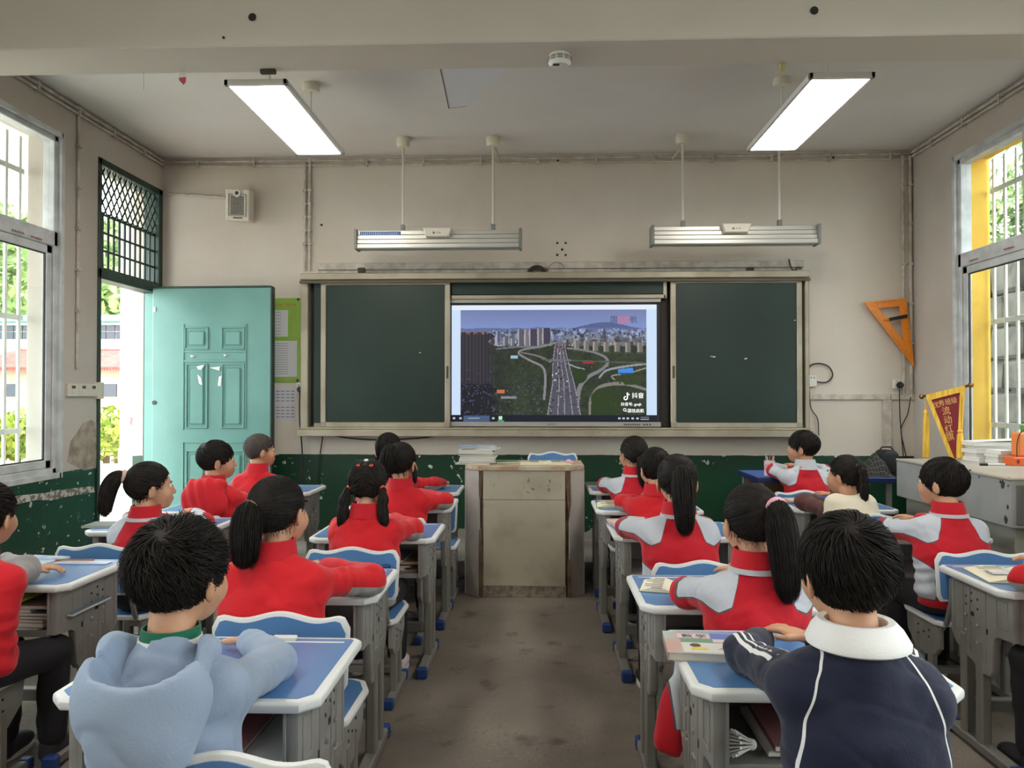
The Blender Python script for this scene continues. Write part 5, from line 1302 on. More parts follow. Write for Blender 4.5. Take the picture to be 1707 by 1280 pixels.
# ================================================================== table, cabinets at the right
TY = 5.08
zt = on_y(1300, 796, TY).z
xa_, xb_ = on_y(1262, 800, TY).x, on_y(1496, 800, TY).x
t = thing('teacher_table', 'dark blue edged table against the cabinets in the front right corner', 'table', ((xa_ + xb_) / 2, TY + 0.24, 0)); w_ = (xb_ - xa_) / 2
m = MB(); m.bbox(-w_, w_, -0.24, 0.24, zt - 0.035, zt, 0.004); m.build('edge', pm('navy_edge', srgb(26, 40, 92), 0.45), t)
m = MB(); m.bbox(-w_ + 0.008, w_ - 0.008, -0.232, 0.232, zt - 0.004, zt + 0.001, 0.001); m.build('tabletop', pm('table_blue', srgb(74, 110, 190), 0.4), t)
m = MB(); m.bbox(-w_ + 0.04, w_ - 0.04, 0.1, 0.115, zt - 0.26, zt - 0.04, 0.002); m.build('modesty_panel', pm('table_brown', srgb(120, 92, 66), 0.6), t)
m = MB(); m.bbox(-w_ + 0.04, w_ - 0.04, -0.2, 0.1, zt - 0.27, zt - 0.255, 0.002); m.build('shelf', M_dgrey, t)
for sx in (-1, 1):
    for sy in (-1, 1): m = MB(); m.bbox(sx * (w_ - 0.04) - 0.016, sx * (w_ - 0.04) + 0.016, sy * 0.2 - 0.016, sy * 0.2 + 0.016, 0, zt - 0.035, 0.003); m.build('leg', M_dpost, t)
TZ = zt
o_ = copy_tree(CH0); o_.location = (on_y(1342, 830, 4.83).x, 4.83 + 0.19, 0); o_['label'] = 'school chair of the boy at the dark blue table'
# steel cabinets
M_cab = pm('cabinet_grey', srgb(170, 172, 168), 0.42, 0.1, col2=srgb(158, 160, 156), scale=4); M_cabd = pm('cabinet_front_grey', srgb(112, 110, 106), 0.45, 0.1)
M_cabtop = pm('cabinet_top', srgb(176, 172, 164), 0.4, 0.1, col2=srgb(190, 178, 160), scale=3); M_chip = pm('chipped_paint', srgb(62, 50, 52), 0.7)
XC = 2.285
def cabinet(y0, y1, z0, z1, label):
    t = thing('steel_cabinet', label, 'cabinet', ((XC + XR - 0.02) / 2, (y0 + y1) / 2, 0), group='steel cabinets'); O = Vector(t.location); X0, X1 = XC - O.x, XR - 0.02 - O.x
    m = MB(); m.bbox(X0, X1, y0 - O.y, y1 - O.y, z0, z1 - 0.012, 0.006); m.build('body', M_cab, t)
    m = MB(); m.bbox(X0 - 0.004, X1, y0 - O.y, y1 - O.y, z1 - 0.014, z1, 0.004); m.build('top', M_cabtop, t)
    m = MB(); m.bbox(X0 + 0.02, X1 - 0.02, y0 - 0.008 - O.y, y0 + 0.01 - O.y, z0 + 0.02, z1 - 0.035, 0.003); dr_ = m.build('door', M_cabd, t)
    m = MB(); m.bbox(X0 + 0.10, X0 + 0.108, y0 - 0.010 - O.y, y0 - O.y, z0 + 0.02, z1 - 0.035, 0.0005); m.build('door_gap', M_hole, dr_)
    m = MB(); m.bbox(X0 + 0.05, X1 - 0.02, y0 + 0.06 - O.y, y1 - 0.02 - O.y, 0, z0, 0.004); m.build('base', pm('base_grey_green', srgb(160, 162, 150), 0.5), t)
    m = MB(); m.bbox(X0 + 0.12, X1 - 0.02, y0 + 0.03 - O.y, y0 + 0.07 - O.y, 0.02, z0, 0.004); m.build('base_door', pm('base_brown', srgb(104, 94, 76), 0.6), t)
    return t
zc1 = on_x(1687, 797, XC).z; yc0 = on_x(1687, 797, XC).y; yc2 = on_x(1494, 768, XC).y; zc2 = on_x(1494, 764, XC).z
ymid = (yc0 + yc2) / 2 + 0.05
zb = on_x(1681, 880, XC).z
cb1 = cabinet(yc0, ymid - 0.012, zb, zc1, 'nearer grey steel cabinet with chipped paint by the right window')
cb2 = cabinet(ymid + 0.004, yc2, zb, zc2, 'farther grey steel cabinet under the pennant')
for (px, py, r) in ((1672, 808, 0.014), (1680, 845, 0.008), (1677, 866, 0.013), (1681, 810, 0.004), (1668, 803, 0.006), (1683, 798, 0.004), (1632, 795, 0.004), (1617, 785, 0.006)):
    c = on_x(px, py, XC) - Vector(cb1.location); m = MB(); q_ = random.Random(px)
    m.prism([(c.y + r * math.cos(a) * q_.uniform(0.6, 1.1), c.z + 1.6 * r * math.sin(a) * q_.uniform(0.6, 1.1)) for a in np.linspace(0, 5.7, 10)], XC - cb1.location.x - 0.0025, XC - cb1.location.x + 0.004, 'x'); m.build('paint_chip', M_chip, cb1)
# papers, green folder, orange sharpener, marker pen
M_wpaper = pm('white_paper', srgb(232, 232, 228), 0.8, col2=srgb(214, 212, 204), scale=3, stretch=(1, 1, 40))
def on_cab(px, py, z=zc2): return on_z(px, py, z)
c = on_cab(1632, 757); z = zc2; q_ = random.Random(2)
x_p, y_p = 2.81, 4.66
for i in range(5):
    h = q_.uniform(0.018, 0.026)
    t = thing('paper_ream', f'{["lowest", "second", "third", "fourth", "topmost"][i]} ream of white sheets in the tall pile behind the pennant', 'paper', (x_p + q_.gauss(0, 0.006), y_p + q_.gauss(0, 0.006), z), q_.gauss(0, 0.05), 'white paper piles on the cabinets')
    m = MB(); m.bbox(-0.15, 0.15, -0.075, 0.075, 0, h - 0.0005, 0.001); m.build('sheets', M_wpaper, t)
    if i == 4: m = MB(); m.add([(-0.15, -0.075, h), (0.15, -0.075, h + 0.012), (0.155, 0.075, h + 0.014), (-0.15, 0.075, h)], [(0, 1, 2, 3)]); m.build('loose_sheet', M_wpaper, t)
    z += h
z = zc2; x_p, y_p = 2.855, 4.50
for i in range(4):
    h = q_.uniform(0.018, 0.026)
    t = thing('paper_ream', f'{["lowest", "second", "third", "topmost"][i]} clipped bundle of papers in the low pile on the cabinet', 'paper', (x_p + q_.gauss(0, 0.008), y_p + q_.gauss(0, 0.005), z), q_.gauss(0, 0.06), 'white paper piles on the cabinets')
    m = MB(); m.bbox(-0.16, 0.16, -0.065, 0.065, 0, h - 0.0005, 0.001); m.build('sheets', M_wpaper, t)
    m = MB(); m.tube([(-0.05, -0.067, 0.002), (-0.05, -0.069, h * 0.5), (-0.05, -0.067, h - 0.003)], 0.003, 5); m.build('clip', M_black, t)
    z += h
m = MB(); n = 8
for i in range(n):
    a, b = i / n, (i + 1) / n; f_ = lambda u: 0.07 * (1 - u) ** 2 + 0.002
    m.add([(-0.12 + 0.24 * a, -0.075 + 0.02 * a, f_(a)), (-0.12 + 0.24 * b, -0.075 + 0.02 * b, f_(b)), (-0.06 + 0.20 * b, 0.06, f_(b)), (-0.06 + 0.20 * a, 0.06, f_(a))], [(0, 1, 2, 3)])
tag(m.build('curled_sheet', pm('sheet_bluish', srgb(230, 232, 240), 0.8), loc=(x_p + 0.04, y_p - 0.02, z + 0.002)), 'curled white sheet sliding off the low paper pile', 'paper')
p0 = on_x(1664, 712, 2.98); m = MB(); m.bbox(3.032, 3.06, 4.30, 4.76, zc2, p0.z + 0.02, 0.004)
t = tag(m.build('green_box_file', pm('leaf_green_card', srgb(106, 170, 78), 0.6)), 'light green box file on the cabinet by the right window', 'box')
c = on_z(1697, 772, zc1); t = thing('pencil_sharpener', 'orange desk sharpener with a black wire at the right edge', 'sharpener', (on_y(1703, 770, 4.34).x + 0.01, 4.355, zc2)); M_or2 = pm('orange_red', srgb(236, 110, 56), 0.45)
m = MB(); m.bbox(-0.075, 0.08, -0.05, 0.05, 0, 0.052, 0.006); m.build('base', M_or2, t)
m = MB(); m.bbox(-0.035, 0.06, -0.03, 0.045, 0.052, 0.19, 0.01); m.build('body', pm('orange_amber', srgb(240, 140, 70), 0.45), t)
m = MB(); m.bbox(-0.058, -0.044, -0.0525, -0.0495, 0.016, 0.038, 0.001); m.build('mark', pm('red_mark', srgb(150, 30, 24), 0.5), t)
m = MB(); m.tube(smooth_path([(-0.045, -0.03, 0.05), (-0.045, -0.03, 0.12), (-0.03, -0.03, 0.18), (0.0, -0.03, 0.21)]), 0.003, 6); m.build('wire', M_cable, t)
c = on_z(1624, 772, zc2); t = thing('marker_pen', 'white marker pen with a black cap lying on the cabinet', 'pen', (c.x, ymid + 0.05, zc2), R(-4))
m = MB(); m.tube([(-0.02, 0, 0.008), (0.075, 0, 0.008)], 0.007, 10); m.build('barrel', M_white, t, smooth=True)
m = MB(); m.tube([(-0.06, 0, 0.008), (-0.02, 0, 0.008)], 0.008, 10); m.build('cap', M_black, t, smooth=True); m = MB(); m.ball((0.077, 0, 0.008), 0.006); m.build('tip', M_black, t)
# on the table: pencil cup, red book, chequered coat, black bag
c = on_z(1279, 795, TZ); t = thing('pencil_cup', 'pale pink pencil cup with a drawn face on the table corner', 'cup', (on_y(1283, 790, TY + 0.1).x, TY + 0.1, TZ + 0.0012))
m = MB(); m.lathe([(0.034, 0), (0.036, 0.002), (0.037, 0.105), (0.034, 0.105), (0.033, 0.008), (0.0, 0.008)], 20); m.build('cup', pm('cup_pink', srgb(226, 208, 206), 0.4, col2=srgb(220, 150, 160), scale=26, lo=0.5, hi=0.6), t, smooth=True)
for k in range(5):
    a = k * 1.3; m = MB(); m.tube([(0.01 * math.cos(a), 0.01 * math.sin(a), 0.01), (0.03 * math.cos(a), 0.025 * math.sin(a), 0.135 + 0.012 * (k % 3))], 0.0035, 6); m.build('pencil', pm(f'pencil_{k % 3}', [srgb(220, 210, 200), srgb(200, 120, 130), srgb(180, 190, 200)][k % 3], 0.5), t)
for i in range(2): book('red_book', ['lower red edged book beside the boy at the dark blue table', 'upper red edged book beside the boy at the dark blue table'][i], 'book', (on_y(1316, 785, 5.3).x, 5.33, TZ + 0.0012 + i * 0.0125), 0.13, 0.18, 0.012, R(5 + 8 * i), pm('cover_red', srgb(196, 66, 66), 0.5), group='red edged books on the table')
t = thing('chequered_coat', 'dark chequered coat heaped on the dark blue table', 'coat', (on_y(1450, 790, 5.2).x, 5.20, TZ + 0.0012))
# draped cloth heap
n = 26; vs = []; fs = []; q_ = random.Random(5)
for i in range(n):
    for j in range(n):
        u, v = -1 + 2 * i / (n - 1), -1 + 2 * j / (n - 1); rr = math.hypot(u, v); h = max(0, 1 - rr ** 2.2)
        z = 0.13 * h * (0.75 + 0.25 * math.sin(5 * u + 2 * v)) + 0.012 * math.sin(9 * u - 4 * v) * h + 0.004
        vs.append((u * 0.15 * (1 + 0.05 * math.sin(6 * v)), v * 0.105, max(z, 0.002) + 0.05 * h * (u > -0.2) * (u + 0.2)))
for i in range(n - 1):
    for j in range(n - 1): a = i * n + j; fs.append((a, a + n, a + n + 1, a + 1))
m = MB(); m.add(vs, fs)
mc = bpy.data.materials.new('chequered_cloth'); mc.use_nodes = True; nt = mc.node_tree; bs = nt.nodes['Principled BSDF']; bs.inputs['Roughness'].default_value = 0.9
tcn = nt.nodes.new('ShaderNodeTexCoord'); wv = nt.nodes.new('ShaderNodeTexBrick'); wv.offset = 0; wv.inputs['Scale'].default_value = 24; wv.inputs['Mortar Size'].default_value = 0.03
wv.inputs['Color1'].default_value = (0.02, 0.02, 0.02, 1); wv.inputs['Color2'].default_value = (0.03, 0.03, 0.03, 1); wv.inputs['Mortar'].default_value = (0.12, 0.12, 0.10, 1); wv.inputs['Row Height'].default_value = 0.5
nt.links.new(tcn.outputs['Object'], wv.inputs['Vector']); nt.links.new(wv.outputs['Color'], bs.inputs['Base Color']); m.build('cloth', mc, t, smooth=True, fix=False)
c = on_y(1490, 790, 4.95)
t = thing('black_bag', 'black bag standing between the coat and the steel cabinet', 'bag', (on_y(1480, 790, 5.38).x, 5.40, TZ + 0.0012)); m = MB()
m.prism(rrect(-0.06, 0.06, 0, 0.165, 0.04), -0.075, 0.075, 'y', bevel=0.02, seg=2); m.build('body', pm('bag_black', (0.012, 0.012, 0.013), 0.6), t, smooth=True)
m = MB(); m.tube([(-0.05, 0, 0.16), (-0.03, 0, 0.185), (0.03, 0, 0.185), (0.05, 0, 0.16)], 0.006, 6); m.build('handle', M_black, t)

# ================================================================== things on and in the desks
def desk_xy(k, px, py): q = on_z(px, py, DESKS[k][2] + 0.001); return q.x, q.y, DESKS[k][2] + 0.0015
# mathematics text book in a clear sleeve on C1
x, y, z = desk_xy('C1', 1172, 1084)
t = thing('maths_book', 'colourful mathematics textbook in a clear sleeve on the near right desk', 'book', (x, y, z), R(-5)); w_, d_ = 0.185, 0.255
w_, d_ = 0.19, 0.165
m = MB(); m.bbox(-w_ / 2 + 0.003, w_ / 2 - 0.003, -d_ / 2 + 0.003, d_ / 2 - 0.003, 0.001, 0.018, 0.001); m.build('pages', pm('page_block', srgb(228, 222, 206), 0.8), t)
m = MB(); m.bbox(-w_ / 2, w_ / 2, -d_ / 2, d_ / 2, 0.0175, 0.0195, 0.0005); m.bbox(-w_ / 2, -w_ / 2 + 0.002, -d_ / 2, d_ / 2, 0, 0.019, 0.0005); m.bbox(-w_ / 2, w_ / 2, -d_ / 2, d_ / 2, 0, 0.001, 0.0003)
cv = m.build('cover', pm('maths_cover', srgb(206, 170, 160), 0.25, col2=srgb(186, 200, 196), scale=9), t)
def patch(x0, x1, y0, y1, col, nm, zz=0.0196): m = MB(); m.box(x0, x1, y0, y1, zz - 0.0003, zz + 0.0004); return m.build(nm, pm('print_%d_%d_%d' % col, srgb(*col), 0.3), cv)
patch(-0.06, 0.022, 0.03, 0.062, (226, 200, 204), 'title_box'); patch(0.024, 0.088, 0.015, 0.075, (110, 122, 190), 'blue_panel', 0.0194); patch(0.026, 0.086, 0.004, 0.026, (222, 206, 214), 'grade_box', 0.0198)
patch(-0.055, 0.03, -0.002, 0.027, (120, 160, 132), 'green_scene'); patch(-0.055, 0.088, -0.075, -0.004, (222, 220, 214), 'picture_box')
m = MB(); m.lathe([(0.014, 0.0199), (0.013, 0.0204)], 12, (-0.022, -0.024, 0)); m.build('drawn_head', pm('print_brown', srgb(96, 70, 60), 0.4), cv)
m = MB(); m.prism([(-0.035, -0.06), (0.01, -0.058), (0.004, -0.042), (-0.02, -0.036), (-0.034, -0.044)], 0.0199, 0.0204); m.build('drawn_figure', pm('print_yellow', srgb(226, 206, 96), 0.4), cv)
m = MB(); m.prism([(0.03, -0.05), (0.065, -0.05), (0.05, -0.04), (0.055, -0.022), (0.04, -0.038)], 0.0199, 0.0204); m.build('drawn_figure', pm('print_rose', srgb(210, 140, 130), 0.4), cv)
text_mesh('数学', 0.03, pm('print_dark', srgb(60, 60, 66), 0.4), 'lettering', cv, frame_matrix((-0.050, 0.035, 0.0201), (1, 0, 0), (0, 1, 0)), 0.0003, 'LEFT', 1.35)
# other books on desks
x, y, z = desk_xy('C2', 1092, 980); open_book('open book on the desk of the girl with the pink hair band', (x + 0.055, y, z), R(-14), w=0.20, d=0.15)
x, y, z = desk_xy('C3', 1045, 878)
for i in range(2): book('school_book', ['lower sleeved book on the desk of the girl with the straight ponytail', 'upper sleeved book on the desk of the girl with the straight ponytail'][i], 'book', (x, y, z + i * 0.012), 0.16, 0.21, 0.011, R(12 - 5 * i), M_cvp if i else M_cvb, group='sleeved books on the third row desk')
x, y, z = desk_xy('C4', 1024, 843); open_book('open cream book on the second row desk right of the lectern', (x + 0.03, y, z), R(-4), w=0.26, d=0.18, col=(240, 232, 190))
x, y, z = desk_xy('C5', 990, 808); book('school_book', 'dark book on the front row desk right of the lectern', 'book', (x, y - 0.02, z), 0.14, 0.2, 0.012, R(6), pm('cover_dark', srgb(92, 104, 96), 0.5))
x, y, z = desk_xy('D3', 1325, 836)
for i in range(2): book('school_book', ['lower picture book on the desk of the child in the cream vest', 'upper picture book on the desk of the child in the cream vest'][i], 'book', (x + 0.03 * i, y - 0.02 * i, z + i * 0.009), 0.19, 0.14, 0.008, R(-12 + 15 * i), M_cvp, group='picture books by the cream vest')
x, y, z = desk_xy('D1', 1680, 958); open_book('open cream picture book on the desk at the right edge', (x + 0.02, y - 0.04, z), R(-8), w=0.30, d=0.22, col=(238, 230, 204), pic=-1)
x, y, z = desk_xy('A1', 62, 936); book('workbook', 'pale blue workbook on the desk at the left edge', 'book', (x, y, z), 0.17, 0.16, 0.007, R(-8), M_cvb)
x, y, z = desk_xy('A1', 128, 937); t = thing('pencil', 'brown pencil lying on a ruler on the left edge desk', 'pencil', (x, y, z), R(2)); m = MB(); m.tube([(-0.07, 0, 0.009), (0.07, 0, 0.009)], 0.0035, 6); m.build('barrel', pm('pencil_brown', srgb(170, 120, 96), 0.5), t); m = MB(); m.tube([(-0.085, 0, 0.009), (-0.07, 0, 0.009)], 0.0045, 8); m.build('rubber', pm('rubber_orange', srgb(206, 130, 96), 0.6), t)
x, y, z = desk_xy('A1', 135, 940); m = MB(); m.bbox(x - 0.11, x + 0.11, y - 0.012, y + 0.03, z, z + 0.004, 0.001); tag(m.build('ruler', pm('clear_ruler', srgb(196, 208, 224), 0.3)), 'clear plastic ruler on the left edge desk', 'ruler')
x, y, z = desk_xy('B1', 476, 1066); m = MB(); m.prism(rrect(-0.032, 0.032, -0.011, 0.011, 0.005), 0, 0.011, bevel=0.002); tag(m.build('eraser', M_white, loc=(x, y - 0.005, z), smooth=True), 'white rubber at the far edge of the hoodie child desk', 'eraser')
x, y, z = desk_xy('C1', 1250, 1066)
for i in range(3):
    m = MB(); m.tube([(-0.075, 0, 0.005), (0.08, 0.003 * i, 0.005)], 0.004, 8); tag(m.build('blue_pencil', pm('pencil_paleblue', srgb(166, 200, 226), 0.4), loc=(x, y + 0.02 - 0.016 * i, z)), ['far pale blue pencil beside the mathematics book', 'middle pale blue pencil beside the mathematics book', 'near pale blue pencil beside the mathematics book'][i], 'pencil', 'pale blue pencils')
x, y, z = desk_xy('A2', 165, 876); book('school_book', 'dark flat book on the left corner of the scrunchie girl desk', 'book', (x + 0.05, y, z), 0.2, 0.14, 0.01, R(4), pm('cover_dark', srgb(92, 104, 96), 0.5))
# books in the trays under the desk tops
q_ = random.Random(21)
tray_cols = [srgb(196, 190, 176), srgb(206, 206, 204), srgb(150, 100, 104), srgb(170, 166, 140), srgb(120, 140, 160), srgb(190, 170, 150)]
def tray(k, n, who):
    X, Yc, h = DESKS[k]; z = h * 0.7262 + 0.001
    for i in range(n):
        hh = q_.uniform(0.009, 0.016)
        book('tray_book', f'{["lowest", "second", "third", "fourth", "fifth", "sixth", "seventh"][i]} book in the desk tray {who}', 'book', (X + q_.gauss(0.05, 0.03), Yc - 0.02 + q_.gauss(0, 0.006), z), 0.26, 0.24, hh, q_.gauss(0, 0.06), pm('tray_cover_%d' % (i % 6), tray_cols[i % 6], 0.6), group=f'books in the tray {who}'); z += hh
tray('A1', 7, 'at the left edge'); tray('B3', 5, 'of the girl with two plaits'); tray('B1', 3, 'of the hoodie child'); tray('C1', 3, 'of the child in navy'); tray('D1', 4, 'at the right edge')
# yellow-green folder and pink cup in the left tray
X, Yc, h = DESKS['A1']
m = MB(); m.bbox(X - 0.20, X + 0.10, Yc - 0.19, Yc + 0.05, 0.575, 0.585, 0.001); tag(m.build('lime_folder', pm('lime_card', srgb(204, 214, 96), 0.5)), 'lime folder on top of the books in the left edge tray', 'folder')
# shuttlecock and cap in the tray of C1
X, Yc, h = DESKS['C1']
c = on_y(1256, 1232, Yc - 0.17); t = thing('shuttlecock', 'white feather shuttlecock in the tray of the child in navy', 'shuttlecock', (c.x, Yc - 0.15, 0.51 + 0.026)); t.rotation_euler = (R(75), 0, R(-60))
m = MB(); m.ball((0, 0, 0), (0.0135, 0.0135, 0.013)); m.build('cork', M_white, t, smooth=True)
for k in range(16):
    a = 2 * math.pi * k / 16; m = MB(); m.tube([(0.011 * math.cos(a), 0.011 * math.sin(a), 0.008), (0.027 * math.cos(a), 0.027 * math.sin(a), 0.06)], [0.001, 0.0035], 4); m.build('feather', M_white, t)
# ================================================================== children
# ---- signed-distance solids on a grid, meshed with surface nets
class Field:
    def __init__(s, lo, hi, h):
        s.lo = np.array(lo, float); s.h = h; s.n = np.ceil((np.array(hi, float) - s.lo) / h).astype(int) + 1
        s.D = np.full(s.n, 1.0, np.float32); s.ax = [s.lo[i] + h * np.arange(s.n[i]) for i in range(3)]
    def block(s, a, b):
        sl = []
        for i in range(3):
            i0 = max(0, int((a[i] - s.lo[i]) / s.h) - 1); i1 = min(s.n[i], int((b[i] - s.lo[i]) / s.h) + 3)
            if i1 <= i0: return None
            sl.append(slice(i0, i1))
        return tuple(sl)
    def pts(s, sl):
        return np.meshgrid(*[s.ax[i][sl[i]].astype(np.float32) for i in range(3)], indexing='ij')
    def merge(s, sl, d, k, sub=False):
        a = s.D[sl]
        if sub: s.D[sl] = -s._smin(-a, d, k)
        else: s.D[sl] = s._smin(a, d, k)
    @staticmethod
    def _smin(a, b, k):
        h = np.clip(0.5 + 0.5 * (b - a) / k, 0, 1); return b + (a - b) * h - k * h * (1 - h)
    def cap(s, p, q, r0, r1=None, k=0.02, sub=False):
        r1 = r0 if r1 is None else r1; p = np.array(p, float); q = np.array(q, float); pad = max(r0, r1) + k + 0.01
        sl = s.block(np.minimum(p, q) - pad, np.maximum(p, q) + pad)
        if sl is None: return
        X, Y, Z = s.pts(sl); d = q - p; L2 = float((d * d).sum()) + 1e-12
        t = np.clip(((X - p[0]) * d[0] + (Y - p[1]) * d[1] + (Z - p[2]) * d[2]) / L2, 0, 1)
        dist = np.sqrt((X - p[0] - t * d[0]) ** 2 + (Y - p[1] - t * d[1]) ** 2 + (Z - p[2] - t * d[2]) ** 2) - (r0 + (r1 - r0) * t)
        s.merge(sl, dist, k, sub)
    def ell(s, c, r, k=0.02, rot=None, sub=False):
        c = np.array(c, float); r = np.array(r, float); pad = r.max() + k + 0.01
        sl = s.block(c - pad, c + pad)
        if sl is None: return
        X, Y, Z = s.pts(sl); X = X - c[0]; Y = Y - c[1]; Z = Z - c[2]
        if rot is not None:
            M = np.array(rot.transposed()); X, Y, Z = (M[i, 0] * X + M[i, 1] * Y + M[i, 2] * Z for i in range(3))
        k0 = np.sqrt((X / r[0]) ** 2 + (Y / r[1]) ** 2 + (Z / r[2]) ** 2); k1 = np.sqrt((X / r[0] ** 2) ** 2 + (Y / r[1] ** 2) ** 2 + (Z / r[2] ** 2) ** 2) + 1e-6
        s.merge(sl, k0 * (k0 - 1) / k1, k, sub)
    def wrinkle(s, fn):
        X, Y, Z = np.meshgrid(*[a.astype(np.float32) for a in s.ax], indexing='ij')
        near_ = np.abs(s.D) < 0.03; d = s.D[near_]; s.D[near_] = d + fn(X[near_], Y[near_], Z[near_])
    def cut_below(s, z):
        Z = s.ax[2].astype(np.float32)[None, None, :]; s.D = np.maximum(s.D, (z - Z) + 0 * s.D)
    def mesh(s):
        D = s.D; I = D < 0
        # active cells
        c = [D[i:D.shape[0] - 1 + i, j:D.shape[1] - 1 + j, k:D.shape[2] - 1 + k] for i in (0, 1) for j in (0, 1) for k in (0, 1)]
        cnt = sum((x < 0).astype(np.int8) for x in c); act = (cnt > 0) & (cnt < 8)
        ids = np.full(act.shape, -1, np.int64); idx = np.argwhere(act); ids[act] = np.arange(len(idx))
        V = np.stack([x[act] for x in c], 1).astype(np.float64); off = np.array([(i, j, k) for i in (0, 1) for j in (0, 1) for k in (0, 1)], float)
        acc = np.zeros((len(idx), 3)); n = np.zeros(len(idx))
        for a in range(8):
            for b in range(a + 1, 8):
                if np.abs(off[a] - off[b]).sum() != 1: continue
                va, vb = V[:, a], V[:, b]; m_ = (va < 0) != (vb < 0); t = np.where(m_, va / (va - vb + 1e-12), 0)
                acc += np.where(m_[:, None], off[a] + (off[b] - off[a]) * t[:, None], 0); n += m_
        P = (idx + acc / n[:, None]) * s.h + s.lo
        Q = []
        for ax in range(3):
            A = I.take(range(0, I.shape[ax] - 1), ax); B = I.take(range(1, I.shape[ax]), ax); e = np.argwhere(A != B)
            if not len(e): continue
            u, v = (ax + 1) % 3, (ax + 2) % 3
            ok = (e[:, u] > 0) & (e[:, v] > 0) & (e[:, u] < I.shape[u] - 1) & (e[:, v] < I.shape[v] - 1); e = e[ok]
            flip = A[e[:, 0], e[:, 1], e[:, 2]]
            def cell(du, dv):
                f = e.copy(); f[:, u] -= du; f[:, v] -= dv; return ids[f[:, 0], f[:, 1], f[:, 2]]
            q = np.stack([cell(1, 1), cell(0, 1), cell(0, 0), cell(1, 0)], 1); q[~flip] = q[~flip][:, ::-1]; Q.append(q)
        return P, np.concatenate(Q)
def np_mesh(name, P, Q, mat, parent, attrs=None, smooth=True):
    me = bpy.data.meshes.new(name); me.vertices.add(len(P)); me.vertices.foreach_set('co', P.astype(np.float32).ravel())
    k = Q.shape[1]; me.loops.add(Q.size); me.loops.foreach_set('vertex_index', Q.ravel().astype(np.int32))
    me.polygons.add(len(Q)); me.polygons.foreach_set('loop_start', np.arange(0, Q.size, k, dtype=np.int32))
    me.update(calc_edges=True)
    if smooth: me.polygons.foreach_set('use_smooth', np.ones(len(Q), bool))
    for a, v in (attrs or {}).items():
        at = me.attributes.new(a, 'FLOAT', 'POINT'); at.data.foreach_set('value', v.astype(np.float32))
    me.materials.append(mat); me.validate(); me.update()
    return link(name, me, parent)
_lat = np.random.default_rng(99).random((32, 32, 32)).astype(np.float32)
def vnoise3(x, y, z):
    fx, fy, fz = np.floor(x), np.floor(y), np.floor(z); i, j, k = fx.astype(int) % 32, fy.astype(int) % 32, fz.astype(int) % 32
    a, b, c = x - fx, y - fy, z - fz; a, b, c = (t * t * (3 - 2 * t) for t in (a, b, c)); i1, j1, k1 = (i + 1) % 32, (j + 1) % 32, (k + 1) % 32
    L = lambda p, q, t: p + (q - p) * t
    return L(L(L(_lat[i, j, k], _lat[i1, j, k], a), L(_lat[i, j1, k], _lat[i1, j1, k], a), b), L(L(_lat[i, j, k1], _lat[i1, j, k1], a), L(_lat[i, j1, k1], _lat[i1, j1, k1], a), b), c) - 0.5

# ---- materials
M_skin = pm('child_skin', srgb(206, 158, 126), 0.55, col2=srgb(198, 146, 116), scale=18, spec=0.35)
M_skin.node_tree.nodes['Principled BSDF'].inputs['Subsurface Weight'].default_value = 0.08
M_hair = pm('black_hair', (0.010, 0.008, 0.007), 0.56, col2=(0.020, 0.015, 0.012), scale=40, spec=0.2)
M_hairb = pm('buzzed_hair', srgb(74, 66, 60), 0.7, col2=srgb(60, 52, 46), scale=60)
M_eye = pm('eye_white', srgb(226, 222, 216), 0.25); M_iris = pm('dark_iris', (0.015, 0.01, 0.008), 0.15)
M_trouser = pm('black_trousers', (0.012, 0.012, 0.016), 0.8, bump=0.1, bscale=90); M_trouserg = pm('grey_trousers', srgb(150, 148, 150), 0.85, bump=0.1, bscale=90)
M_shoe = pm('dark_shoe', srgb(46, 44, 48), 0.5); M_shoep = pm('pale_pink_shoe', srgb(222, 206, 212), 0.5, col2=srgb(232, 226, 226), scale=20); M_sole = pm('shoe_sole', srgb(212, 206, 206), 0.6)
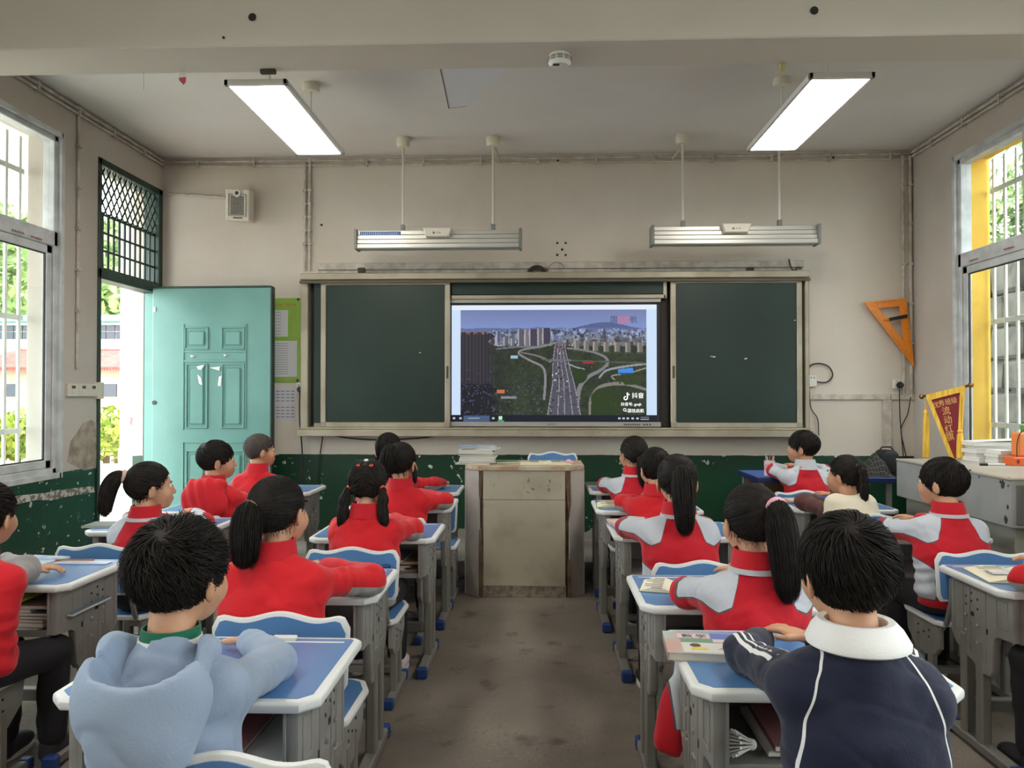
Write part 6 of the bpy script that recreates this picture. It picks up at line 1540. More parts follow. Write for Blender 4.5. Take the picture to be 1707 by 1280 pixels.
def cloth(name, main, panel=None, piping=None, stripe=None, pw=0.0035, rough=0.75, bs=260, pipe_both=True):
    """cloth whose second colour follows a stored panel line; piping follows its edge"""
    if name in MATS: return MATS[name]
    m = bpy.data.materials.new(name); m.use_nodes = True; nt = m.node_tree; b = nt.nodes['Principled BSDF']; N = nt.nodes.new; L = nt.links.new
    b.inputs['Roughness'].default_value = rough; b.inputs['Sheen Weight'].default_value = 0.15; b.inputs['Specular IOR Level'].default_value = 0.25
    col = N('ShaderNodeRGB'); col.outputs[0].default_value = (*main, 1); cur = col.outputs[0]
    def step(attr, op, thr, c, absval=False):
        nonlocal cur
        a = N('ShaderNodeAttribute'); a.attribute_name = attr; v = a.outputs['Fac']
        if absval: q = N('ShaderNodeMath'); q.operation = 'ABSOLUTE'; L(v, q.inputs[0]); v = q.outputs[0]
        g = N('ShaderNodeMath'); g.operation = op; L(v, g.inputs[0]); g.inputs[1].default_value = thr
        x = N('ShaderNodeMix'); x.data_type = 'RGBA'; L(g.outputs[0], x.inputs['Factor']); L(cur, x.inputs[6]); x.inputs[7].default_value = (*c, 1); cur = x.outputs[2]
    if panel: step('panel', 'GREATER_THAN', 0.0, panel)
    if piping: step('panel', 'LESS_THAN', pw, piping, True)
    if stripe: step('stripe', 'GREATER_THAN', 0.0, stripe)
    L(cur, b.inputs['Base Color'])
    tc = N('ShaderNodeTexCoord'); n = N('ShaderNodeTexNoise'); n.inputs['Scale'].default_value = bs; L(tc.outputs['Object'], n.inputs['Vector'])
    n2 = N('ShaderNodeTexNoise'); n2.inputs['Scale'].default_value = 22; n2.inputs['Detail'].default_value = 3; L(tc.outputs['Object'], n2.inputs['Vector'])
    ad = N('ShaderNodeMath'); ad.operation = 'MULTIPLY_ADD'; L(n2.outputs['Fac'], ad.inputs[0]); ad.inputs[1].default_value = 3.0; L(n.outputs['Fac'], ad.inputs[2])
    bp = N('ShaderNodeBump'); bp.inputs['Strength'].default_value = 0.22; bp.inputs['Distance'].default_value = 0.004; L(ad.outputs[0], bp.inputs['Height']); L(bp.outputs['Normal'], b.inputs['Normal'])
    MATS[name] = m; return m
RED, RED2, LGREY, MGREY = srgb(194, 24, 40), srgb(206, 26, 36), srgb(196, 200, 208), srgb(150, 148, 146)
M_wind = cloth('red_grey_windbreaker', RED, LGREY, srgb(92, 86, 92), pw=0.0028)
M_fleece = cloth('red_fleece', RED2, MGREY, None)
M_redplain = cloth('plain_red_jacket', srgb(206, 30, 40))
M_navy = cloth('navy_sweatshirt', srgb(30, 34, 56), None, srgb(232, 232, 230), srgb(232, 232, 230), pw=0.0022)
M_hood = cloth('grey_blue_hoodie', srgb(150, 166, 188), rough=0.9); M_brown = cloth('brown_top', srgb(88, 52, 46)); M_vest = cloth('cream_vest', srgb(232, 222, 198), rough=0.85)
M_greyslv = cloth('red_grey_sleeve', srgb(206, 28, 40), srgb(150, 146, 146), None)
M_collarw = cloth('white_collar', srgb(236, 236, 234)); M_colgreen = cloth('green_neckband', srgb(22, 104, 76)); M_collar_r = cloth('red_collar', srgb(196, 26, 40)); M_collar_g = cloth('grey_collar', srgb(190, 192, 198))

# ---- hair
def strands(paths, widths, center):
    """paths (N,S,3), widths (S,) or (N,S): three-sided tapering locks"""
    N_, S = paths.shape[:2]; W = np.broadcast_to(widths, (N_, S))
    T = np.gradient(paths, axis=1); T /= np.linalg.norm(T, axis=2, keepdims=True) + 1e-9
    O_ = paths - center; O_ -= T * (O_ * T).sum(2, keepdims=True); O_ /= np.linalg.norm(O_, axis=2, keepdims=True) + 1e-9
    B = np.cross(T, O_)
    V = np.stack([paths + O_ * (W * 0.55)[..., None], paths - O_ * (W * 0.3)[..., None] + B * W[..., None], paths - O_ * (W * 0.3)[..., None] - B * W[..., None]], 2)   # N,S,3,3
    base = (np.arange(N_)[:, None] * S + np.arange(S - 1)[None]) * 3; F_ = []
    for a in range(3):
        b = (a + 1) % 3; F_.append(np.stack([base + a, base + b, base + 3 + b, base + 3 + a], -1).reshape(-1, 4))
    return V.reshape(-1, 3), np.concatenate(F_)
HL_Y = np.array([-0.11, -0.06, -0.03, 0.0, 0.02, 0.04, 0.065, 0.10]); HL_Z = np.array([-0.088, -0.076, -0.042, -0.004, 0.0, 0.012, 0.05, 0.062])
def scalp(n, rng, r, c, extra=0.0):
    out = np.zeros((0, 3))
    while len(out) < n:
        u = rng.normal(size=(n * 2, 3)); u /= np.linalg.norm(u, axis=1, keepdims=True); p = u * r + c; ok = p[:, 2] > np.interp(p[:, 1], HL_Y, HL_Z) + extra; out = np.concatenate([out, u[ok]])
    return out[:n]
def cap_shell(r, c, extra=0.006, n=40, m=28):
    th = np.linspace(0, np.pi, m); ph = np.linspace(0, 2 * np.pi, n, endpoint=False); TH, PH = np.meshgrid(th, ph, indexing='ij')
    u = np.stack([np.sin(TH) * np.cos(PH), np.sin(TH) * np.sin(PH), np.cos(TH)], -1); p = u * r + c; idx = np.arange(m * n).reshape(m, n)
    ok = p[..., 2] > np.interp(p[..., 1], HL_Y, HL_Z) + extra; q = []
    for i in range(m - 1):
        for j in range(n):
            j2 = (j + 1) % n
            if ok[i, j] and ok[i, j2] and ok[i + 1, j] and ok[i + 1, j2]: q.append((idx[i, j], idx[i + 1, j], idx[i + 1, j2], idx[i, j2]))
    return p.reshape(-1, 3), np.array(q)
class Hair:
    def __init__(s): s.V = []; s.Q = []; s.n = 0
    def add(s, V, Q): s.V.append(V); s.Q.append(Q + s.n); s.n += len(V)
def bez(p, t):
    p = [np.array(x, float) for x in p]; t = np.asarray(t)[:, None]
    while len(p) > 1: p = [p[i] * (1 - t) + p[i + 1] * t for i in range(len(p) - 1)]
    return p[0]
def hair_boy(H, rng, n, w, length=0.05, lift=0.10, fade=0.4, whorl=(0.012, -0.06, 0.075), spike=0.0):
    r = np.array((0.079, 0.094, 0.088)); c = np.array((0, -0.012, 0.026)); H.add(*cap_shell(r * 1.02, c))
    U = scalp(n, rng, r, c); wv = np.array(whorl) / r; wv /= np.linalg.norm(wv); S = 7
    q = U.copy(); P = np.zeros((n, S, 3)); zrel = U[:, 2]; L = length * np.clip(fade + (1 - fade) * (zrel + 0.35) / 0.8, fade * 0.6, 1) * rng.uniform(0.75, 1.15, n)
    jit = rng.normal(size=(n, 3)) * (0.35 + spike)
    lf = lift * rng.uniform(0.5, 1.3, n) * np.clip(L / length, 0.4, 1)
    for k in range(S):
        t = k / (S - 1); rad = 1.0 + lf * (np.sin(t * 1.9) if spike == 0 else t * 1.1)
        P[:, k] = q * rad[:, None] * r + c
        d = q - wv; d -= q * (d * q).sum(1, keepdims=True); d /= np.linalg.norm(d, axis=1, keepdims=True) + 1e-6
        sw = np.cross(q, d) * 0.45; d = d + sw + jit * 0.4; d -= q * (d * q).sum(1, keepdims=True); d /= np.linalg.norm(d, axis=1, keepdims=True) + 1e-6
        q = q + d * (L / 0.09 / (S - 1))[:, None]; q /= np.linalg.norm(q, axis=1, keepdims=True)
    H.add(*strands(P, w * np.array([1, 1.1, 1.1, 1, 0.85, 0.55, 0.12])[None], c))
def hair_pulled(H, rng, n, w, ties, part=None):
    """hair combed over the skull to one or two tie points"""
    r = np.array((0.078, 0.093, 0.087)); c = np.array((0, -0.012, 0.026)); H.add(*cap_shell(r * 1.015, c))
    U = scalp(n, rng, r, c); S = 9; T_ = [np.array(t) for t in ties]; ut = [(t - c) / r for t in T_]; ut = [u / np.linalg.norm(u) for u in ut]
    side = np.zeros(n, int) if len(ties) == 1 else (U[:, 0] > 0).astype(int)
    P = np.zeros((n, S, 3)); A = np.array([ut[i] for i in side]); dot = np.clip((U * A).sum(1), -0.98, 0.9999); om = np.arccos(dot); so = np.sin(om) + 1e-4
    lf = rng.uniform(0.0, 0.06, n); wob = rng.normal(size=(n, 3)) * 0.035
    for k in range(S):
        t = k / (S - 1); q = (np.sin((1 - t) * om) / so)[:, None] * U + (np.sin(t * om) / so)[:, None] * A + wob * math.sin(t * math.pi); q /= np.linalg.norm(q, axis=1, keepdims=True)
        P[:, k] = q * (1.02 + lf * math.sin(t * math.pi) + 0.05 * t * t)[:, None] * r + c
    H.add(*strands(P, w * np.array([0.7, 1, 1, 1, 1, 1, 1, 0.9, 0.6])[None], c))
    # wisps at the nape and temples
    m_ = max(20, n // 14); U = scalp(m_, rng, r, c); lowp = U[:, 2] < 0.1; U = U[lowp]; m_ = len(U)
    if m_:
        S = 6; P = np.zeros((m_, S, 3))
        for k in range(S): t = k / (S - 1); P[:, k] = U * r * 1.04 + c + np.array((0, -0.008, -0.035)) * t * rng.uniform(0.4, 1.2, (m_, 1)) + rng.normal(size=(m_, 3)) * 0.004 * t
        H.add(*strands(P, w * 0.6 * np.array([1, 1, 0.8, 0.7, 0.5, 0.1])[None], c))
def hair_tail(H, rng, n, w, ctrl, radius, pinch=()):
    """a hanging lock along a Bezier path (head-local control points)"""
    S = 16; t = np.linspace(0, 1, S); C = bez(ctrl, t); prof = radius * (0.35 + 1.0 * np.sin(np.pi * np.clip(t * 0.72 + 0.12, 0, 1)) ** 0.8); prof[-1] *= 0.55; prof[0] = radius * 0.45
    for a in pinch: prof *= 1 - 0.55 * np.exp(-((t - a) / 0.035) ** 2)
    T = np.gradient(C, axis=0); T /= np.linalg.norm(T, axis=1, keepdims=True); u = np.cross(T, (1, 0.2, 0.1)); u /= np.linalg.norm(u, axis=1, keepdims=True); v = np.cross(T, u)
    ang = rng.uniform(0, 6.283, n); rr = rng.uniform(0, 1, n) ** 0.5; drift = rng.normal(size=(n, 1)) * 0.25
    P = C[None] + (np.cos(ang[:, None] + drift * t) * rr[:, None])[..., None] * (prof[:, None] * u)[None] + (np.sin(ang[:, None] + drift * t) * rr[:, None])[..., None] * (prof[:, None] * v)[None]
    end = rng.uniform(0.86, 1.0, n)
    for i in range(n):   # uneven tips
        tt = t * end[i]; P[i] = np.stack([np.interp(tt, t, P[i, :, k]) for k in range(3)], 1)
    P += rng.normal(size=(n, 1, 3)) * 0.0015
    cen = C[None] * np.ones((n, 1, 1)); Wd = w * np.interp(t, [0, 0.1, 0.8, 1], [0.8, 1, 0.9, 0.1])
    V, Q = strands(P, Wd[None], cen); H.add(V, Q)
    # solid core
    core = []; K = 8
    for i in range(S):
        for k in range(K): a = 2 * np.pi * k / K; core.append(C[i] + 0.62 * prof[i] * (np.cos(a) * u[i] + np.sin(a) * v[i]))
    q = [(i * K + k, i * K + (k + 1) % K, (i + 1) * K + (k + 1) % K, (i + 1) * K + k) for i in range(S - 2) for k in range(K)]
    H.add(np.array(core), np.array(q)); return C, prof, t
def ring(parent, Mh, c, axis, R_, r_, mat, name='hair_band'):
    axis = Vector(axis).normalized(); u = axis.orthogonal().normalized(); v = axis.cross(u)
    m = MB(); m.tube([Mh @ (Vector(c) + (u * math.cos(a) + v * math.sin(a)) * R_) for a in np.linspace(0, 6.283, 15)[:-1]], r_, 7, closed=True); return m.build(name, mat, parent, smooth=True)
BANDS = {'pink': pm('band_pink', srgb(226, 170, 184), 0.6), 'scrunchie': pm('scrunchie_peach', srgb(214, 178, 168), 0.8, col2=srgb(196, 150, 146), scale=60), 'white': pm('band_white', srgb(230, 226, 226), 0.5), 'red': pm('band_red', srgb(220, 70, 60), 0.5), 'brown': pm('band_brown', srgb(110, 84, 66), 0.7), 'black': M_black}

# ---- the child builder
def child(label, px, top, Yh, desk=None, near_y=None, desk_z=None, yaw=0, pitch=0, style='wind', hair='boy', seed=1, fine=False, dx=0.0, el=(None, None), hip_dx=0.0, elbow=0.172, trousers=None, shoe=None, roll=0, wr=None, bulk=0.0, hair_kw=None, sit=0.0):
    rng = np.random.default_rng(seed)
    if desk:
        near_y = near(desk); desk_z = DESKS[desk][2]
        if desk not in ('B1', 'C1'): Yh = chair_plane(desk) + 0.20
    Tp = on_y(px, top, Yh); Hc = Tp - Vector((0, 0, 0.122))
    root = thing('person', label, 'person', (Hc.x + hip_dx, Yh - 0.075, 0), 0, 'children seated at their desks')
    Rt = Vector(root.location); H = Hc - Rt
    Zs = H.z - 0.148; cx = H.x * 0.75
    Mh = Matrix.Translation(H) @ Euler((R(pitch), R(roll), R(-yaw)), 'XYZ').to_matrix().to_4x4(); Rh = Mh.to_3x3()
    hp = lambda x, y, z: tuple(Mh @ Vector((x, y, z)))
    ny = near_y - Rt.y; dz = desk_z
    S_, E_, W_ = {}, {}, {}
    for s in (-1, 1):
        S_[s] = Vector((cx + s * 0.108, 0.022, Zs - 0.054))
        e = el[0 if s < 0 else 1]
        if e is None: E_[s] = Vector((cx + s * elbow, ny + 0.02, dz + 0.042))
        else: E_[s] = Vector(e) - Rt
        W_[s] = Vector((cx + s * 0.045 + 0.01, ny + 0.14 + 0.03 * s, dz + 0.036 + (0.028 if s > 0 else 0)))
        if wr and wr[0 if s < 0 else 1] is not None: W_[s] = Vector(wr[0 if s < 0 else 1]) - Rt
    zp = 0.455 + sit
    # --- body: one continuous skin surface
    f = Field((cx - 0.36, -0.16, -0.01), (cx + 0.36, 0.50, H.z + 0.13), 0.0068)
    f.ell((0, 0, zp - 0.005), (0.105, 0.09, 0.075), 0.03); f.ell((cx * 0.4, 0.0, (zp + Zs) / 2 - 0.02), (0.098, 0.07, 0.13), 0.05); f.ell((cx * 0.85, 0.016, Zs - 0.11), (0.108, 0.076, 0.11), 0.04)
    [f.cap((cx + s * 0.02, 0.015, Zs - 0.012), S_[s] + Vector((-s * 0.01, 0, 0)), 0.042, 0.036, 0.03) for s in (-1, 1)]
    f.cap((cx, 0.022, Zs), hp(0, -0.02, -0.06), 0.046, 0.042, 0.035)
    f.ell(hp(0, -0.012, 0.025), (0.072, 0.087, 0.082), 0.02, Rh); f.ell(hp(0, 0.034, -0.022), (0.056, 0.056, 0.075), 0.025, Rh); f.ell(hp(0, 0.05, -0.068), (0.036, 0.038, 0.03), 0.02, Rh)
    for s in (-1, 1):
        f.ell(hp(s * 0.034, 0.058, -0.034), (0.026, 0.024, 0.028), 0.02, Rh)
        f.ell(hp(s * 0.031, 0.094, 0.006), (0.014, 0.014, 0.010), 0.008, Rh, True)
        Re = Rh @ Euler((R(-12), R(s * 6), R(s * 22)), 'XYZ').to_matrix()
        f.ell(hp(s * 0.077, -0.008, -0.014), (0.008, 0.019, 0.031), 0.006, Re); f.ell(hp(s * 0.086, -0.002, -0.010), (0.006, 0.010, 0.017), 0.005, Re, True)
    f.cap(hp(0, 0.086, 0.002), hp(0, 0.099, -0.026), 0.007, 0.0105, 0.012); f.ell(hp(0, 0.088, -0.052), (0.018, 0.010, 0.0075), 0.007, Rh); f.ell(hp(0, 0.086, -0.061), (0.014, 0.010, 0.006), 0.006, Rh)
    for s in (-1, 1):
        f.cap(S_[s], E_[s], 0.036, 0.031, 0.02); f.cap(E_[s], W_[s], 0.031, 0.021, 0.012)
        d = (W_[s] - E_[s]); d.normalize(); lat = d.cross(Vector((0, 0, 1))).normalized(); up = lat.cross(d).normalized()
        rotm = Matrix((lat, d, up)).transposed(); pc = W_[s] + d * 0.042 + up * -0.004
        f.ell(pc[:], (0.029, 0.040, 0.013), 0.012, rotm)
        for i, (o, ln) in enumerate(((-0.0225, 0.044), (-0.0075, 0.052), (0.0075, 0.049), (0.0225, 0.039))):
            b0 = W_[s] + d * 0.072 + lat * o; b1 = b0 + d * ln * 0.5 - up * 0.006; b2 = b1 + d * ln * 0.42 - up * 0.014
            f.cap(b0, b1, 0.0074, 0.0070, 0.004); f.cap(b1, b2, 0.0070, 0.0060, 0.003)
        tl = -lat if s > 0 else lat
        tl = tl if tl.x * s < 0 else -tl
        t0 = W_[s] + d * 0.022 + tl * 0.022; t1 = t0 + tl * 0.022 + d * 0.02 - up * 0.004; t2 = t1 + d * 0.026 + tl * 0.004 - up * 0.005
        f.cap(t0, t1, 0.0105, 0.0085, 0.006); f.cap(t1, t2, 0.0085, 0.0066, 0.004)
        hipj = Vector((s * 0.065, 0.01, zp - 0.02)); kn = Vector((s * 0.088, 0.30, 0.395)); an = Vector((s * 0.088, 0.285, 0.085)); to = Vector((s * 0.095, 0.40, 0.035))
        f.cap(hipj, kn, 0.055, 0.044, 0.03); f.cap(kn, an, 0.042, 0.028, 0.015); f.cap(an - Vector((0, 0, 0.03)), to, 0.03, 0.022, 0.015)
    np_mesh('body', *f.mesh(), M_skin, root)
    for s in (-1, 1):
        m = MB(); m.ball((0, 0, 0), 0.0112, 12, 8); e = m.build('eye', M_eye, root, smooth=True); e.matrix_local = Mh @ Matrix.Translation((s * 0.031, 0.0725, 0.006))
        m = MB(); m.ball((0, 0.0070, 0), 0.0058, 10, 6); m.build('iris', M_iris, e, smooth=True)
    # --- trousers and shoes
    f = Field((-0.24, -0.17, 0.03), (0.24, 0.42, zp + 0.13), 0.0105)
    f.ell((0, 0.0, zp - 0.005), (0.122, 0.106, 0.086), 0.03)
    for s in (-1, 1):
        hipj = Vector((s * 0.068, 0.01, zp - 0.02)); kn = Vector((s * 0.088, 0.30, 0.395)); an = Vector((s * 0.088, 0.285, 0.10))
        f.cap(hipj, kn, 0.068, 0.056, 0.02); f.cap(kn, an, 0.054, 0.047, 0.015)
    f.wrinkle(lambda x, y, z: 0.010 * vnoise3(x * 18 + 5, y * 14, z * 26)); np_mesh('trousers', *f.mesh(), trousers or M_trouser, root)
    for s in (-1, 1):
        f = Field((s * 0.092 - 0.06, 0.22, -0.004), (s * 0.092 + 0.06, 0.46, 0.13), 0.006)
        f.cap((s * 0.088, 0.28, 0.075), (s * 0.088, 0.275, 0.04), 0.036, 0.036, 0.02); f.ell((s * 0.092, 0.325, 0.038), (0.038, 0.075, 0.034), 0.02); f.ell((s * 0.096, 0.385, 0.034), (0.038, 0.05, 0.028), 0.02); f.cut_below(0.012)
        so = np_mesh('shoe', *f.mesh(), shoe or M_shoe, root)
        m = MB(); m.prism([(s * 0.094 + 0.042 * math.cos(a) * (1 if math.sin(a) > 0 else 0.92), 0.338 + 0.1 * math.sin(a)) for a in np.linspace(0, 6.283, 25)[:-1]], 0.0, 0.018, bevel=0.004); m.build('sole', M_sole, so)
    # --- jacket
    h = 0.0062 if fine else 0.0085
    f = Field((cx - 0.42, -0.22, 0.36), (cx + 0.42, 0.46, Zs + 0.12), h); b_ = bulk
    f.ell((0, 0.0, zp + 0.01), (0.144 + b_, 0.106 + b_ * 0.4, 0.10), 0.04); f.ell((cx * 0.4, 0.0, (zp + Zs) / 2 - 0.02), (0.147 + b_, 0.092 + b_ * 0.4, 0.14), 0.06); f.ell((cx * 0.85, 0.010, Zs - 0.125), (0.140 + b_, 0.096 + b_ * 0.5, 0.125), 0.05)
    [f.cap((cx + s * 0.02, 0.012, Zs - 0.012), S_[s] + Vector((-s * 0.008, -0.002, 0)), 0.056, 0.048 + b_ * 0.3, 0.035) for s in (-1, 1)]; f.cap((cx, 0.018, Zs - 0.01), (cx, 0.018, Zs + 0.018), 0.060, 0.048, 0.02)
    for s in (-1, 1):
        f.cap(S_[s] + Vector((0, 0, -0.002)), E_[s], 0.047 + b_ * 0.2, 0.044 + b_ * 0.3, 0.05); f.cap(E_[s], W_[s] - (W_[s] - E_[s]).normalized() * 0.012, 0.049 + b_ * 0.4, 0.034, 0.02)
    # open the neck a little
    f.cap((cx, 0.026, Zs + 0.058), (cx, 0.03, Zs + 0.13), 0.046, 0.052, 0.006, True)
    o1, o2 = rng.uniform(0, 30, 2)
    mid = (zp + Zs) / 2
    def wr_(x, y, z):
        w1 = 0.015 * vnoise3(x * 9 + o1, y * 9, z * 13 + o2) + 0.007 * vnoise3(x * 26 + o2, y * 22, z * 30 + o1)
        lowf = np.clip((mid + 0.06 - z) / 0.12, 0, 1); dg = z + 0.35 * np.abs(x - cx)
        w2 = 0.0038 * lowf * np.sin(dg * 95 + 9 * vnoise3(x * 7 + o1, y * 6, z * 8)) 
        arm = np.clip((np.abs(x - cx) - 0.15) / 0.05, 0, 1); w3 = 0.006 * arm * np.clip(vnoise3((np.abs(x - cx) + y * 0.8) * 42 + o1, (y - z) * 8, z * 9), -0.25, 0.5)
        n4 = vnoise3((x - cx) * 6 + z * 5 + o2, y * 7 + o1, z * 9 - (x - cx) * 6); w4 = 0.0030 * np.exp(-(n4 / 0.05) ** 2)
        n5 = vnoise3((x - cx) * 5 - z * 6 + o1, y * 9 + o2, z * 11 + (x - cx) * 5); w5 = 0.0024 * np.exp(-(n5 / 0.04) ** 2)
        return w1 + w2 + w3 + w4 + w5
    f.wrinkle(wr_); f.cut_below(zp - 0.055)
    P, Q = f.mesh()
    axx = np.abs(P[:, 0] - cx); zz_ = P[:, 2]; at = {}
    zax = np.full(len(P), 9.0); best = np.full(len(P), 9.0); lats = np.zeros(len(P)); ups = np.zeros(len(P)); tpar = np.zeros(len(P))
    for s in (-1, 1):
        for a_, b2 in ((S_[s], E_[s]), (E_[s], W_[s])):
            a0 = np.array(a_); d = np.array(b2) - a0; t = np.clip(((P - a0) @ d) / (d @ d), 0, 1); pr = a0 + t[:, None] * d; dist = np.linalg.norm(P - pr, axis=1); m_ = dist < best
            dn = d / np.linalg.norm(d); lt = np.cross(dn, (0, 0, 1)); lt /= np.linalg.norm(lt); 
            best[m_] = dist[m_]; zax[m_] = pr[m_, 2]; lats[m_] = ((P - pr) @ lt)[m_] * s; tpar[m_] = (t + (0 if a_ is S_[s] else 1))[m_]
    if style in ('wind',):
        zb = np.interp(axx, [0.0, 0.044, 0.052, 0.090, 0.13, 0.20, 0.40], [Zs + 0.8, Zs + 0.20, Zs + 0.030, Zs - 0.078, Zs - 0.098, Zs - 0.115, Zs - 0.15]); g = zz_ - zb
        ga = np.minimum(zz_ - zax + 0.012, (0.92 - tpar) * 0.12); bl = np.clip((axx - 0.125) / 0.05, 0, 1) * (best < 0.1); g = g * (1 - bl) + ga * bl
        g = np.where((tpar > 0.9) & (best < 0.09), np.minimum(g, zz_ - zax + 0.005) if False else g, g)
        # grey pocket panel low on the sides
        side = np.minimum(np.minimum((axx - 0.105) * 1.2, Zs - 0.205 - zz_ + (axx - 0.105) * 0.7), zz_ - (zp - 0.012)); g = np.maximum(g, side); at['panel'] = g
    elif style == 'fleece':
        under = np.minimum(zax - 0.012 - zz_, np.where(tpar > 0.55, 0.02, -0.02)); under = np.where(best < 0.085, under, -0.02)
        side = np.minimum((axx - 0.118), Zs - 0.17 - zz_); at['panel'] = np.maximum(under, side)
    elif style == 'slv':
        at['panel'] = np.where(best < 0.08, (tpar - 0.15) * 0.1, -0.02)
    elif style == 'navy':
        xb = np.interp(zz_, [Zs - 0.42, Zs - 0.30, Zs - 0.18, Zs - 0.09, Zs - 0.02, Zs + 0.035, Zs + 0.06], [0.146, 0.146, 0.138, 0.120, 0.098, 0.070, 0.05]); at['panel'] = axx - xb
        st = np.full(len(P), -0.01)
        for sd in (-1, 1):     # three bands along the top of each upper sleeve
            a0 = np.array(S_[sd]); d = np.array(E_[sd]) - a0; L_ = np.linalg.norm(d); d = d / L_; lt = np.cross(d, (0, 0, 1)); lt /= np.linalg.norm(lt); up_ = np.cross(lt, d)
            tu = (P - a0) @ d / L_; la = (P - a0) @ lt * sd; uu = (P - a0) @ up_
            v = np.max([0.0042 - np.abs(la - o) for o in (0.026, 0.010, -0.006)], axis=0)
            ok = (tu > 0.25) & (tu < 1.15) & (uu > 0.0) & ((P[:, 0] - cx) * sd > 0.12); st = np.where(ok, np.maximum(st, v), st)
        at['stripe'] = st
    mat = {'wind': M_wind, 'fleece': M_fleece, 'navy': M_navy, 'hoodie': M_hood, 'redhood': M_redplain, 'vest': M_brown, 'slv': M_greyslv}[style]
    np_mesh('sweatshirt' if style in ('navy', 'hoodie', 'vest') else 'jacket', P, Q, mat, root, at)
    # --- collars, hoods, vest
    def collar(prof, mat, name='collar', open_front=True, tilt=0.0):
        K = 36; n_ = len(prof); V = []; Fq = []
        a0, a1 = (-1.35, math.pi + 1.35) if open_front else (0, 2 * math.pi)
        for i in range(K + 1):
            a = a0 + (a1 - a0) * i / K + math.pi   # gap faces forward (+y)
            for (r_, z_) in prof: V.append((cx + r_ * math.cos(a), 0.018 + 0.92 * r_ * math.sin(a) + 0.2 * z_, Zs + z_ + tilt * math.sin(a)))
        for i in range(K):
            for j in range(n_): Fq.append((i * n_ + j, (i + 1) * n_ + j, (i + 1) * n_ + (j + 1) % n_, i * n_ + (j + 1) % n_))
        m = MB(); m.add(V, Fq); o = m.build(name, mat, root, smooth=True); return o
    stand = [(0.074, 0.014), (0.069, 0.045), (0.063, 0.074), (0.058, 0.076), (0.056, 0.05), (0.058, 0.014)]
    if style == 'wind': collar(stand, M_collar_r if seed % 2 else M_collar_g); collar([(0.079, 0.012), (0.0765, 0.026), (0.070, 0.026), (0.072, 0.012)], M_collar_g, 'collar_band')
    elif style in ('fleece', 'redhood', 'slv'): collar(stand, M_collar_r)
    elif style == 'navy': collar([(0.093, 0.030), (0.094, 0.037), (0.083, 0.058), (0.069, 0.073), (0.056, 0.072), (0.053, 0.040), (0.066, 0.024), (0.086, 0.026)], M_collarw, 'collar', False)
    if style in ('hoodie', 'redhood'):
        hf = Field((cx - 0.2, -0.24, Zs - 0.22), (cx + 0.2, 0.14, Zs + 0.13), 0.006)
        if style == 'hoodie':
            hf.ell((cx, -0.078, Zs - 0.030), (0.122, 0.088, 0.108), 0.03, Euler((R(-10), 0, 0)).to_matrix()); hf.ell((cx + 0.02, -0.115, Zs - 0.115), (0.08, 0.045, 0.07), 0.05)
            for s in (-1, 1): hf.cap((cx + s * 0.088, -0.01, Zs + 0.034), (cx + s * 0.05, 0.072, Zs - 0.01), 0.030, 0.024, 0.03)
            hf.ell((cx, -0.066, Zs + 0.046), (0.090, 0.082, 0.098), 0.012, None, True); hf.cap((cx, 0.0, Zs + 0.03), (cx, 0.02, Zs + 0.14), 0.062, 0.070, 0.012, True)
            hf.wrinkle(lambda x, y, z: 0.012 * vnoise3(x * 14 + o1, y * 14, z * 14) + 0.005 * np.exp(-(vnoise3((x - cx) * 9 + z * 6, y * 8, z * 9 - x * 7) / 0.05) ** 2))
            Yg = hf.ax[1].astype(np.float32)[None, :, None]; Zg = hf.ax[2].astype(np.float32)[None, None, :]; Xg = hf.ax[0].astype(np.float32)[:, None, None]
            hf.D = np.maximum(hf.D, Zg - (Zs + 0.066 + 0.34 * np.minimum(Yg, 0) + 0.9 * (Xg - cx) ** 2 - 0.10 * (Xg - cx)))
        else:
            hf.ell((cx, -0.085, Zs - 0.055), (0.128, 0.042, 0.105), 0.03, Euler((R(-8), 0, 0)).to_matrix()); hf.cap((cx - 0.08, -0.04, Zs + 0.03), (cx + 0.08, -0.04, Zs + 0.03), 0.03, 0.03, 0.05)
            hf.ell((cx, 0.01, Zs + 0.06), (0.062, 0.062, 0.08), 0.01, None, True); hf.wrinkle(lambda x, y, z: 0.02 * vnoise3(x * 16 + o1, y * 10, z * 10) + 0.003 * np.sin(x * 120 + z * 40))
        np_mesh('hood', *hf.mesh(), mat, root)
    if style == 'hoodie': collar([(0.056, 0.044), (0.054, 0.064), (0.050, 0.064), (0.051, 0.044)], M_colgreen, 'neckband', False); collar([(0.060, 0.024), (0.058, 0.046), (0.053, 0.046), (0.054, 0.024)], M_collarw, 'undershirt', False)
    if style == 'vest':
        hf = Field((cx - 0.25, -0.24, Zs - 0.30), (cx + 0.25, 0.2, Zs + 0.1), 0.0075)
        hf.ell((cx, -0.01, Zs - 0.10), (0.158, 0.125, 0.14), 0.03); hf.cap((cx - 0.07, 0.0, Zs + 0.0), (cx + 0.07, 0.0, Zs + 0.0), 0.065, 0.065, 0.05)
        hf.ell((cx, 0.03, Zs + 0.09), (0.062, 0.06, 0.06), 0.02, None, True); hf.wrinkle(lambda x, y, z: 0.012 * vnoise3(x * 10 + o1, y * 10, z * 10) + 0.0035 * np.abs(np.sin(z * 38))); np_mesh('vest', *hf.mesh(), M_vest, root)
    # --- hair
    Hh = Hair(); n = 5200 if fine else (1800 if Yh < 3.5 else 1000); w = 0.0015 if fine else (0.0030 if Yh < 3.5 else 0.0040); kw = hair_kw or {}
    bands = []
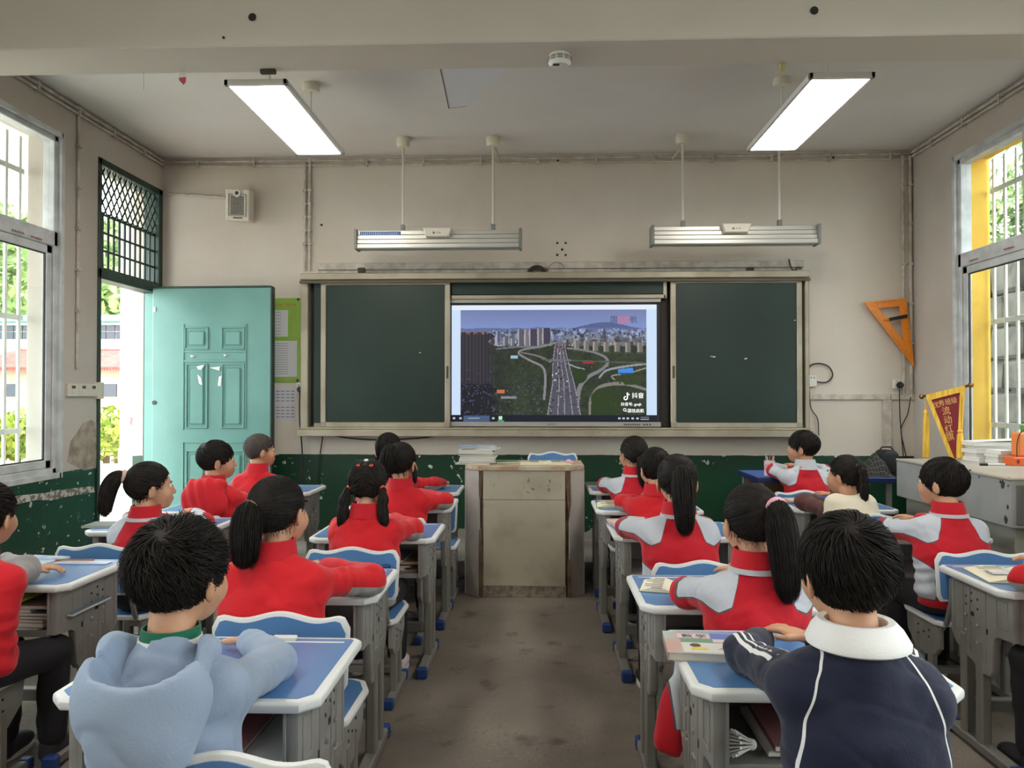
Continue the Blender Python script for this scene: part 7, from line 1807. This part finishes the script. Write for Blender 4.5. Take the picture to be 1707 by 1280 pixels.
    if hair == 'boy': hair_boy(Hh, rng, n, w, **kw)
    elif hair == 'buzz': hair_boy(Hh, rng, int(n * 1.2), 0.0022, length=0.016, lift=0.03, fade=0.5)
    elif hair == 'pony':
        tie = kw.get('tie', (0.0, -0.112, 0.045)); hair_pulled(Hh, rng, n, w, [tie]); L_ = kw.get('length', 0.2); dxx = kw.get('sway', 0.0); out = kw.get('out', 0.05); tv = Vector(tie); od = Vector((tv.x * 0.5, -1, kw.get('up', 0.2))).normalized()
        Rinv = Rh.inverted(); dn = Rinv @ Vector((dxx, -0.05, -1)).normalized()
        c1 = tv + od * out; c2 = c1 + od * out * 0.4 + dn * L_ * 0.45; c3 = c2 + dn * L_ * 0.6
        hair_tail(Hh, rng, int(n * 0.5), w * 1.0, [tie, c1[:], c2[:], c3[:]], kw.get('rad', 0.026)); bands.append((tuple(tv + od * 0.006), tuple(od), kw.get('ring', 0.014), kw.get('rr', 0.006), kw.get('band', 'black')))
    elif hair == 'plaits':
        ties = [(-0.068, -0.050, -0.012), (0.068, -0.050, -0.012)]; hair_pulled(Hh, rng, n, w, ties)
        for s, tie in zip((-1, 1), ties):
            tv = Vector(tie); ctrl = [tie, (tie[0] + s * 0.030, tie[1] - 0.02, tie[2] - 0.03), (tie[0] + s * 0.008 - 0.01, tie[1] - 0.035, tie[2] - 0.10), (tie[0] + s * 0.018 + (-0.012 if s < 0 else 0.02), tie[1] - 0.04, tie[2] - 0.185)]
            C, prof, t = hair_tail(Hh, rng, int(n * 0.3), w, ctrl, 0.018, (0.22, 0.5))
            T = np.gradient(C, axis=0)
            for a, b in ((0.04, 'red'), (0.22, 'white'), (0.5, 'white')):
                i = int(a * 15); bands.append((tuple(C[i]), tuple(T[i]), 0.010 if a > 0.1 else 0.013, 0.004 if a > 0.1 else 0.007, b))
        for q, b in (((0.0, -0.04, 0.112), 'white'), ((-0.028, -0.068, 0.092), 'red'), ((0.028, -0.068, 0.092), 'red')): bands.append((q, (q[0], -0.3, 1), 0.006, 0.004, b))
    elif hair == 'braid':
        tie = (-0.034, -0.094, 0.066); hair_pulled(Hh, rng, n, w, [tie]); Rinv = Rh.inverted(); dn = (Rinv @ Vector((0.02, -0.1, -1))).normalized(); tv = Vector(tie)
        C, prof, t = hair_tail(Hh, rng, int(n * 0.4), w, [tie, (tv + Vector((0, -0.04, -0.01)))[:], (tv + Vector((0, -0.035, 0)) + dn * 0.10)[:], (tv + Vector((0, -0.02, 0)) + dn * 0.215)[:]], 0.017, (0.2, 0.42, 0.62))
        T = np.gradient(C, axis=0)
        for a, b in ((0.04, 'brown'), (0.2, 'white'), (0.42, 'white'), (0.62, 'white')): i = int(a * 15); bands.append((tuple(C[i]), tuple(T[i]), 0.010, 0.004, b))
        for q in ((-0.052, -0.035, 0.085), (0.06, -0.04, 0.07)): bands.append((q, q, 0.004, 0.004, 'white'))
    elif hair == 'loose':
        tie = kw.get('tie', (0.0, -0.085, 0.085)); hair_pulled(Hh, rng, n, w, [tie]); Rinv = Rh.inverted()
        for s in (-1, 1): hair_tail(Hh, rng, int(n * 0.12), w, [(s * 0.070, 0.0, 0.0), (s * 0.082, 0.0, -0.03), (s * 0.083, -0.005, -0.07), (s * 0.085, 0.0, -0.11)], 0.008)
        hair_tail(Hh, rng, int(n * 0.45), w, [tie, (tie[0] - 0.01, -0.125, 0.085), (tie[0] - 0.02, -0.122, 0.02), (tie[0] - 0.01, -0.10, -0.05)], 0.036); bands.append((tie, (0, -1, 0.6), 0.02, 0.005, 'black'))
    # eyebrows
    S = 4; nb_ = 26; Pb = np.zeros((nb_ * 2, S, 3))
    for i in range(nb_ * 2):
        s = -1 if i < nb_ else 1; u = (i % nb_) / nb_
        for k in range(S): Pb[i, k] = (s * (0.018 + 0.028 * u + 0.004 * k), 0.0865 - 0.013 * u, 0.023 + 0.004 * math.sin(u * 3.1) + rng.normal() * 0.0006)
    Hh.add(*strands(Pb, 0.0011 * np.ones(S)[None], np.zeros(3)))
    V = np.concatenate(Hh.V); Q = np.concatenate(Hh.Q); A = np.array(Mh); V = V @ A[:3, :3].T + A[:3, 3]
    np_mesh('hair', V, Q, M_hairb if hair == 'buzz' else M_hair, root)
    for (c, ax_, R_, r_, b) in bands: ring(root, Mh, c, Rh @ Vector(ax_) if False else ax_, R_, r_, BANDS[b])
    return root

W3 = lambda px, py, Y: tuple(on_y(px, py, Y))
nb = near
# left aisle column, front of the picture to the back
child('child in a grey-blue hoodie with a hood at the near left desk', 302, 858, 1.45, 'B1', style='hoodie', hair='boy', seed=1, fine=True, yaw=14, el=((on_y(222, 1120, 1.66).x, 1.66, 0.70), (on_y(455, 1115, 1.68).x, 1.70, 0.705)), hair_kw=dict(length=0.055, lift=0.17, spike=0.5, fade=0.6), bulk=-0.004, hip_dx=0.015, wr=(None, (on_y(400, 1080, 1.8).x, 1.86, 0.70)))
child('girl in red with a loose low ponytail at the second left aisle desk', 466, 790, 2.27, 'B2', style='fleece', hair='pony', seed=2, yaw=16, roll=-4, hair_kw=dict(tie=(-0.022, -0.104, 0.030), length=0.16, out=0.022, rad=0.034, sway=0.02, band='brown', up=-0.2, ring=0.024), bulk=0.012, fine=True, el=(None, (on_y(615, 965, 2.45).x, 2.46, 0.70)))
child('girl in red with two short plaits and hair bands', 614, 762, 3.27, 'B3', style='fleece', hair='plaits', seed=3, yaw=0, trousers=M_trouser, shoe=M_shoep, bulk=0.004)
child('girl in red with hair clips in front of the plaited girl', 670, 736, 4.20, 'B4', style='fleece', hair='loose', seed=4, yaw=20, elbow=0.23)
child('child in red mostly hidden in the front row left of the lectern', 648, 720, 4.80, 'B5', style='fleece', hair='loose', seed=5, yaw=0, el=(None, (on_y(722, 822, 4.95).x, 4.96, 0.715)), wr=(None, (on_y(738, 812, 5.05).x, 5.06, 0.712)))
# far left column
child('child in a red and grey jacket cut off by the left edge', -22, 800, 2.36, 'A1', style='slv', hair='boy', seed=6, el=(None, (on_y(40, 955, 2.56).x, 2.57, 0.70)), wr=(None, (on_y(5, 935, 2.75).x, 2.76, 0.69)))
child('girl with a high ponytail and peach scrunchie by the doorway', 252, 768, 3.44, 'A2', style='wind', hair='pony', seed=7, yaw=52, hair_kw=dict(tie=(-0.01, -0.108, 0.055), length=0.19, out=0.055, rad=0.026, band='scrunchie', ring=0.020, rr=0.012, up=0.35))
child('boy in a red hooded jacket in front of the door', 362, 732, 4.14, 'A3', style='redhood', hair='boy', seed=8, yaw=58, hair_kw=dict(length=0.05, lift=0.07, fade=0.6))
child('boy with cropped hair in red by the door edge', 434, 721, 4.78, 'A4', style='fleece', hair='buzz', seed=9, yaw=52)
# right aisle column
child('child in a navy sweatshirt with a white collar at the near right desk', 1410, 852, 1.47, 'C1', style='navy', hair='boy', seed=10, fine=True, yaw=-6, el=((on_y(1250, 1115, 1.72).x, 1.74, 0.722), (on_y(1505, 1130, 1.68).x, 1.68, 0.722)), wr=((on_y(1275, 1080, 1.9).x, 1.90, 0.712), None), hair_kw=dict(length=0.062, lift=0.13, fade=0.75, whorl=(-0.02, -0.045, 0.08)), bulk=0.0)
child('girl with a pink hair band and long ponytail in red and grey', 1250, 803, 2.20, 'C2', style='wind', hair='pony', seed=11, fine=True, yaw=-10, hair_kw=dict(tie=(0.028, -0.104, 0.062), length=0.25, out=0.03, rad=0.032, sway=0.05, band='pink', ring=0.024, rr=0.009, up=-0.25), bulk=0.006)
child('girl with a long straight ponytail in red and grey, third row', 1128, 755, 3.38, 'C3', style='wind', hair='pony', seed=13, yaw=4, hair_kw=dict(tie=(0.008, -0.106, 0.055), length=0.25, out=0.03, rad=0.034, sway=0.02, band='white', ring=0.016, rr=0.004), bulk=0.006)
child('child in plain red with bowl cut hair behind the straight ponytail', 1092, 744, 4.17, 'C4', style='fleece', hair='boy', seed=14, yaw=-12, hair_kw=dict(length=0.06, lift=0.06, fade=0.9))
child('girl with a low ponytail in the front row right of the lectern', 1055, 725, 4.82, 'C5', style='wind', hair='pony', seed=15, yaw=-25, hair_kw=dict(tie=(0.0, -0.108, -0.005), length=0.19, out=0.015, rad=0.032, sway=0.02, band='black', up=-0.4))
# far right column
child('boy in red and grey at the dark blue table', 1338, 716, 5.02, None, TY, TZ, style='wind', hair='boy', seed=16, yaw=-55, hair_kw=dict(length=0.055, lift=0.09, fade=0.5), el=((on_y(1290, 800, 5.12).x, 5.12, TZ + 0.045), None))
child('small girl in a cream vest with a banded braid', 1408, 757, 4.14, 'D3', style='vest', hair='braid', seed=17, yaw=-38)
child('boy in red and grey with a red collar beside the steel cabinets', 1570, 760, 3.22, 'D2', style='wind', hair='boy', seed=19, yaw=-38, hair_kw=dict(length=0.055, lift=0.07, fade=0.8), bulk=0.008, hip_dx=0.0)
child('child in red cut off by the right edge', 1835, 800, 2.36, 'D1', style='fleece', hair='boy', seed=20, el=((on_y(1712, 955, 2.56).x, 2.57, 0.70), None), wr=((on_y(1725, 940, 2.72).x, 2.72, 0.69), None))
# a red and grey jacket hanging beside the second right desk
a = on_z(1060, 1110, 0.0)
hx = on_y(1110, 1150, 1.95).x
jk = thing('hanging_jacket', 'red and grey jacket hanging beside the near right desk', 'jacket', (0.385, 2.13, 0.29))
f = Field((-0.14, -0.12, -0.02), (0.14, 0.12, 0.42), 0.008)
f.cap((0.03, 0, 0.28), (-0.012, 0, 0.045), 0.024, 0.045, 0.03); f.cap((0.05, 0.01, 0.28), (0.05, 0.01, 0.07), 0.022, 0.040, 0.03); f.cut_below(0.02)
f.wrinkle(lambda x, y, z: 0.012 * np.sin(x * 90 + y * 60 + 4 * z) * 0.6 + 0.012 * vnoise3(x * 20, y * 20, z * 8)); P, Q = f.mesh()
np_mesh('cloth', P, Q, M_wind, jk, {'panel': np.minimum((P[:, 0] + 0.02 - 0.12 * (0.25 - P[:, 2])), P[:, 2] - 0.1)})
m = MB(); m.tube([(0.03, 0.0, 0.28), (0.045, -0.01, 0.325)], 0.004, 6); m.build('loop', M_black, jk)
